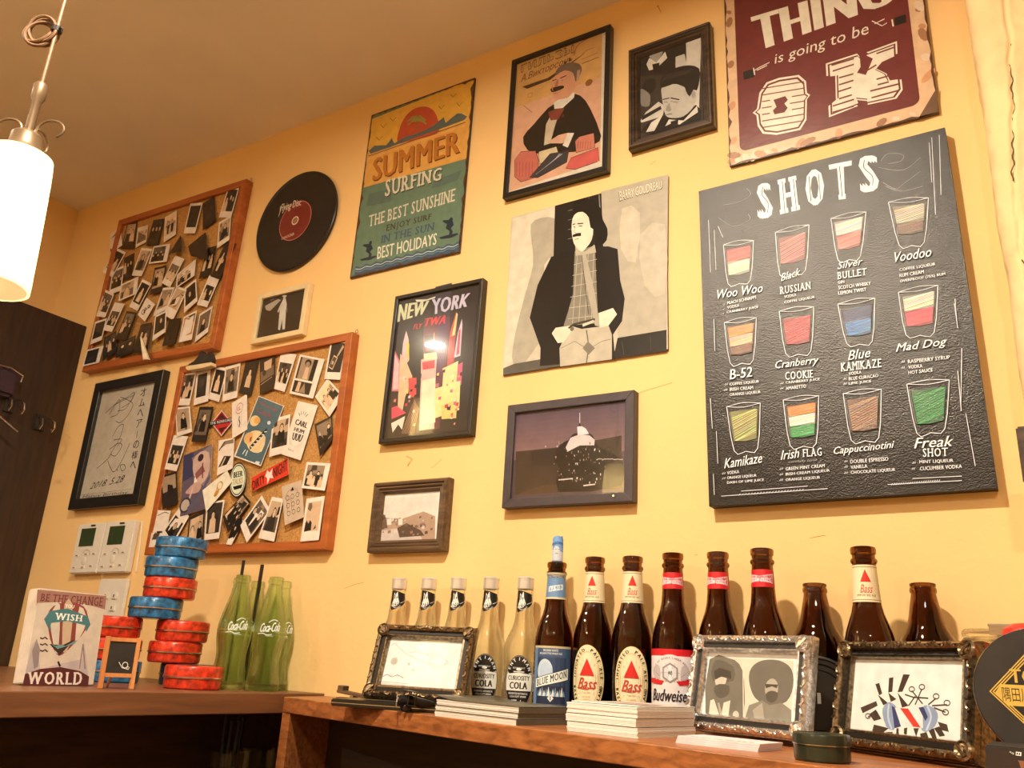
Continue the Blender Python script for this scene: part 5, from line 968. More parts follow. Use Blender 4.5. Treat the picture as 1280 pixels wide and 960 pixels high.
# ================================================================== CONTROLLERS AND SWITCHES
def controller(quad, label, k):
    c, w_, h_, a = rectfit(quad, -.016); root = empty('wall_controller', label, 'controller', (c.x, -.0008, c.z), (0, -a, 0), 'air conditioner controllers')
    b = MB(); b.box(-w_ / 2, -.016, -h_ / 2, w_ / 2, 0, h_ / 2, bev=.0025); b.build('housing', M['plastic'], root, smooth=True)
    b = MB(); b.box(-w_ * .33, -.0168, h_ * .04, w_ * .2, -.0155, h_ * .40); b.build('display', M['lcd'], root)
    for (x, z) in ((-.32, -.14), (.02, -.12), (.3, -.12), (-.34, -.38), (-.02, -.38), (.28, -.36)):
        b = MB(); b.box(w_ * x - .007, -.0172, h_ * z - .0028, w_ * x + .007, -.0155, h_ * z + .0028, bev=.0006); b.build('button', M['plastic'], root)
    b = MB(); b.lathe([(0, 0), (.0085, 0), (.0085, .0016), (.006, .0022), (0, .0022)], 20, Matrix.Translation((w_ * -.02, -.0155, -h_ * .25)) @ Matrix.Rotation(PI / 2, 4, 'X')); b.build('dial', M['plastic'], root, smooth=True)
    A = Art(lambda u, v, l: (u, -.0174 - l, v)); g_ = K(120, 100, 80); A.line([(0, h_ * .45), (w_ * .17, h_ * .45)], .0035, BLK)
    for (x, z) in ((-.32, -.14), (.02, -.12), (.3, -.12), (-.34, -.38), (-.02, -.38), (.28, -.36)): A.line([(w_ * x - .004, h_ * z), (w_ * x + .004, h_ * z)], .0022, g_)
    A.line([(-.01, -.012), (0, -.004), (.014, -.008), (.018, -.018)], .0008, g_, smooth=4)
    A.build('markings', M['print'], root)
controller([(97, 656), (130, 653), (122, 716), (88, 717)], 'left white wall controller with a dark green display under the framed autograph', 0)
controller([(131, 653), (167, 650), (159, 715), (124, 716)], 'right white wall controller with a dark green display beside the lower cork board', 1)
c, w_, h_, a = rectfit([(125, 724), (159, 723), (149, 790), (113, 792)], -.008)
root = empty('switch_plate', 'beige switch plate with small rocker switches below the controllers', 'switch', (c.x, -.0008, c.z))
b = MB(); b.box(-w_ / 2, -.008, -h_ / 2 , w_ / 2, 0, h_ / 2, bev=.002); b.build('plate', M['plastic'], root)
for k in range(3):
    for s in (-1, 1):
        if k == 1 and s < 0: continue
        z = h_ * (.18 - .22 * k); b = MB(); b.box(s * .016 - .009, -.011, z - .007, s * .016 + .009, -.007, z + .007, bev=.001); sw = b.build('rocker_switch', M['plastic'], root); b = MB(); b.box(s * .016 - .002, -.0115, z - .003, s * .016 + .001, -.0105, z + .003); b.build('indicator', M['blackmatte'], sw)
b = MB(); b.tube([W(178, 652, -.002), W(174, 690, -.002), W(170, 715, -.002)], .0018, 6); o = b.build('conduit', M['plastic'], off=tuple(W(174, 690, 0))); tag(o, 'thin pale cable running down the wall beside the right controller', 'cable')

# ================================================================== COUNTER AND CABINET
ZS, ZCN = -.065, -.061
def depth(P): return -(P - EYE).dot(cz_)
def pxm(P, n): return n * depth(P) / FPX      # n pixels at point P in metres
root = empty('side_counter', 'wooden counter running along the left side, with tins and green bottles on it', 'counter', (-1.6, -.5, ZCN - .032))
b = MB(); b.box(-2.164, -1.05, ZCN - .032, -1.128, -.0008, ZCN); b.build('counter_top', M['counter'], root, off=(-1.6, -.5, ZCN - .032), bevel=.0015)
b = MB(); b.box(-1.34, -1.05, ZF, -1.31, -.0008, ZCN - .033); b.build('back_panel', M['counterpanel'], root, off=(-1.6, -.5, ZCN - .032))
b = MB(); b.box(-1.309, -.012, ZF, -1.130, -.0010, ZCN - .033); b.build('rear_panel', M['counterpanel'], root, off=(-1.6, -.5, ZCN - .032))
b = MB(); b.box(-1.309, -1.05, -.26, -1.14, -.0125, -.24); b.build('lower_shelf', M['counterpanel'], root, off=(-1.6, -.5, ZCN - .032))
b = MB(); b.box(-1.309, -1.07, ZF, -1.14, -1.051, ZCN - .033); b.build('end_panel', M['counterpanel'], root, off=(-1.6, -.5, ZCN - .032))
root = empty('wall_cabinet', 'low open oak cabinet under the beer bottles, its top board set askew to the wall', 'cabinet', (-.5, -.1, ZF))
RO = (-.5, -.1, ZF)
fr = lambda x: -.126 - (x + 1.10) * .2885
b = MB(); b.prism([(-1.126, -.0008), (-1.100, -.126), (.55, fr(.55)), (.55, -.0008)], ZS - .024, ZS); b.build('top_board', M['shelf'], root, off=RO, bevel=.0012)
b = MB(); b.prism([(-1.125, -.0012), (-1.1, -.1255), (-1.076, -.1315), (-1.1, -.0012)], ZF, ZS - .0245); b.build('side_panel', M['shelf'], root, off=RO, bevel=.001)
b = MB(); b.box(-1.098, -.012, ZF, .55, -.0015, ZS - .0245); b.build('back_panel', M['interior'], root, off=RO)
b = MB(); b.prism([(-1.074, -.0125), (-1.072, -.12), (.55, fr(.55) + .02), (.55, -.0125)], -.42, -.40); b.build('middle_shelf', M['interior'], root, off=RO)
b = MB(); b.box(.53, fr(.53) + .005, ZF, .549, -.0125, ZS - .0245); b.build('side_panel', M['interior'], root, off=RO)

# ================================================================== BOTTLES
def rz(prof, z):
    for (r0, z0), (r1, z1) in zip(prof, prof[1:]):
        if min(z0, z1) <= z <= max(z0, z1) and z1 != z0: return r0 + (r1 - r0) * (z - z0) / (z1 - z0)
    return prof[-1][0]
def bottle_body(prof, wall_, m, root, seg=40, rmod=None, name='glass_body', rin=None):
    H = prof[-1][1]; b = MB(); inner = [(max(r - wall_, .004), z) for r, z in prof if z > .008]
    inner = [(p[0] if p[1] < H * .9 else min(p[0], rin or .0095), p[1]) for p in inner]
    pr = [(0, .002), (prof[0][0] * .7, .002), (prof[0][0], 0)] + prof[1:] + [(prof[-1][0] - .0015, H + .0008), (inner[-1][0], H)] + inner[::-1][1:] + [(inner[0][0] * .9, .008), (0, .007)]
    b.lathe(pr, seg, rmod=rmod); return b.build(name, m, root, smooth=True)
def cyl(prof, maxseg=.0035): return Art(lambda u, v, l: ((rz(prof, v) + .00025 + l) * math.sin(u / rz(prof, v)), -(rz(prof, v) + .00025 + l) * math.cos(u / rz(prof, v)), v), maxseg=maxseg, eps=8e-6)
LN0 = [(.0285, 0), (.0305, .003), (.0308, .01), (.0308, .104), (.0300, .116), (.0272, .128), (.0232, .140), (.0195, .150), (.0172, .160), (.0160, .172), (.0150, .190), (.0142, .208), (.0156, .2095), (.0164, .212), (.0156, .2145), (.0140, .2155), (.0140, .2195), (.0154, .221), (.0158, .226), (.0150, .2285)]
LN = [(r * .962, z) for r, z in LN0]
ST_S = 1
def subrect(A, u0, u1, v0, v1, col):
    for k in range(6): A.raw([(u0, v0 + (v1 - v0) * k / 6), (u1, v0 + (v1 - v0) * k / 6), (u1, v0 + (v1 - v0) * (k + 1) / 6), (u0, v0 + (v1 - v0) * (k + 1) / 6)], [(0, 1, 2, 3)], col); A.lv -= A.eps
    A.lv += A.eps
R_ = lambda u0, u1, v1, v0: [(u0, v1), (u1, v1), (u1, v0), (u0, v0)]
CREAM, RED_, GOLD = K(240, 218, 166), K(214, 40, 30), K(196, 150, 70)
def bass_art(A, neck=True):
    BK = K(40, 32, 24)
    if neck:
        subrect(A, -.026, .026, .1625, .2065, K(238, 214, 162)); 
        for z in (.1645, .2035): subrect(A, -.026, .026, z, z + .0009, K(150, 124, 80))
        A.raw([(-.0062, .186), (.0062, .186), (0, .201)], [(0, 1, 2)], RED_); A.text('Bass', R_(-.007, .0075, .183, .173), RED_, .01, 0, .4); A.text('IMPORTED ALE', R_(-.011, .011, .1715, .169), BK, .01)
def bass_body(A):
    BK = K(30, 24, 18)
    A.ell((0, .056), .0255, .047, K(90, 76, 46), seg=48, uvspace=True); A.ell((0, .056), .0250, .0465, K(236, 206, 120), seg=48, uvspace=True); A.ell((0, .056), .0243, .0458, K(240, 220, 170), seg=48, uvspace=True)
    A.ell((0, .056), .0182, .0375, K(196, 160, 90), seg=40, uvspace=True, ring=.0006); A.ell((0, .056), .0174, .0365, K(230, 196, 120), seg=40, uvspace=True, ring=.0005)
    A.arctext('IMPORTED PALE ALE', (0, .056), .0190, PI * 1.0, PI * .0, .0045, BK, .05, ry=.0382); A.arctext('BASS & Co ENGLAND', (0, .056), .0233, PI * 1.06, PI * 1.94, .0045, BK, .05, flip=True, ry=.0438)
    A.raw([(-.0105, .061), (.0105, .061), (0, .084)], [(0, 1, 2)], RED_); A.text('Bass', R_(-.0135, .0145, .058, .043), K(196, 60, 44), .02, 0, .45); A.line([(-.010, .0435), (.0, .0425), (.012, .0455)], .0009, K(196, 60, 44))
    A.text('Trade Mark', R_(-.006, .006, .040, .0375), GOLD, 0); A.text('ALE BREWERS', R_(-.006, .006, .034, .032), GOLD, 0); A.text('TO THE KING', R_(-.005, .005, .0305, .0285), GOLD, 0)
def beer(name, label, px, py, yaw, arts, H=1.0, y=-.045, prof=LN, m='brown', cat='bottle', group=None, z0=ZS, wall_=.0028, rin=None):
    P = W(px, py, y); prof = [(r, z * H) for r, z in prof]; root = empty(name, label, cat, (P.x, y, z0), (0, 0, math.atan2(-P.x, CAMD + y) + yaw), group)
    bottle_body(prof, wall_, M[m], root, rin=rin)
    for nm, fn in arts: A = cyl(prof); fn(A); A.build(nm, M['label'], root)
    return root
BG = 'beer bottles on the cabinet'
b1 = beer('beer_bottle', 'brown beer bottle with oval cream label, right of the blue-labelled bottle', 744, 696, -.28, (('neck_label', bass_art), ('oval_label', bass_body)), group=BG)
def again(src, label, px, py, yaw, y=-.045, H=None):
    P = W(px, py, y); r = dup(src, (P.x, y, ZS), (0, 0, math.atan2(-P.x, CAMD + y) + yaw), label)
    return r
again(b1, 'brown beer bottle with oval cream label, left of the red-and-white labelled bottle', 791, 695, -.02)
again(b1, 'brown beer bottle with cream neck label and red triangle between the two short bottles', 1079, 693, .02, -.085)
def moon_neck(A):
    BL_ = K(112, 144, 172)
    subrect(A, -.03, .03, .166, .2035, BL_); subrect(A, -.03, .03, .166, .1685, K(232, 206, 150)); subrect(A, -.03, .03, .2000, .2045, K(236, 216, 170)); subrect(A, -.03, .03, .1972, .1998, BLK); A.text('BELGIAN STYLE WHEAT ALE', R_(-.018, .018, .1994, .1976), WHT, .01)
    A.poly([(-.011, .176), (.012, .180), (.012, .188), (-.011, .184)], K(230, 232, 236)); A.text('BLUE MOON', [(-.009, .1825), (.010, .1865), (.010, .1815), (-.009, .1775)], K(70, 110, 160), .02)
def moon_body(A):
    subrect(A, -.031, .031, .008, .0985, K(206, 184, 130)); subrect(A, -.031, .031, .0115, .0955, K(66, 88, 112)); subrect(A, -.0225, .0225, .019, .083, K(34, 48, 70)); subrect(A, -.0215, .0215, .020, .0825, K(46, 62, 88))
    subrect(A, -.031, -.0235, .012, .0955, K(110, 136, 160)); A.text('BELGIAN WHITE', R_(-.013, .009, .0940, .0908), WHT, .01); A.text('BELGIAN STYLE WHEAT ALE', R_(-.019, .015, .0895, .0868), WHT, .01)
    A.ell((-.010, .0635), .0120, .0170, K(206, 216, 224), seg=28, uvspace=True); A.ell((-.008, .062), .0100, .0140, K(190, 204, 216), seg=28, uvspace=True); subrect(A, -.0215, .0215, .020, .044, K(34, 46, 66))
    for k in range(13): x = -.019 + k * .0032; h_ = .008 + .005 * ((k * 7) % 3) / 2; A.raw([(x - .0024, .030), (x + .0024, .030), (x, .030 + h_)], [(0, 1, 2)], K(226, 230, 232) if k % 2 else K(130, 150, 160))
    A.poly([(-.025, .040), (.026, .053), (.026, .069), (-.025, .053)], K(240, 238, 226)); A.text('BLUE MOON', [(-.0225, .0515), (.0235, .0665), (.0235, .0565), (-.0225, .0425)], K(30, 34, 46), .03, .04)
    A.line([(-.025, .040), (.026, .053)], .0008, BLK); A.line([(-.025, .053), (.026, .069)], .0008, BLK); A.poly([(0, .0325), (.0045, .0275), (0, .0225), (-.0045, .0275)], K(232, 226, 206)); A.poly([(0, .0305), (.0030, .0275), (0, .0245), (-.0030, .0275)], K(40, 58, 86)); A.text('BLUE MOON BREWING Co.', R_(-.018, .018, .0175, .0145), WHT, .01)
moon = beer('beer_bottle', 'brown beer bottle with blue moonlit-forest label and a rolled banknote in its neck', 696.5, 704, -.10, (('neck_label', moon_neck), ('body_label', moon_body)), H=.965, group=BG, y=-.056)
NK = K(214, 30, 38)
def bud_neck(A): 
    A.poly([(-.024, .182), (.024, .182), (.022, .2045), (-.022, .2045)], NK); A.poly([(-.019, .1865), (0, .190), (.019, .1865), (.019, .1995), (0, .196), (-.019, .1995)], K(240, 220, 214)); A.poly([(-.0180, .1880), (0, .1912), (.0180, .1880), (.0180, .1982), (0, .1948), (-.0180, .1982)], NK); A.text('Budweiser', R_(-.0165, .0165, .1968, .1885), K(244, 226, 220), .02, 0, .35)
def bud_neck2(A): bud_neck(A)
def bud_body(A):
    subrect(A, -.040, .040, .010, .101, K(236, 222, 206)); subrect(A, -.040, .040, .092, .101, NK); subrect(A, -.040, .040, .060, .063, NK)
    A.ell((0, .070), .024, .024, K(230, 216, 198), seg=30, uvspace=True); A.poly([(-.04, .0925), (-.04, .101), (.04, .101), (.04, .0925), (.02, .098), (0, .0995), (-.02, .098)], NK)
    A.arctext('KING OF BEERS LAGER BREWED', (0, .060), .0285, PI * .86, PI * .14, .0026, K(120, 100, 90), .01)
    for r in (.013, .0105): A.poly([(r * .9 * math.cos(PI / 6 + k * PI / 3), .0705 + r * math.sin(PI / 6 + k * PI / 3)) for k in range(6)], K(150, 136, 126) if r > .012 else K(236, 224, 208))
    for k in range(6): A.line([(0, .0705), (.0125 * math.cos(k * PI / 3), .0705 + .0135 * math.sin(k * PI / 3))], .0005, K(150, 136, 126))
    A.text('AB', R_(-.003, .003, .073, .068), K(60, 50, 46), .03)
    for s in (-1, 1): A.poly([(s * .014, .062), (s * .024, .064), (s * .028, .072), (s * .022, .080), (s * .015, .078)], K(196, 180, 166), 2); A.line([(s * .015, .066), (s * .026, .074)], .0007, K(130, 112, 100))
    for s in (-1, 1): A.poly([(s * .008, .060), (s * .036, .063), (s * .036, .0568), (s * .012, .0550)], NK)
    A.text('Budweiser', R_(-.0285, .0285, .0495, .0345), K(34, 28, 30), .03, 0, .35)
    for z, w_ in ((.0295, .012), (.026, .02), (.018, .02)): A.line([(-w_, z), (w_, z)], .0008, K(190, 172, 156))
bud = beer('beer_bottle', 'brown beer bottle with its red-and-white body label in full view', 841, 687, -.16, (('neck_label', bud_neck), ('body_label', bud_body)), H=1.0, group=BG, prof=[(r, z * 1.015) for r, z in LN])
again(bud, 'brown beer bottle with a red neck label above the left end of the silver frame', 897, 686, -.30)
again(bud, 'brown beer bottle with a red neck label above the middle of the silver frame', 952, 685, -.30, -.068)
ST0 = [(.034, 0), (.0372, .003), (.0378, .010), (.0378, .098), (.0368, .110), (.0330, .122), (.0275, .132), (.0232, .141), (.0205, .150), (.0180, .162), (.0160, .172), (.0150, .178), (.0162, .1795), (.0166, .182), (.0160, .1845), (.0152, .186), (.0160, .1875), (.0158, .1900)]
ST = [(r * .94, z) for r, z in ST0]
def stub_label(A): subrect(A, -.036, .036, .03, .092, K(206, 192, 140)); A.ell((.012, .062), .018, .026, K(60, 84, 50), uvspace=True); A.ell((.012, .062), .015, .022, K(120, 130, 70), uvspace=True)
st1 = beer('stubby_bottle', 'short wide-shouldered brown bottle between the silver frame and the triangle-label bottle', 1018, 729, .2, (('body_label', stub_label),), prof=ST, group=BG, y=-.0368)
again(st1, 'short wide-shouldered brown bottle at the right end of the bottle row', 1153, 730, -.9, -.0368)
# banknote roll
P = W(703, 686, moon.location.y); hN = .229 * .965
root = empty('rolled_banknote', 'rolled blue and white banknote stuck in the neck of the blue-labelled beer bottle', 'banknote', (moon.location.x, moon.location.y, ZS + hN - .03), moon.rotation_euler)
b = MB(); turns = [((.0074 + .0012 * (k / 40)) * math.sin(k * 2 * PI / 26), -(.0074 + .0012 * (k / 40)) * math.cos(k * 2 * PI / 26)) for k in range(41)]
# the roll is a little wider above the mouth than inside it
pts = [(x, y, 0) for x, y in turns] + [(x, y, .030) for x, y in turns] + [(x * 1.0, y * 1.0, .066 + .004 * math.sin(k * .3)) for k, (x, y) in enumerate(turns)]
n = len(turns); b.add(pts, [(i + j * n, i + 1 + j * n, i + 1 + (j + 1) * n, i + (j + 1) * n) for j in range(2) for i in range(n - 1)]); b.build('paper_roll', mat('banknote_blue', K(120, 160, 200), .6), root, smooth=True, fix=False)
A = Art(lambda u, v, l: ((.0089 + l) * math.sin(u / .0088), -(.0089 + l) * math.cos(u / .0088), v), maxseg=.002)
A.poly([(-.012, .032), (.012, .032), (.012, .045), (-.012, .049)], K(206, 206, 196)); A.ell((-.001, .047), .0055, .007, K(214, 210, 196), uvspace=True); A.line([(-.004, .049), (-.001, .0495)], .0010, K(60, 60, 66)); A.line([(.001, .0495), (.004, .049)], .0010, K(60, 60, 66)); A.line([(-.003, .043), (.002, .043)], .0008, K(80, 80, 86)); A.line([(-.012, .056), (0, .060), (.012, .058)], .003, K(84, 120, 170)); A.build('printed_face', M['label'], root)
# clear cola bottles with black oval labels
CL = [(.0280, 0), (.0293, .003), (.0297, .010), (.0297, .086), (.0296, .096), (.0262, .106), (.0222, .115), (.0180, .124), (.0152, .134), (.0140, .146), (.0134, .160), (.0128, .176), (.0124, .186), (.0124, .193)]
def cola_neck(A):
    A.poly([(-.0105, .180), (.0075, .176), (.0150, .172), (.0140, .160), (.004, .152), (-.0095, .147), (-.0125, .156), (-.0115, .170)], BLK, 2); A.poly([(-.0065, .176), (-.004, .172), (-.001, .178), (.0002, .168), (.0030, .160), (-.001, .154), (-.0105, .153), (-.0085, .160), (-.0065, .166)], WHT, 2)
    A.line([(.012, .172), (.0145, .172), (.014, .163), (.005, .159)], .0007, WHT); A.arctext('FENTIMANS', (-.002, .158), .0085, PI * 1.25, PI * 1.9, .0018, WHT, .02, flip=True, ry=.0080)
def cola_body(A):
    A.ell((0, .0455), .0215, .0385, BLK, seg=44, uvspace=True); A.ell((0, .0455), .0207, .0375, K(200, 190, 170), seg=44, uvspace=True, ring=.0004)
    A.arctext('FENTIMANS', (0, .0455), .0165, PI * .9, PI * .1, .0046, WHT, .03, ry=.0310)
    A.ell((0, .064), .004, .002, WHT, uvspace=True); A.line([(-.008, .0605), (.008, .0605)], .0012, WHT); A.text('BOTANICALLY', R_(-.009, .009, .067, .0648), WHT, .01)
    A.poly([(-.0195, .057), (0, .0595), (.0195, .057), (.0205, .046), (.0195, .034), (-.0195, .034), (-.0205, .046)], K(236, 228, 200)); A.text('CURIOSITY', R_(-.0165, .0165, .055, .0485), BLK, .04); A.text('COLA', R_(-.0135, .0135, .046, .0365), BLK, .06)
    A.text('FERMENTED BOTANICAL', R_(-.0145, .0145, .0315, .0288), WHT, .01); A.text('COLA SOFT DRINK', R_(-.0125, .0125, .0272, .0247), WHT, .01); A.text('275ml e', R_(-.0095, .0095, .0215, .0155), WHT, .03)
cola = None
labs = ['clear soda bottle with a black neck label, first from the left behind the map frame', 'clear soda bottle with a black neck label, second from the left behind the map frame', 'clear soda bottle behind the middle of the map frame, third in the clear row', 'clear soda bottle whose black oval label is half hidden by the map frame', 'clear soda bottle with its whole black oval label in view, beside the blue-labelled beer']
for k, (px, yw) in enumerate(((499, -.06), (536, -.06), (573, -.06), (614, -.10), (657, -.14))):
    P = W(px, 735, -.043)
    if k == 0:
        cola = beer('soda_bottle', labs[0], px, 735, yw, (('neck_label', cola_neck), ('oval_label', cola_body)), prof=CL, m='clear', group='clear soda bottles', y=-.043, wall_=.0025, rin=.0085)
        b = MB(); pr = [(0, .2012), (.0118, .2012), (.0132, .1995)] + [(.0132 - (.0006 if j % 2 else 0), .198 - j * .0022) for j in range(7)] + [(.0126, .1822)]; b.lathe(pr, 40, rmod=lambda r, z, a: r + (.00018 * math.cos(20 * a) if z < .19 and r > .01 else 0)); b.build('screw_cap', M['cap'], cola, smooth=True)
    else: dup(cola, (P.x, -.043, ZS), (0, 0, math.atan2(-P.x, CAMD - .043) + yw), labs[k])
# green contour bottles with white script
CK = [(.0262, 0), (.0285, .003), (.0290, .012), (.0278, .024), (.0252, .040), (.0240, .052), (.0248, .064), (.0272, .078), (.0286, .088), (.0290, .098), (.0284, .108), (.0262, .120), (.0228, .134), (.0190, .148), (.0158, .160), (.0140, .170), (.0130, .178), (.0128, .181), (.0142, .1825), (.0144, .187), (.0134, .1885), (.0130, .1935)]
def coke_art(A):
    A.text('Coca-Cola', [(-.0175, .112), (.0175, .116), (.0175, .100), (-.0175, .097)], K(236, 232, 214), .035, 0, .5, .92); A.line([(-.021, .094), (-.012, .0955), (-.004, .093), (.004, .0945)], .0012, K(236, 232, 214), smooth=4); A.line([(-.004, .114), (.004, .119), (.012, .117)], .0012, K(236, 232, 214), smooth=4)
    A.text('TRADE MARK', R_(-.007, .007, .0925, .0905), K(220, 216, 196), .01)
def flute(r, z, a): return r - (.0009 * max(0, math.cos(8 * a)) if (.012 < z < .086 or .118 < z < .15) and r > .012 else 0)
coke = None; CLAB = ['green glass contour bottle with white script, frontmost beside the red tins', 'green contour bottle with white script standing at the right front of its group', 'green contour bottle half hidden behind the left front one, black straws in it', 'green contour bottle at the back middle of the green group', 'green contour bottle at the far right, behind the right front one']
spots = [(-1.238, -.129, .12), (-1.188, -.096, .02), (-1.286, -.092, .3), (-1.307, -.031, -.4), (-1.232, -.034, .5)]
for k, (x, y, yw) in enumerate(spots):
    rot = (0, 0, math.atan2(-x, CAMD + y) + yw)
    if k == 0:
        coke = empty('cola_bottle', CLAB[0], 'bottle', (x, y, ZCN), rot, 'green contour bottles'); bottle_body(CK, .003, M['green'], coke, 48, flute, rin=.0088); A = cyl(CK); coke_art(A); A.build('script_label', M['label'], coke)
    else: dup(coke, (x, y, ZCN), rot, CLAB[k])
for k, (bx, by, dx, dy, lab) in enumerate(((spots[2][0], spots[2][1], .006, .004, 'single black straw leaning left in the green bottle group'), (spots[3][0], spots[3][1], .009, .002, 'black straw leaning right in the green bottle group, left of its twin'), (spots[3][0] + .003, spots[3][1], .011, .004, 'black straw leaning right in the green bottle group, right of its twin'))):
    b = MB(); b.tube([(bx - dx * .3, by, ZCN + .012), (bx + dx * .6, by - dy, ZCN + .226)], .0029, 10); o = b.build('straw', M['straw'], smooth=True, off=(bx, by, ZCN)); tag(o, lab, 'straw', 'black straws')

# ================================================================== FLAT TINS, BOOK, EASEL
def floor_at(cx, py, wpx, z):
    Pn = HZ(cx, py, z); d = Vector((Pn.x, Pn.y + CAMD)).normalized(); r = wpx / 2 * depth(Pn) / FPX * 1.0; r = wpx / 2 * (depth(Pn) + r) / FPX; return Pn.x + d.x * r, Pn.y + d.y * r, r
def flat_tin(label, x, y, z, r, h_, m, first=[None]):
    root = empty('round_tin', label, 'tin', (x, y, z), (0, 0, random.random() * 3), 'flat round tins stacked on the counter'); a = .0012
    b = MB(); b.lathe([(0, 0), (r * .90, 0), (r * .955, .002), (r * .97, .006), (r * .97, h_ * .52), (0, h_ * .52)], 48); b.build('tin_base', M[m], root, smooth=True)
    b = MB(); b.lathe([(r * .972, h_ * .44), (r, h_ * .45), (r * 1.004, h_ * .50), (r, h_ * .55), (r * .99, h_ * .56), (r * .99, h_ * .90), (r * .965, h_ * .97), (r * .94, h_ - .0004), (0, h_ - .0008)], 48); b.build('tin_lid', M[m], root, smooth=True)
    b = MB(); b.lathe([(r * 1.0, h_ * .46), (r * 1.012, h_ * .475), (r * 1.012, h_ * .515), (r * 1.0, h_ * .53), (r * .985, h_ * .5)], 48, closed=True); b.build('rolled_rim', M['steel'], root, smooth=True)
x0_, y0_, r0_ = floor_at(243, 862, 76, ZCN); r0_ *= .93; x0_ += .022; y0_ -= .024; r0_ *= .985; xr, yr, rr_ = floor_at(221, 858, 76, ZCN)
HT = 22.4 * math.hypot(xr, yr + CAMD) / FPX * 1.035 * .985
RH = math.hypot(xr, yr + CAMD)
random.seed(5)
flat_tin('red marbled tin standing alone in front of the right stack', x0_, y0_, ZCN, r0_, HT, 'redtin')
xr, yr = xr - .010, yr + .024
flat_tin('dark blue tin at the foot of the right stack behind the front tin', xr, yr, ZCN, r0_, HT, 'navytin')
RH = math.hypot(xr, yr + CAMD)
def at(px, lvl): P = atrange(px, 800, RH); d = ray(px, 858 - 22.4 * (lvl + .5)); t = RH / math.hypot(d.x, d.y); return d.x * t, -CAMD + d.y * t
for px, lvl, m, lab in ((217, 1, 'redtin', 'red marbled tin, second from the bottom of the right stack'), (226, 2, 'redtin', 'red marbled tin under the bridging blue tin, right stack'), (191, 3, 'bluetin', 'blue marbled tin bridging the two red stacks'), (209, 4, 'redtin', 'red marbled tin between the bridging blue tin and the upper blue ones'), (210, 5, 'bluetin', 'blue marbled tin, second from the top of the tall stack'), (222, 6, 'bluetin', 'blue marbled tin at the very top of the stack'),
                        (139, 0, 'bluetin', 'blue tin at the foot of the left stack beside the little blackboard'), (139, 1, 'redtin', 'red marbled tin in the middle of the left stack behind the little blackboard'), (139, 2, 'redtin', 'red marbled tin on top of the left stack')):
    x, y = at(px, lvl); flat_tin(lab, x, y, ZCN + HT * lvl, r0_, HT, m)
# canvas book-block BE THE CHANGE
def standing(name, label, cat, cxyz, yaw, lean, w_, h_, d_, group=None):
    Rm = Matrix.Rotation(yaw, 4, 'Z') @ Matrix.Rotation(-lean, 4, 'X'); o = Vector(cxyz) - (Rm @ Vector((0, -d_, 0))); o.z = cxyz[2]
    return empty(name, label, cat, tuple(o), (-lean, 0, yaw), group)
bw_, bh_, bd_ = .112, .134, .026
root = standing('lettered_block', 'tilted cream block picture with a hot-air balloon reading BE THE CHANGE YOU WISH, WORLD', 'picture', (-1.264, -.42, ZCN + .0005), 1.62, .087, bw_, bh_, bd_)
b = MB(); b.box(-bw_ / 2, -bd_, 0, bw_ / 2, 0, bh_, bev=.0015); b.build('block', mat('cream_canvas', K(226, 206, 176), .7), root)
A = planeart(mtx(root), -bd_ - .0004); A.raw([(-bw_ / 2, 0), (bw_ / 2, 0), (bw_ / 2, bh_), (-bw_ / 2, bh_)], [(0, 1, 2, 3)], K(214, 192, 162)); A.lv = 3e-5; q = crop(0, 680, 3.2)
A.tr = None
MR = K(110, 58, 50)
A.poly(q((150, 182), (425, 208), (420, 262), (340, 240), (240, 232), (146, 236)), K(160, 110, 90)); A.text('BE THE CHANGE', q((166, 198), (414, 214), (410, 250), (160, 228)), K(104, 46, 44), .02, .06)
A.poly(q((100, 520), (130, 400), (150, 380), (160, 500), (240, 480), (330, 460), (335, 380), (352, 520), (350, 570), (90, 566)), K(190, 170, 156)); A.line(q((318, 500), (332, 400)), .002, K(150, 120, 110)); A.line(q((340, 500), (332, 400)), .002, K(150, 120, 110)); A.poly(q((135, 500), (128, 430), (146, 380), (160, 420), (152, 490)), K(150, 130, 120))
A.poly(q((190, 300), (200, 262), (235, 238), (290, 234), (335, 250), (352, 290), (345, 340), (300, 395), (250, 442), (225, 440), (200, 380)), K(140, 60, 50), 2); A.poly(q((200, 300), (212, 262), (240, 242), (232, 440), (212, 395)), K(214, 196, 166), 2); A.poly(q((258, 240), (290, 240), (280, 400), (248, 430)), K(200, 170, 130), 2); A.poly(q((318, 250), (345, 290), (335, 345), (300, 390)), K(216, 196, 166), 2)
A.poly(q((198, 400), (250, 405), (300, 380), (270, 412), (238, 446)), K(60, 36, 34)); A.poly(q((200, 395), (222, 408), (240, 402), (262, 408), (305, 385), (300, 398), (230, 420)), K(110, 150, 140))
A.poly(q((176, 300), (200, 268), (270, 258), (352, 290), (362, 322), (345, 352), (340, 325), (270, 308), (205, 316), (196, 345)), K(70, 118, 114)); A.text('YOU', q((262, 240), (298, 244), (296, 258), (260, 254)), WHT, .03); A.text('WISH', q((222, 274), (332, 286), (328, 310), (218, 302)), WHT, .03, .06)
A.poly(q((90, 566), (100, 520), (160, 500), (240, 492), (320, 508), (356, 530), (352, 572)), K(90, 34, 32)); A.text('WORLD', q((112, 512), (330, 512), (326, 564), (106, 560)), K(236, 214, 186), .04, .04); A.line(q((232, 470), (240, 490)), .003, BLK)
for y in (375, 400, 425): A.line(q((160, y), (170, y + 4), (180, y - 2), (190, y + 6)), .002, K(80, 50, 44))
A.build('print', M['print'], root)
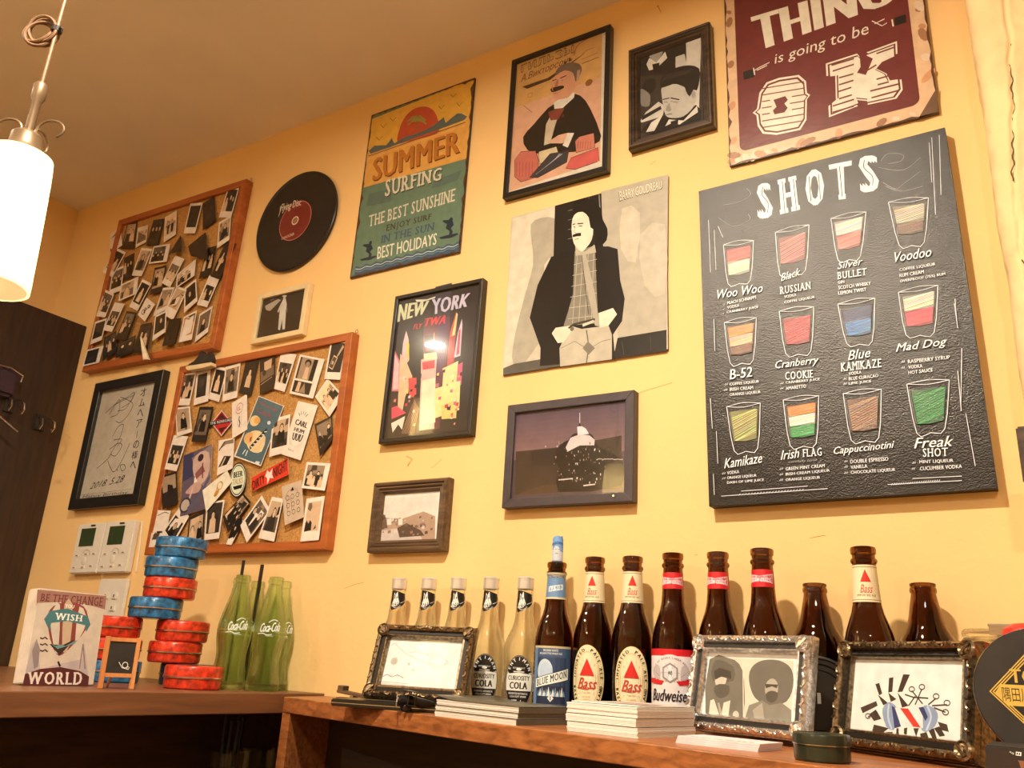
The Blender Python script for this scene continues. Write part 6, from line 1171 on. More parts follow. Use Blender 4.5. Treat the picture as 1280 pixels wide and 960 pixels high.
# little blackboard easel
ew, eh, ed = .046, .074, .006
root = standing('chalkboard_easel', 'tiny blackboard on a pine easel in front of the left tin stack', 'easel', (-1.196, -.372, ZCN), 1.35, .075, ew, eh, ed)
b = MB()
for s in (-1, 1): b2 = MB(); b2.box(s * ew / 2 - .003, -ed, 0, s * ew / 2 + .003, 0, eh, bev=.0004); b2.build('easel_leg', M['easelwood'], root)
for z in (.019, eh - .004): b2 = MB(); b2.box(-ew / 2 + .0032, -ed, z - .003, ew / 2 - .0032, -.001, z + .003, bev=.0004); b2.build('cross_bar', M['easelwood'], root)
b2 = MB(); b2.box(-ew / 2 + .0032, -ed * .7, .0222, ew / 2 - .0032, -.001, eh - .0072); b2.build('chalkboard', M['blackmatte'], root)
A = Art(lambda u, v, l: (u, -ed * .7 - .0002 - l, v)); A.ell((.008, .034), .0045, .0045, WHT, ring=.0009); A.line([(-.002, .038), (.004, .030), (.014, .028)], .0008, WHT); A.ell((.013, .030), .002, .002, WHT, ring=.0007); A.build('chalk_mark', M['chalk'], root)
b2 = MB(); b2.box(-.004, .0006, 0, .004, .003, eh * .95, Matrix.Translation((0, 0, 0)) @ Matrix.Rotation(.22, 4, 'X')); b2 = MB(); b2.tube([(0, .001, eh * .9), (0, .030, .003)], .002, 6); b2.build('back_strut', M['easelwood'], root)
# dispenser glasses on the lower shelf
gl = None
for k, (px, py, wd, lab) in enumerate(((286, 942, .058, 'clear straight glass with black straws on the shelf under the counter'), (304, 938, .058, 'clear straight glass just right of the straw glass under the counter'), (338, 936, .056, 'clear straight glass by the cabinet side under the counter'))):
    x, y = [(-1.187, -.149), (-1.212, -.088), (-1.2, -.041)][k]
    if k == 0:
        gl = empty('tumbler', lab, 'glass', (x, y, -.2395), (0, 0, 0), 'glasses under the counter'); r = .026; H = .082; b = MB(); b.lathe([(0, 0), (r * .86, 0), (r * .9, .003), (r, H), (r - .0015, H + .0006), (r - .003, H), (r * .86, .010), (0, .009)], 32); b.build('glass_body', M['clear'], gl, smooth=True)
    else: dup(gl, (x, y, -.2395), None, lab)
for k in range(7):
    a = k * .9; b = MB(); b.tube([(-1.187 + .010 * math.cos(a), -.149 + .010 * math.sin(a), -.2295), (-1.187 + .015 * math.cos(a), -.149 + .015 * math.sin(a), -.108 + .004 * (k % 3))], .0028, 8); o = b.build('straw', M['straw'], off=(-1.187, -.149, -.229)); tag(o, 'thin black straw standing in the bundle of the glass under the counter', 'straw', 'straws in the glass under the counter')

# ================================================================== SMALL FRAMES AND BITS ON THE CABINET
def ornate(label, cxyz, yaw, lean, w_, h_, m, rw=.021, d_=.017, beads='bead_row'):
    root = standing('ornate_frame', label, 'picture frame', cxyz, yaw, lean, w_, h_, d_); root.location.z = cxyz[2] + .0003
    holder = bpy.data.objects.new('frame_moulding', None); 
    prof = [(0, 0), (0, -d_ * .55), (.0015, -d_ * .8), (.005, -d_), (.0085, -d_ * .9), (.0105, -d_ * .62), (.0125, -d_ * .55), (.0145, -d_ * .74), (.0175, -d_ * .78), (.0195, -d_ * .55), (rw, -d_ * .3), (rw, 0)]
    for o in rails(w_, h_, prof, root, M[m]):
        o.location.z = h_ / 2
    bpy.data.objects.remove(holder)
    for o in rails(w_, h_, [(.0102, -d_ * .5), (.0102, -d_ * .70), (.0150, -d_ * .80), (.0150, -d_ * .5)], root, M['blackmatte'], 'groove_strip'): o.location.z = h_ / 2  # black strip that darkens the recess of the moulding
    hw, hh = w_ / 2, h_ / 2
    for s in (-1, 1):
        for t in (-1, 1):
            b = MB(); c = (s * (hw - .010), -d_ * .9, hh + t * (hh - .010)); Mx = Matrix.Translation(c) @ Matrix.Rotation(PI / 2, 4, 'X')
            b.lathe([(.0095, -.004), (.0098, .001), (.0080, .0030), (.0062, .0012), (.0045, .0010), (.003, .0034), (0, .0040)], 20, Mx)
            b.box(-.0012, -.0045, -.0075, .0012, .001, .0075, Matrix.Translation(c) @ Matrix.Rotation(s * t * .8, 4, 'Y')); b.build('corner_rosette', M[m], root, smooth=True)
    b = MB(); n = int((w_ - .03) / .0028)
    for i in range(n + 1):
        x = -hw + .012 + (w_ - .024) * i / n
        for z in (.0118, h_ - .0118): b.ball((x, -d_ * .60, z), .0012, .0012, .0012, 5, 3)
    n = int((h_ - .03) / .0028)
    for i in range(n + 1):
        z = .012 + (h_ - .024) * i / n
        for x in (-hw + .0118, hw - .0118): b.ball((x, -d_ * .60, z), .0012, .0012, .0012, 5, 3)
    n = int(h_ / .0026)
    for i in range(n): 
        for x in (-hw + .0005, hw - .0005): b.ball((x, -d_ * .58, h_ * (i + .5) / n), .0011, .0011, .0011, 5, 3)
    n = int(w_ / .0026)
    for i in range(n):
        for z in (.0005, h_ - .0005): b.ball((-hw + w_ * (i + .5) / n, -d_ * .58, z), .0011, .0011, .0011, 5, 3)
    tag(b.build('bead_row', M[m], root, smooth=True), kind='stuff')
    b = MB(); r = random.Random(int(w_ * 1e5))
    for side in range(4):      # scrolled leaves along the crown of each rail
        L_ = w_ if side % 2 == 0 else h_; n = int((L_ - .045) / .009)
        for i in range(n):
            t = -L_ / 2 + .0225 + (L_ - .045) * (i + .5) / n; pr = []
            for k in range(8): a = k * .75; rr2 = .0030 * (1 - k / 11); pr.append((t + (.0012 * k - .003) + rr2 * math.cos(a) * .9, .0052 + (1 if i % 2 else -1) * rr2 * math.sin(a)))
            conv = (lambda p: (p[0], -d_ * .98 - .0006, p[1])) if side == 0 else (lambda p: (p[0], -d_ * .98 - .0006, h_ - p[1])) if side == 2 else (lambda p: (-hw + p[1], -d_ * .98 - .0006, hh + p[0])) if side == 1 else (lambda p: (hw - p[1], -d_ * .98 - .0006, hh + p[0]))
            b.tube([conv(p) for p in pr], .0012, 5)
    for s, zc in ((0, .0055), (0, h_ - .0055)):
        for k in range(5): a = -1.0 + k * .5; b.ball((.010 * math.sin(a), -d_ - .0005, zc + .0012 * math.cos(2 * a)), .0032, .0018, .0026, 8, 5)
    tag(b.build('scrollwork', M[m], root, smooth=True), kind='stuff')
    b = MB(); b.box(-hw + .006, -max(.004, d_ - .012) + .0005, .006, hw - .006, .0005, h_ - .006); b.build('backing_board', M['blackmatte'], root)
    b = MB(); zt = h_ * .72; yb = math.tan(lean + .35) * zt; b.add([(-.014, .001, zt), (.014, .001, zt), (.020, .026, .004), (-.020, .026, .004)], [(0, 1, 2, 3)]); b.build('easel_back', M['blackmatte'], root, fix=False)
    yp = -max(.004, d_ - .012); A = planeart(mtx(root), yp); A.yp = yp; A.root = root; A.W, A.H, A.hh = hw - rw, hh - rw, hh
    A.raw([(-A.W - .001, rw - .001), (A.W + .001, rw - .001), (A.W + .001, h_ - rw + .001), (-A.W - .001, h_ - rw + .001)], [(0, 1, 2, 3)], K(244, 234, 214)); A.lv = 3e-5; A.hgt = h_; A.rw = rw
    return A
def fin2(A):
    A.build('print', M['print'], A.root); b = MB(); b.box(-A.W - .001, A.yp - .0022, A.rw - .001, A.W + .001, A.yp - .0012, A.hgt - A.rw + .001); b.build('glass_pane', M['pane'], A.root)
A = ornate('ornate bronze frame leaning by the clear bottles, holding a pale pencil map drawing', (-.7942, -.1788, -.0545), .263, .315, .1575, .110, 'bronze')
q = crop(440, 760, 6.857); PG = K(176, 160, 140)
for pts in (((375, 310), (450, 380), (520, 420), (600, 450), (680, 490)), ((480, 385), (560, 375), (640, 400), (720, 395), (780, 430), (830, 470)), ((640, 400), (690, 430), (660, 470), (720, 500)), ((330, 320), (380, 300)), ((680, 520), (760, 500), (820, 470))): A.line(q(*pts), .0006, PG, smooth=4)
A.poly(q((330, 470), (345, 430), (385, 425), (390, 465), (360, 490)), K(206, 190, 164), 2)
for x, y, s in ((360, 455, 20), (488, 480, 10), (522, 530, 13)):
    for k in range(4): A.line(q((x - s, y - s + k * s * .6), (x + s, y - s * .6 + k * s * .5)), .0006, PG)
A.line(q((250, 630), (480, 650), (470, 668)), .0008, PG); A.line(q((248, 645), (460, 664)), .0006, PG); A.line(q((265, 590), (300, 570), (345, 590), (390, 575), (440, 600)), .001, K(150, 134, 116), smooth=4); A.ell(q((330, 578))[0], .0022, .0022, PG, ring=.0005); A.ell(q((390, 580))[0], .0022, .0022, PG, ring=.0005)
fin2(A)
A = ornate('ornate silver frame with a sepia photo of two bushy-haired people', (-.322, -.178, ZS + .0046), -.37, .21, .172, .113, 'silver', rw=.020)
q = crop(820, 670, 3.31); g2 = lambda v: K(v, v * .93, v * .78)
A.poly(q((225, 500), (570, 515), (560, 790), (200, 745)), g2(228))
A.poly(q((222, 510), (300, 505), (345, 530), (365, 600), (360, 760), (290, 755), (205, 745)), g2(118), 2); A.poly(q((235, 530), (262, 512), (320, 540), (320, 600), (235, 600)), g2(96), 2); A.ell(q((268, 590))[0], .0090, .0110, g2(214)); A.poly(q((240, 560), (262, 545), (310, 560), (312, 592), (270, 582), (245, 595)), g2(60), 1); A.poly(q((240, 628), (262, 612), (302, 620), (300, 655), (268, 672), (245, 655)), g2(90), 2)
A.poly(q((225, 680), (240, 675), (262, 740), (260, 752), (218, 745)), g2(232)); A.poly(q((280, 690), (308, 680), (298, 756), (268, 752)), g2(232)); A.line(q((258, 690), (272, 752)), .003, g2(180)); A.ell(q((330, 740))[0], .0045, .0045, g2(206)); A.line(q((360, 520), (362, 762)), .0012, g2(240))
A.poly(q((385, 600), (395, 545), (440, 515), (510, 515), (560, 550), (568, 620), (540, 685), (470, 700), (410, 670)), g2(110), 3); A.ell(q((478, 632))[0], .0090, .0115, g2(186)); A.poly(q((452, 612), (505, 615), (500, 630), (480, 622), (455, 630)), g2(60)); A.poly(q((455, 652), (478, 640), (505, 650), (498, 680), (475, 690), (458, 676)), g2(80), 2)
A.poly(q((365, 765), (385, 700), (440, 680), (470, 700), (520, 690), (560, 720), (560, 790)), g2(140)); A.poly(q((400, 720), (440, 690), (450, 770), (410, 765)), g2(176))
fin2(A)
A = ornate('ornate dark gold frame with a drawing of a barber pole among scissors and combs', (-.152, -.228, ZS + .0006), -.645, .20, .183, .111, 'pewter', rw=.020, d_=.030)
q = crop(980, 840, 4.267); DK = K(70, 52, 36)
A.poly(q((382, 0), (897, 25), (885, 404), (362, 338)), K(244, 236, 214))
for P in (((487, 65), (508, 58), (524, 115), (508, 125)), ((560, 32), (584, 28), (578, 105), (556, 110)), ((636, 12), (672, 14), (632, 105), (606, 108)), ((408, 190), (492, 155), (500, 180), (420, 220)), ((500, 120), (555, 165), (530, 178)), ((556, 110), (600, 145), (570, 160)), ((606, 110), (665, 180), (630, 190)), ((470, 320), (500, 290), (520, 320), (490, 345)), ((545, 320), (580, 320), (578, 362), (550, 362)), ((600, 300), (612, 300), (612, 345), (598, 345)), ((640, 300), (658, 296), (655, 335), (640, 330)), ((725, 330), (760, 320), (785, 385), (745, 390)), ((800, 300), (830, 290), (860, 340), (830, 345)), ((820, 265), (870, 280), (880, 320), (840, 310)), ((455, 225), (490, 200), (520, 250), (480, 262)), ((480, 280), (560, 300), (520, 330), (470, 315)), ((690, 300), (720, 300), (705, 345)), ((770, 310), (800, 300), (820, 370), (800, 370))): A.poly(q(*P), DK)
for cx, cy in ((682, 92), (736, 80), (812, 130), (870, 165), (448, 235), (862, 215)): A.ell(q((cx, cy))[0], .0040, .0030, DK, ring=.0011)
for P in (((682, 100), (740, 170)), ((736, 90), (700, 175)), ((812, 140), (770, 175)), ((870, 175), (790, 180)), ((645, 120), (690, 135), (770, 140)), ((700, 130), (665, 180)), ((862, 215), (800, 190)), ((448, 240), (500, 215))): A.line(q(*P), .0014, DK)
A.poly(q((525, 215), (535, 180), (565, 160), (595, 180), (620, 200), (740, 200), (745, 180), (775, 180), (810, 200), (822, 240), (805, 290), (760, 320), (735, 310), (720, 290), (620, 270), (585, 310), (545, 290)), K(150, 162, 178), 2)
A.poly(q((590, 190), (740, 198), (742, 300), (590, 275)), K(240, 232, 216)); A.poly(q((620, 193), (662, 195), (730, 296), (690, 292)), K(220, 60, 44)); A.poly(q((575, 180), (592, 190), (625, 290), (590, 300)), K(60, 64, 100)); A.poly(q((718, 190), (745, 185), (768, 240), (755, 262)), K(60, 64, 100)); A.line(q((560, 170), (556, 240), (575, 306)), .0022, K(200, 208, 214), smooth=4); A.line(q((765, 182), (785, 240), (760, 312)), .0022, K(200, 208, 214), smooth=4)
fin2(A)
# black case under the map frame
root = empty('black_case', 'thin flat black case under the map frame', 'case', (-.805, -.178, ZS), (0, 0, .262)); b = MB(); b.box(-.105, -.026, 0, .100, .050, .0100, bev=.0015); b.build('case_body', M['black'], root, smooth=True)
b = MB(); b.box(-.1055, -.0265, .0042, .1005, .0505, .0052); b.build('seam_band', M['steel'], root)
# wooden clip
P = HZ(430, 872, ZS + .004); P = Vector((-.955, -.115, ZS))
root = empty('wooden_clip', 'small brown wooden clip lying at the left end of the cabinet top', 'clip', tuple(P), (0, 0, .25))
for nm, z0, an in (('lower_arm', .002, 0), ('upper_arm', .010, .12)): b = MB(); b.box(-.030, -.010, 0, .030, .010, .005, Matrix.Translation((0, 0, z0)) @ Matrix.Rotation(an, 4, 'Y'), bev=.001); b.build(nm, M['walnut'], root)
b = MB(); b.box(-.030, -.010, .013, -.020, .010, .022, Matrix.Rotation(.1, 4, 'Y')); b.box(.015, -.010, .012, .026, .010, .020); b.build('jaw', M['walnut'], root, bevel=.001)
b = MB(); b.tube([(-.002, -.010, .009), (-.002, .010, .009)], .003, 10); b.build('spring', M['steel'], root, smooth=True)
# toy biplane
P = HZ(524, 886, ZS); root = empty('toy_biplane', 'small black metal toy biplane in front of the map frame', 'toy', (W(520, 870, -.205).x, -.208, ZS), (0, 0, math.radians(228)))
S = .8; Tm = Matrix.Scale(S, 4) @ Matrix.Translation((0, 0, .016)) @ Matrix.Rotation(-.10, 4, 'Y')
b = MB(); b.tube([Tm @ Vector(p) for p in ((.030, 0, 0), (.026, 0, 0), (.010, 0, .001), (-.015, 0, .001), (-.042, 0, .003))], [.004, .0075, .0078, .006, .002], 12); b.build('fuselage', M['iron'], root, smooth=True)
for nm, z, x in (('upper_wing', .0165, .010), ('lower_wing', -.006, .008)): b = MB(); b.box(x - .009, -.036, z, x + .009, .036, z + .0014, Tm, bev=.0005); b.build(nm, M['iron'], root)
for sy in (-.024, .024):
    for sx in (.003, .015): b = MB(); b.tube([Tm @ Vector((sx, sy, -.005)), Tm @ Vector((sx, sy, .017))], .0008, 6); b.build('wing_strut', M['iron'], root)
b = MB(); b.box(-.044, -.014, .003, -.034, .014, .0042, Tm); b.build('tailplane', M['iron'], root); b = MB(); b.box(-.045, -.0008, .003, -.035, .0008, .014, Tm); b.build('tail_fin', M['iron'], root)
b = MB(); b.box(.0305, -.0015, -.014, .0318, .0015, .014, Tm @ Matrix.Rotation(.5, 4, 'X')); b.build('propeller', M['steel'], root)
for sy in (-.011, .011):
    b = MB(); Mx = Matrix.Translation((.015 * S, sy, .0052)) @ Matrix.Rotation(PI / 2, 4, 'X'); b.lathe([(0, -.0015), (.004, -.0015), (.0052, -.001), (.0052, .001), (.004, .0015), (0, .0015)], 18, Mx); b.build('wheel', M['iron'], root, smooth=True)
    b = MB(); b.tube([(.015 * S, sy, .0052), Tm @ Vector((.012, sy * .4, -.004))], .0008, 6); b.build('landing_strut', M['iron'], root)
# stacks of printed matter: every booklet / bundle a thing of its own
def sheet_pile(corner, yaw, w_, d_, items, group):
    z = ZS; r = random.Random(9); cx, cy = corner
    for k, (th, m, lab, nm, cat) in enumerate(items):
        dx, dy, a = r.uniform(-.0025, .0025), r.uniform(-.002, .002), yaw + r.uniform(-.02, .02)
        root = empty(nm, lab, cat, (cx + dx, cy + dy, z), (0, 0, a), group)
        b = MB(); n = max(1, int(th / .0016))
        for i in range(n): e = r.uniform(0, .0009); b.box(e, e, th * i / n + .00005, w_ - r.uniform(0, .001), d_ - e, th * (i + .93) / n)
        b.build('pages', M['paper'], root)
        if m:
            b = MB(); N = 12; pts = []
            for i in range(N + 1): t = i / N; pts.append((-.0008 + (w_ + .0012) * t, th + .0003 + (.0050 * (1 - t / .3) ** 2 if (t < .3 and k == len(items) - 1) else 0)))
            vs = [(x, y, zz) for y in (-.0006, d_) for x, zz in pts]; b.add(vs, [(i, i + 1, N + 2 + i, N + 1 + i) for i in range(N)]); o = b.build('cover', M[m], root, smooth=True, fix=False); md = o.modifiers.new('s', 'SOLIDIFY'); md.thickness = .0005; md.offset = 1
            b = MB(); b.box(w_, -.0004, .0004, w_ + .0006, d_, th); b.build('spine', M[m], root)
        z += th + .0006
    return z
MG = 'booklets stacked before the clear bottles'
sheet_pile((-.712, -.232), -.215, .152, .118, [(.0068, 'card', 'dark-covered booklet at the bottom of the pile by the clear bottles', 'booklet', 'booklet'), (.0060, 'card', 'dark-covered booklet in the middle of the pile by the clear bottles', 'booklet', 'booklet'), (.0066, 'card', 'dark olive booklet with a curling cover, top of the pile by the clear bottles', 'booklet', 'booklet')], MG)
zt = sheet_pile((-.496, -.266), -.16, .098, .125, [(.0105, None, 'lowest bundle of white leaflets before the triangle-label bottles', 'leaflet_bundle', 'leaflets'), (.0085, None, 'middle bundle of white leaflets before the triangle-label bottles', 'leaflet_bundle', 'leaflets'), (.0112, None, 'upper bundle of white leaflets before the triangle-label bottles', 'leaflet_bundle', 'leaflets')], 'white leaflet bundles')
root = empty('leaflet', 'printed leaflet with grey stripes on top of the white leaflet pile', 'leaflet', (-.495, -.258, zt), (0, 0, -.19)); b = MB(); b.box(0, 0, 0, .094, .120, .0008); b.build('sheet', M['paper'], root)
A = Art(lambda u, v, l: (u, v, .00095 + l)); A.poly([(.002, .01), (.09, .01), (.092, .12), (.004, .12)], K(216, 196, 170)); A.poly([(.03, .02), (.092, .02), (.092, .05), (.03, .035)], K(120, 96, 80)); A.poly([(.02, .06), (.08, .06), (.08, .075), (.02, .075)], K(150, 60, 44)); A.build('print', M['print'], root)
cd = mat('pinkish_card_stock', K(236, 208, 190), .6)
for k in range(4):
    root = empty('business_card', ['lowest pinkish card of the pile under the silver frame', 'second pinkish card from the bottom under the silver frame', 'third pinkish card from the bottom under the silver frame', 'top pinkish card of the pile, printed with a flower border, under the silver frame'][k], 'card', (-.352 + .0006 * k, -.294 + .0004 * k, ZS + .0019 * k), (0, 0, -.15), 'business cards under the silver frame'); b = MB(); b.box(0, 0, .0001, .091, .055, .0018); b.build('card_stock', cd, root)
    if k == 3: A = Art(lambda u, v, l: (u, v, .00185 + l)); [A.ell((.006 + .0066 * j, .006 + .003 * (j % 2)), .0028, .0018, K(110, 80, 60), uvspace=True, seg=7) for j in range(12)]; A.build('print', M['print'], root)
# round dark tin
x, y, r = floor_at(1026.5, 955, 68, ZS); root = empty('round_tin', 'round dark green screw-lid tin between the silver and gold frames', 'tin', (x, y + .006, ZS)); h_ = pxm(Vector((x, y, ZS)), 33)
b = MB(); b.lathe([(0, 0), (r * .94, 0), (r, .002), (r, h_ * .60), (0, h_ * .6)], 48); b.build('tin_base', M['darkgreentin'], root, smooth=True)
b = MB(); b.lathe([(r * .99, h_ * .605), (r * 1.03, h_ * .61), (r * 1.03, h_ * .9), (r * 1.01, h_ * .97), (r * .97, h_), (r * .93, h_ * .97), (0, h_ * .96)], 48); b.build('tin_lid', M['darkgreentin'], root, smooth=True); b = MB(); b.lathe([(r * 1.0, h_ * .585), (r * 1.035, h_ * .59), (r * 1.035, h_ * .62), (r * 1.0, h_ * .625)], 48, closed=True); b.build('rolled_rim', M['steel'], root, smooth=True)
# black disc standing between the frames
P = W(1024, 868, -.125); root = empty('round_display', 'black ringed disc standing on edge between the silver and gold frames', 'display', (P.x - .004, -.118, ZS), (0, 0, math.atan2(-P.x, CAMD - .12)))
R2_ = .049; Mx = Matrix.Translation((0, 0, R2_ + .0005)) @ Matrix.Rotation(PI / 2, 4, 'X')
b = MB(); b.lathe([(0, -.004), (R2_, -.004), (R2_, .003), (R2_ * .95, .004), (R2_ * .92, .002), (R2_ * .84, .002), (R2_ * .82, .0035), (R2_ * .79, .002), (R2_ * .7, .002), (R2_ * .68, .003), (R2_ * .66, .002), (0, .002)], 56, Mx); b.build('disc', M['black'], root, smooth=True)
A = Art(lambda u, v, l: (u, -.0024 - l, v + R2_)); A.text('1', R_(.000, .004, .008, -.004), WHT, .03); A.build('marking', M['print'], root)
# clip-top jar
x0j = W(1236, 880, -.17); rj = pxm(x0j, 27); root = empty('clip_top_jar', 'glass clip-top storage jar behind the round black sign', 'jar', (x0j.x, -.135, ZS))
hj = W(1236, 797, -.15).z - ZS
b = MB(); b.lathe([(0, 0), (rj * .92, 0), (rj, .004), (rj, hj * .82), (rj * .93, hj * .88), (rj * .88, hj * .91), (rj * .96, hj * .94), (rj * .96, hj * .98), (rj * .86, hj), (rj * .82, hj * .9), (rj * .93, hj * .8), (rj * .93, .008), (0, .007)], 40); b.build('glass_body', M['jarglass'], root, smooth=True)
b = MB(); b.lathe([(0, hj * 1.0 + .001), (rj * .93, hj + .001), (rj * .95, hj + .006), (rj * .8, hj + .009), (0, hj + .010)], 40); b.build('glass_lid', M['jarglass'], root, smooth=True)
b = MB(); b.box(.006, -.030, hj + .010, .034, .012, hj + .012, Matrix.Rotation(-.12, 4, 'X'), bev=.0006); b.box(.008, -.033, hj + .002, .032, -.031, hj + .012); b.build('steel_clip', M['steel'], root); 
b = MB(); b.tube([(-.02 + .002 * k, -rj - .001, hj * .82 + .004 * math.sin(k * .6)) for k in range(20)], .0009, 6); b.build('wire_bail', M['steel'], root, smooth=True)
b = MB(); rj2 = rj * .90; b.lathe([(0, .0085), (rj2, .0085), (rj2, hj * .66), (rj2 * .5, hj * .70), (0, hj * .69)], 32); b.build('contents', mat('brown_grounds', (.16, .10, .06, 1), .9, var=.5, scale=300, bump=.6, bscale=500), root, smooth=True)
# round black beer sign
yS = -.315; P = W(1307, 868, yS); R3_ = pxm(P, 79); th_ = math.atan2(-P.x, CAMD + yS)
root = empty('round_tap_sign', 'round black sign with a gold diamond reading TOKYO at the right edge', 'sign', (P.x, yS, ZS), (0, 0, th_ * .6)); zc = P.z - ZS
Mx = Matrix.Translation((0, 0, zc)) @ Matrix.Rotation(PI / 2, 4, 'X')
b = MB(); b.lathe([(0, -.006), (R3_ * .98, -.006), (R3_, -.004), (R3_, .001), (R3_ * .985, .003), (0, .003)], 64, Mx); b.build('disc', M['blackmatte'], root, smooth=True)
b = MB(); b.lathe([(R3_ * 1.0, -.002), (R3_ * 1.012, -.001), (R3_ * 1.012, .001), (R3_, .002)], 64, Mx, closed=True); b.build('edge_rim', M['steel'], root, smooth=True)
b = MB(); b.lathe([(0, 0), (.028, 0), (.030, .004), (.012, .012), (.009, zc - R3_ * .9), (0, zc - R3_ * .9)], 24, Matrix.Translation((0, .006, 0))); b.build('stand', M['black'], root, smooth=True)
A = Art(lambda u, v, l: (u * R3_, -.0034 - l, zc + v * R3_)); GO = K(224, 176, 70)
for s, c in ((.78, GO), (.755, BLK), (.735, GO), (.71, BLK), (.69, GO), (.665, K(30, 26, 20))): A.raw([(-s, 0), (0, -s * 1.06), (s, 0), (0, s * 1.06)], [(0, 1, 2, 3)], c)
A.raw([(-.70, -.02), (-.52, -.20), (.52, -.20), (.70, -.02), (.62, .12), (-.60, .12)], [(0, 1, 2, 3, 4, 5)], GO); A.text('TOKYO', R_(-.46, .46, .36, .15), GO, .03); A.text('隅田川ブルーイング', R_(-.60, .60, .085, -.14), K(40, 30, 18), .0)
A.ell((-.13, -.42), .22, .20, GO, uvspace=True, ring=.025, seg=30); A.line([(-.04, -.44), (.2, -.46)], .05, GO); A.build('emblem', M['print'], root)
# red knob behind the sign
P = W(1284, 797, -.235); root = empty('red_tap_knob', 'bright red rounded knob peeping over the round black sign', 'knob', (P.x, -.225, ZS)); b = MB(); rk = .022; zk = P.z - ZS; b.lathe([(.008, zk - .03), (rk, zk - .024), (rk, zk), (rk * .9, zk + .008), (rk * .5, zk + .013), (0, zk + .014)], 24); b.build('knob_head', M['red'], root, smooth=True); b = MB(); b.lathe([(.02, 0), (.02, .003), (.006, .006), (.006, zk - .028), (0, zk - .028)], 20); b.build('stem', M['steel'], root, smooth=True)
# black box at the right corner
yB = -.40; P0 = W(1231, 931, yB); P1 = W(1231, 946, yB); root = empty('black_box', 'black box with a white printed word at the bottom right corner', 'box', (P0.x + .05, yB + .02, ZS)); hb = P0.z - ZS
b = MB(); b.box(-.05, -.02, 0, .06, .06, hb, bev=.001); b.build('box_body', M['blackmatte'], root)
A = planeart(mtx(root), -.0203); q = crop(1190, 770, 5.05); A.text('Radio', q((326, 850), (392, 856), (391, 876), (325, 868)), WHT, .02); A.poly(q((403, 856), (438, 860), (437, 884), (402, 880)), WHT); A.poly(q((408, 862), (416, 863), (415, 876), (407, 875)), BLK); A.poly(q((422, 864), (430, 865), (429, 877), (421, 877)), BLK)
A.poly(q((215, 890), (455, 915), (455, 960), (210, 960)), K(150, 92, 54)); A.ell(q((320, 948))[0], .012, .012, K(50, 34, 24)); A.build('print', M['print'], root)
# dark frame edge on the pilaster
P = W(1274, 568, -.118); root = empty('dark_plaque', 'narrow dark plaque edge on the rough plaster at the right border', 'plaque', (P.x + .05, -.1165, P.z)); b = MB(); b.box(-.05, -.012, -.034, .07, 0, .030, bev=.002); b.build('plaque_board', M['walnutdark'], root); b = MB(); b.tube([(-.038, -.013, .022), (-.038, -.0145, .022)], .003, 10); b.build('screw', M['steel'], root)

# ================================================================== HOOKS AND HANGER ON THE DARK PARTITION
def xpt(px, py, x): d = ray(px, py); t = x / d.x; return EYE + d * t
for k, (px, py) in enumerate(((50, 528), (12, 505))):
    P = xpt(px, py, -2.16); root = empty('coat_hook', ['bright wire coat hook near the edge of the dark partition', 'wire coat hook further left on the dark partition'][k], 'hook', tuple(P), group='coat hooks')
    b = MB(); b.box(-.004, -.012, -.02, .003, .012, .02); b.build('hook_plate', M['blackmatte'], root)
    for s in (-1, 1): b = MB(); b.tube([(.002, s * .006, .01), (.02, s * .014, .012), (.04, s * .016, .0), (.045, s * .016, -.015), (.036, s * .016, -.024), (.028, s * .016, -.018)], .0022, 6); b.build('hook_arm', M['steel'], root, smooth=True)
P = xpt(5, 470, -2.15); root = empty('wire_hanger', 'wire hanger end with dark purple cloth on the dark partition', 'hanger', tuple(P))
b = MB(); b.tube([xpt(-14, 512, -2.12) - P, xpt(0, 521, -2.11) - P, xpt(12, 531, -2.10) - P, xpt(22, 540, -2.10) - P], .0028, 8); b.build('wire_arm', M['steel'], root, smooth=True); b = MB(); b.tube([xpt(-6, 455, -2.14) - P, xpt(14, 460, -2.13) - P, xpt(29, 470, -2.12) - P, xpt(26, 478, -2.12) - P], .0022, 8); b.build('wire_hook', M['steel'], root, smooth=True)
b = MB(); b.box(-.02, -.02, -.05, .015, .03, .02, bev=.008); b.build('cloth', mat('purple_cloth', (.05, .025, .045, 1), .8), root, smooth=True)

# ================================================================== PENDANT LAMP
PD_ = .95; d_top = ray(27, 196) ; PL = EYE + d_top * (PD_); LX, LY, zT = PL.x, PL.y, PL.z
def projpy(z): v = Vector((LX, LY, z)) - EYE; return 480 - FPX * v.dot(cy_) / -v.dot(cz_) * 1
zB = zT
while projpy(zB) < 356: zB -= .001
rT, rB = pxm(Vector((LX, LY, zT)), 36), pxm(Vector((LX, LY, zB)), 49)
root = empty('pendant_lamp', 'lit pendant lamp with a frosted white glass shade and a coiled cord, top left', 'lamp', (LX, LY, zT)); LO = (LX, LY, zT)
hL = zT - zB
b = MB(); n = 14; out = [(rT + (rB - rT) * (k / n) ** .8, -hL * k / n) for k in range(n + 1)]
b.lathe([(rT * .35, .006), (rT * .8, .003)] + out + [(r - .003, z) for r, z in out[::-1]] + [(rT * .8, .0), (rT * .35, .003)], 48, closed=True); b.build('lamp_shade', M['shade'], root, smooth=True)
b = MB(); b.lathe([(0, -.078), (.012, -.075), (.022, -.062), (.025, -.048), (.020, -.032), (.012, -.020), (.011, 0)], 20); b.build('bulb', M['bulb'], root, smooth=True)
b = MB(); b.lathe([(.0, .030), (.013, .030), (.0165, .026), (.017, .012), (.020, .008), (.020, .004), (.016, .002), (.013, -.012), (0, -.012)], 28); b.build('socket_cup', M['lampmetal'], root, smooth=True)
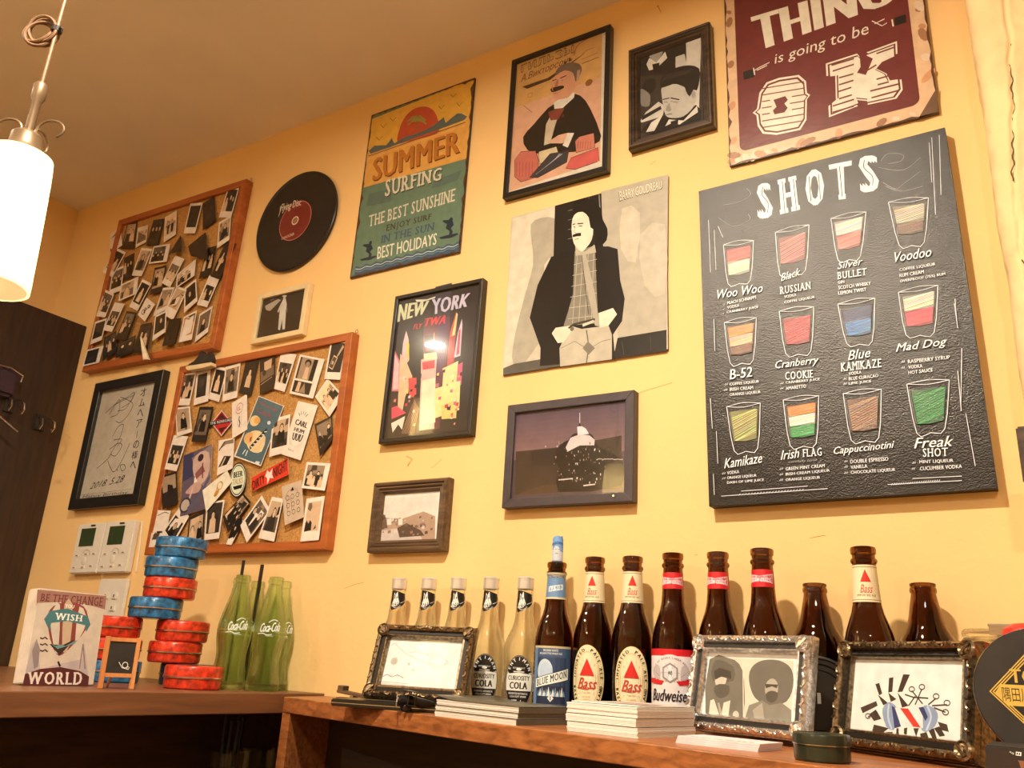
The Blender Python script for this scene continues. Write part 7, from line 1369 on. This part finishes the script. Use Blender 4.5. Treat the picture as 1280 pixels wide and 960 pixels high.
b = MB(); b.lathe([(0, .030), (.0048, .030), (.0048, .072), (.0075, .078), (.0080, .094), (.006, .098), (0, .098)], 20); b.build('stem', M['lampmetal'], root, smooth=True)
rv = Vector((cx_.x, cx_.y)).normalized()
for s, lab in ((1, 0), (-1, 1), (0, 2)):
    dv = Vector((rv.x * s, rv.y * s, 0)) if s else Vector((-rv.y, rv.x, 0)); pts = []
    for k in range(16):
        a = PI * 1.05 - k * .30; pts.append(dv * (.022 + .013 * math.cos(a) + .0004 * k) + Vector((0, 0, .038 + .011 * math.sin(a))))
    pts = [dv * .008 + Vector((0, 0, .028))] + pts; b = MB(); b.tube(pts, .0014, 8); b.build('scroll_arm', M['lampmetal'], root, smooth=True)
zc_ = .098; cb = MB(); cb.tube([(0, 0, zc_), (.0008, 0, (ZC - zT) * .5), (0, 0, ZC - zT - .012)], .0022, 8); cb.build('cord', M['cord'], root, smooth=True)
zk = zc_
while projpy(zT + zk) > 38: zk += .001
b = MB(); pts = []
for k in range(90):
    a = k * 2 * PI / 22; rr_2 = .0165 + .0035 * math.sin(k * .37); pts.append(Vector((-rv.x, -rv.y, 0)) * (.018 - rr_2 * math.cos(a) * 1.0) + Vector((rv.y, -rv.x, 0)) * (.0035 * math.sin(k * .23)) + Vector((0, 0, zk - .004 + rr_2 * math.sin(a) * 1.05)))
b.tube(pts, .0020, 7); b.build('cord_coil', M['cord'], root, smooth=True)
b = MB(); b.lathe([(.003, -.004), (.0062, -.003), (.0065, .003), (.003, .004)], 12, Matrix.Translation((0, 0, zk)), closed=True); b.box(-.008, -.0012, -.0012, .010, .0012, .0012, Matrix.Translation((0, 0, zk))); b.build('cord_tie', M['blackmatte'], root)
b = MB(); b.lathe([(0, -.012), (.035, -.012), (.045, -.004), (.045, -.0008), (0, -.0008)], 28, Matrix.Translation((0, 0, ZC - zT))); b.build('ceiling_rose', M['lampmetal'], root, smooth=True)
pl = bpy.data.lights.new('pendant_bulb_light', 'POINT'); pl.energy = 2.2; pl.color = (1, .76, .45); pl.shadow_soft_size = .03
po = bpy.data.objects.new('pendant_bulb_light', pl); po.location = (LX, LY, zT - .10); C.objects.link(po)

pl.energy = 1.3
for (x, y, z, lab) in ((-1.78, -1.05, .87, 'second lit pendant lamp further left over the counter'), (.55, -2.0, zT + .05, 'added unseen pendant lamp right of the viewer that brightens the ceiling')):  # right-hand pendant is added out of view to brighten the ceiling
    r_ = dup(root, (x, y, z), None, lab)
    for ch in list(r_.children):
        if ch.name.startswith(('cord', 'ceiling_rose')) and z > zT + .06:
            if ch.name.startswith('ceiling_rose'): ch.location.z -= z - zT
            elif not ch.name.startswith(('cord_coil', 'cord_tie')): ch.scale.z = (ZC - z - .01) / (ZC - zT - .01)
            elif True: bpy.data.objects.remove(ch)
    q_ = po.copy(); q_.data = pl.copy(); q_.data.energy = 3.6 if x < 0 else 22; q_.location = (x, y, z - .10); C.objects.link(q_)
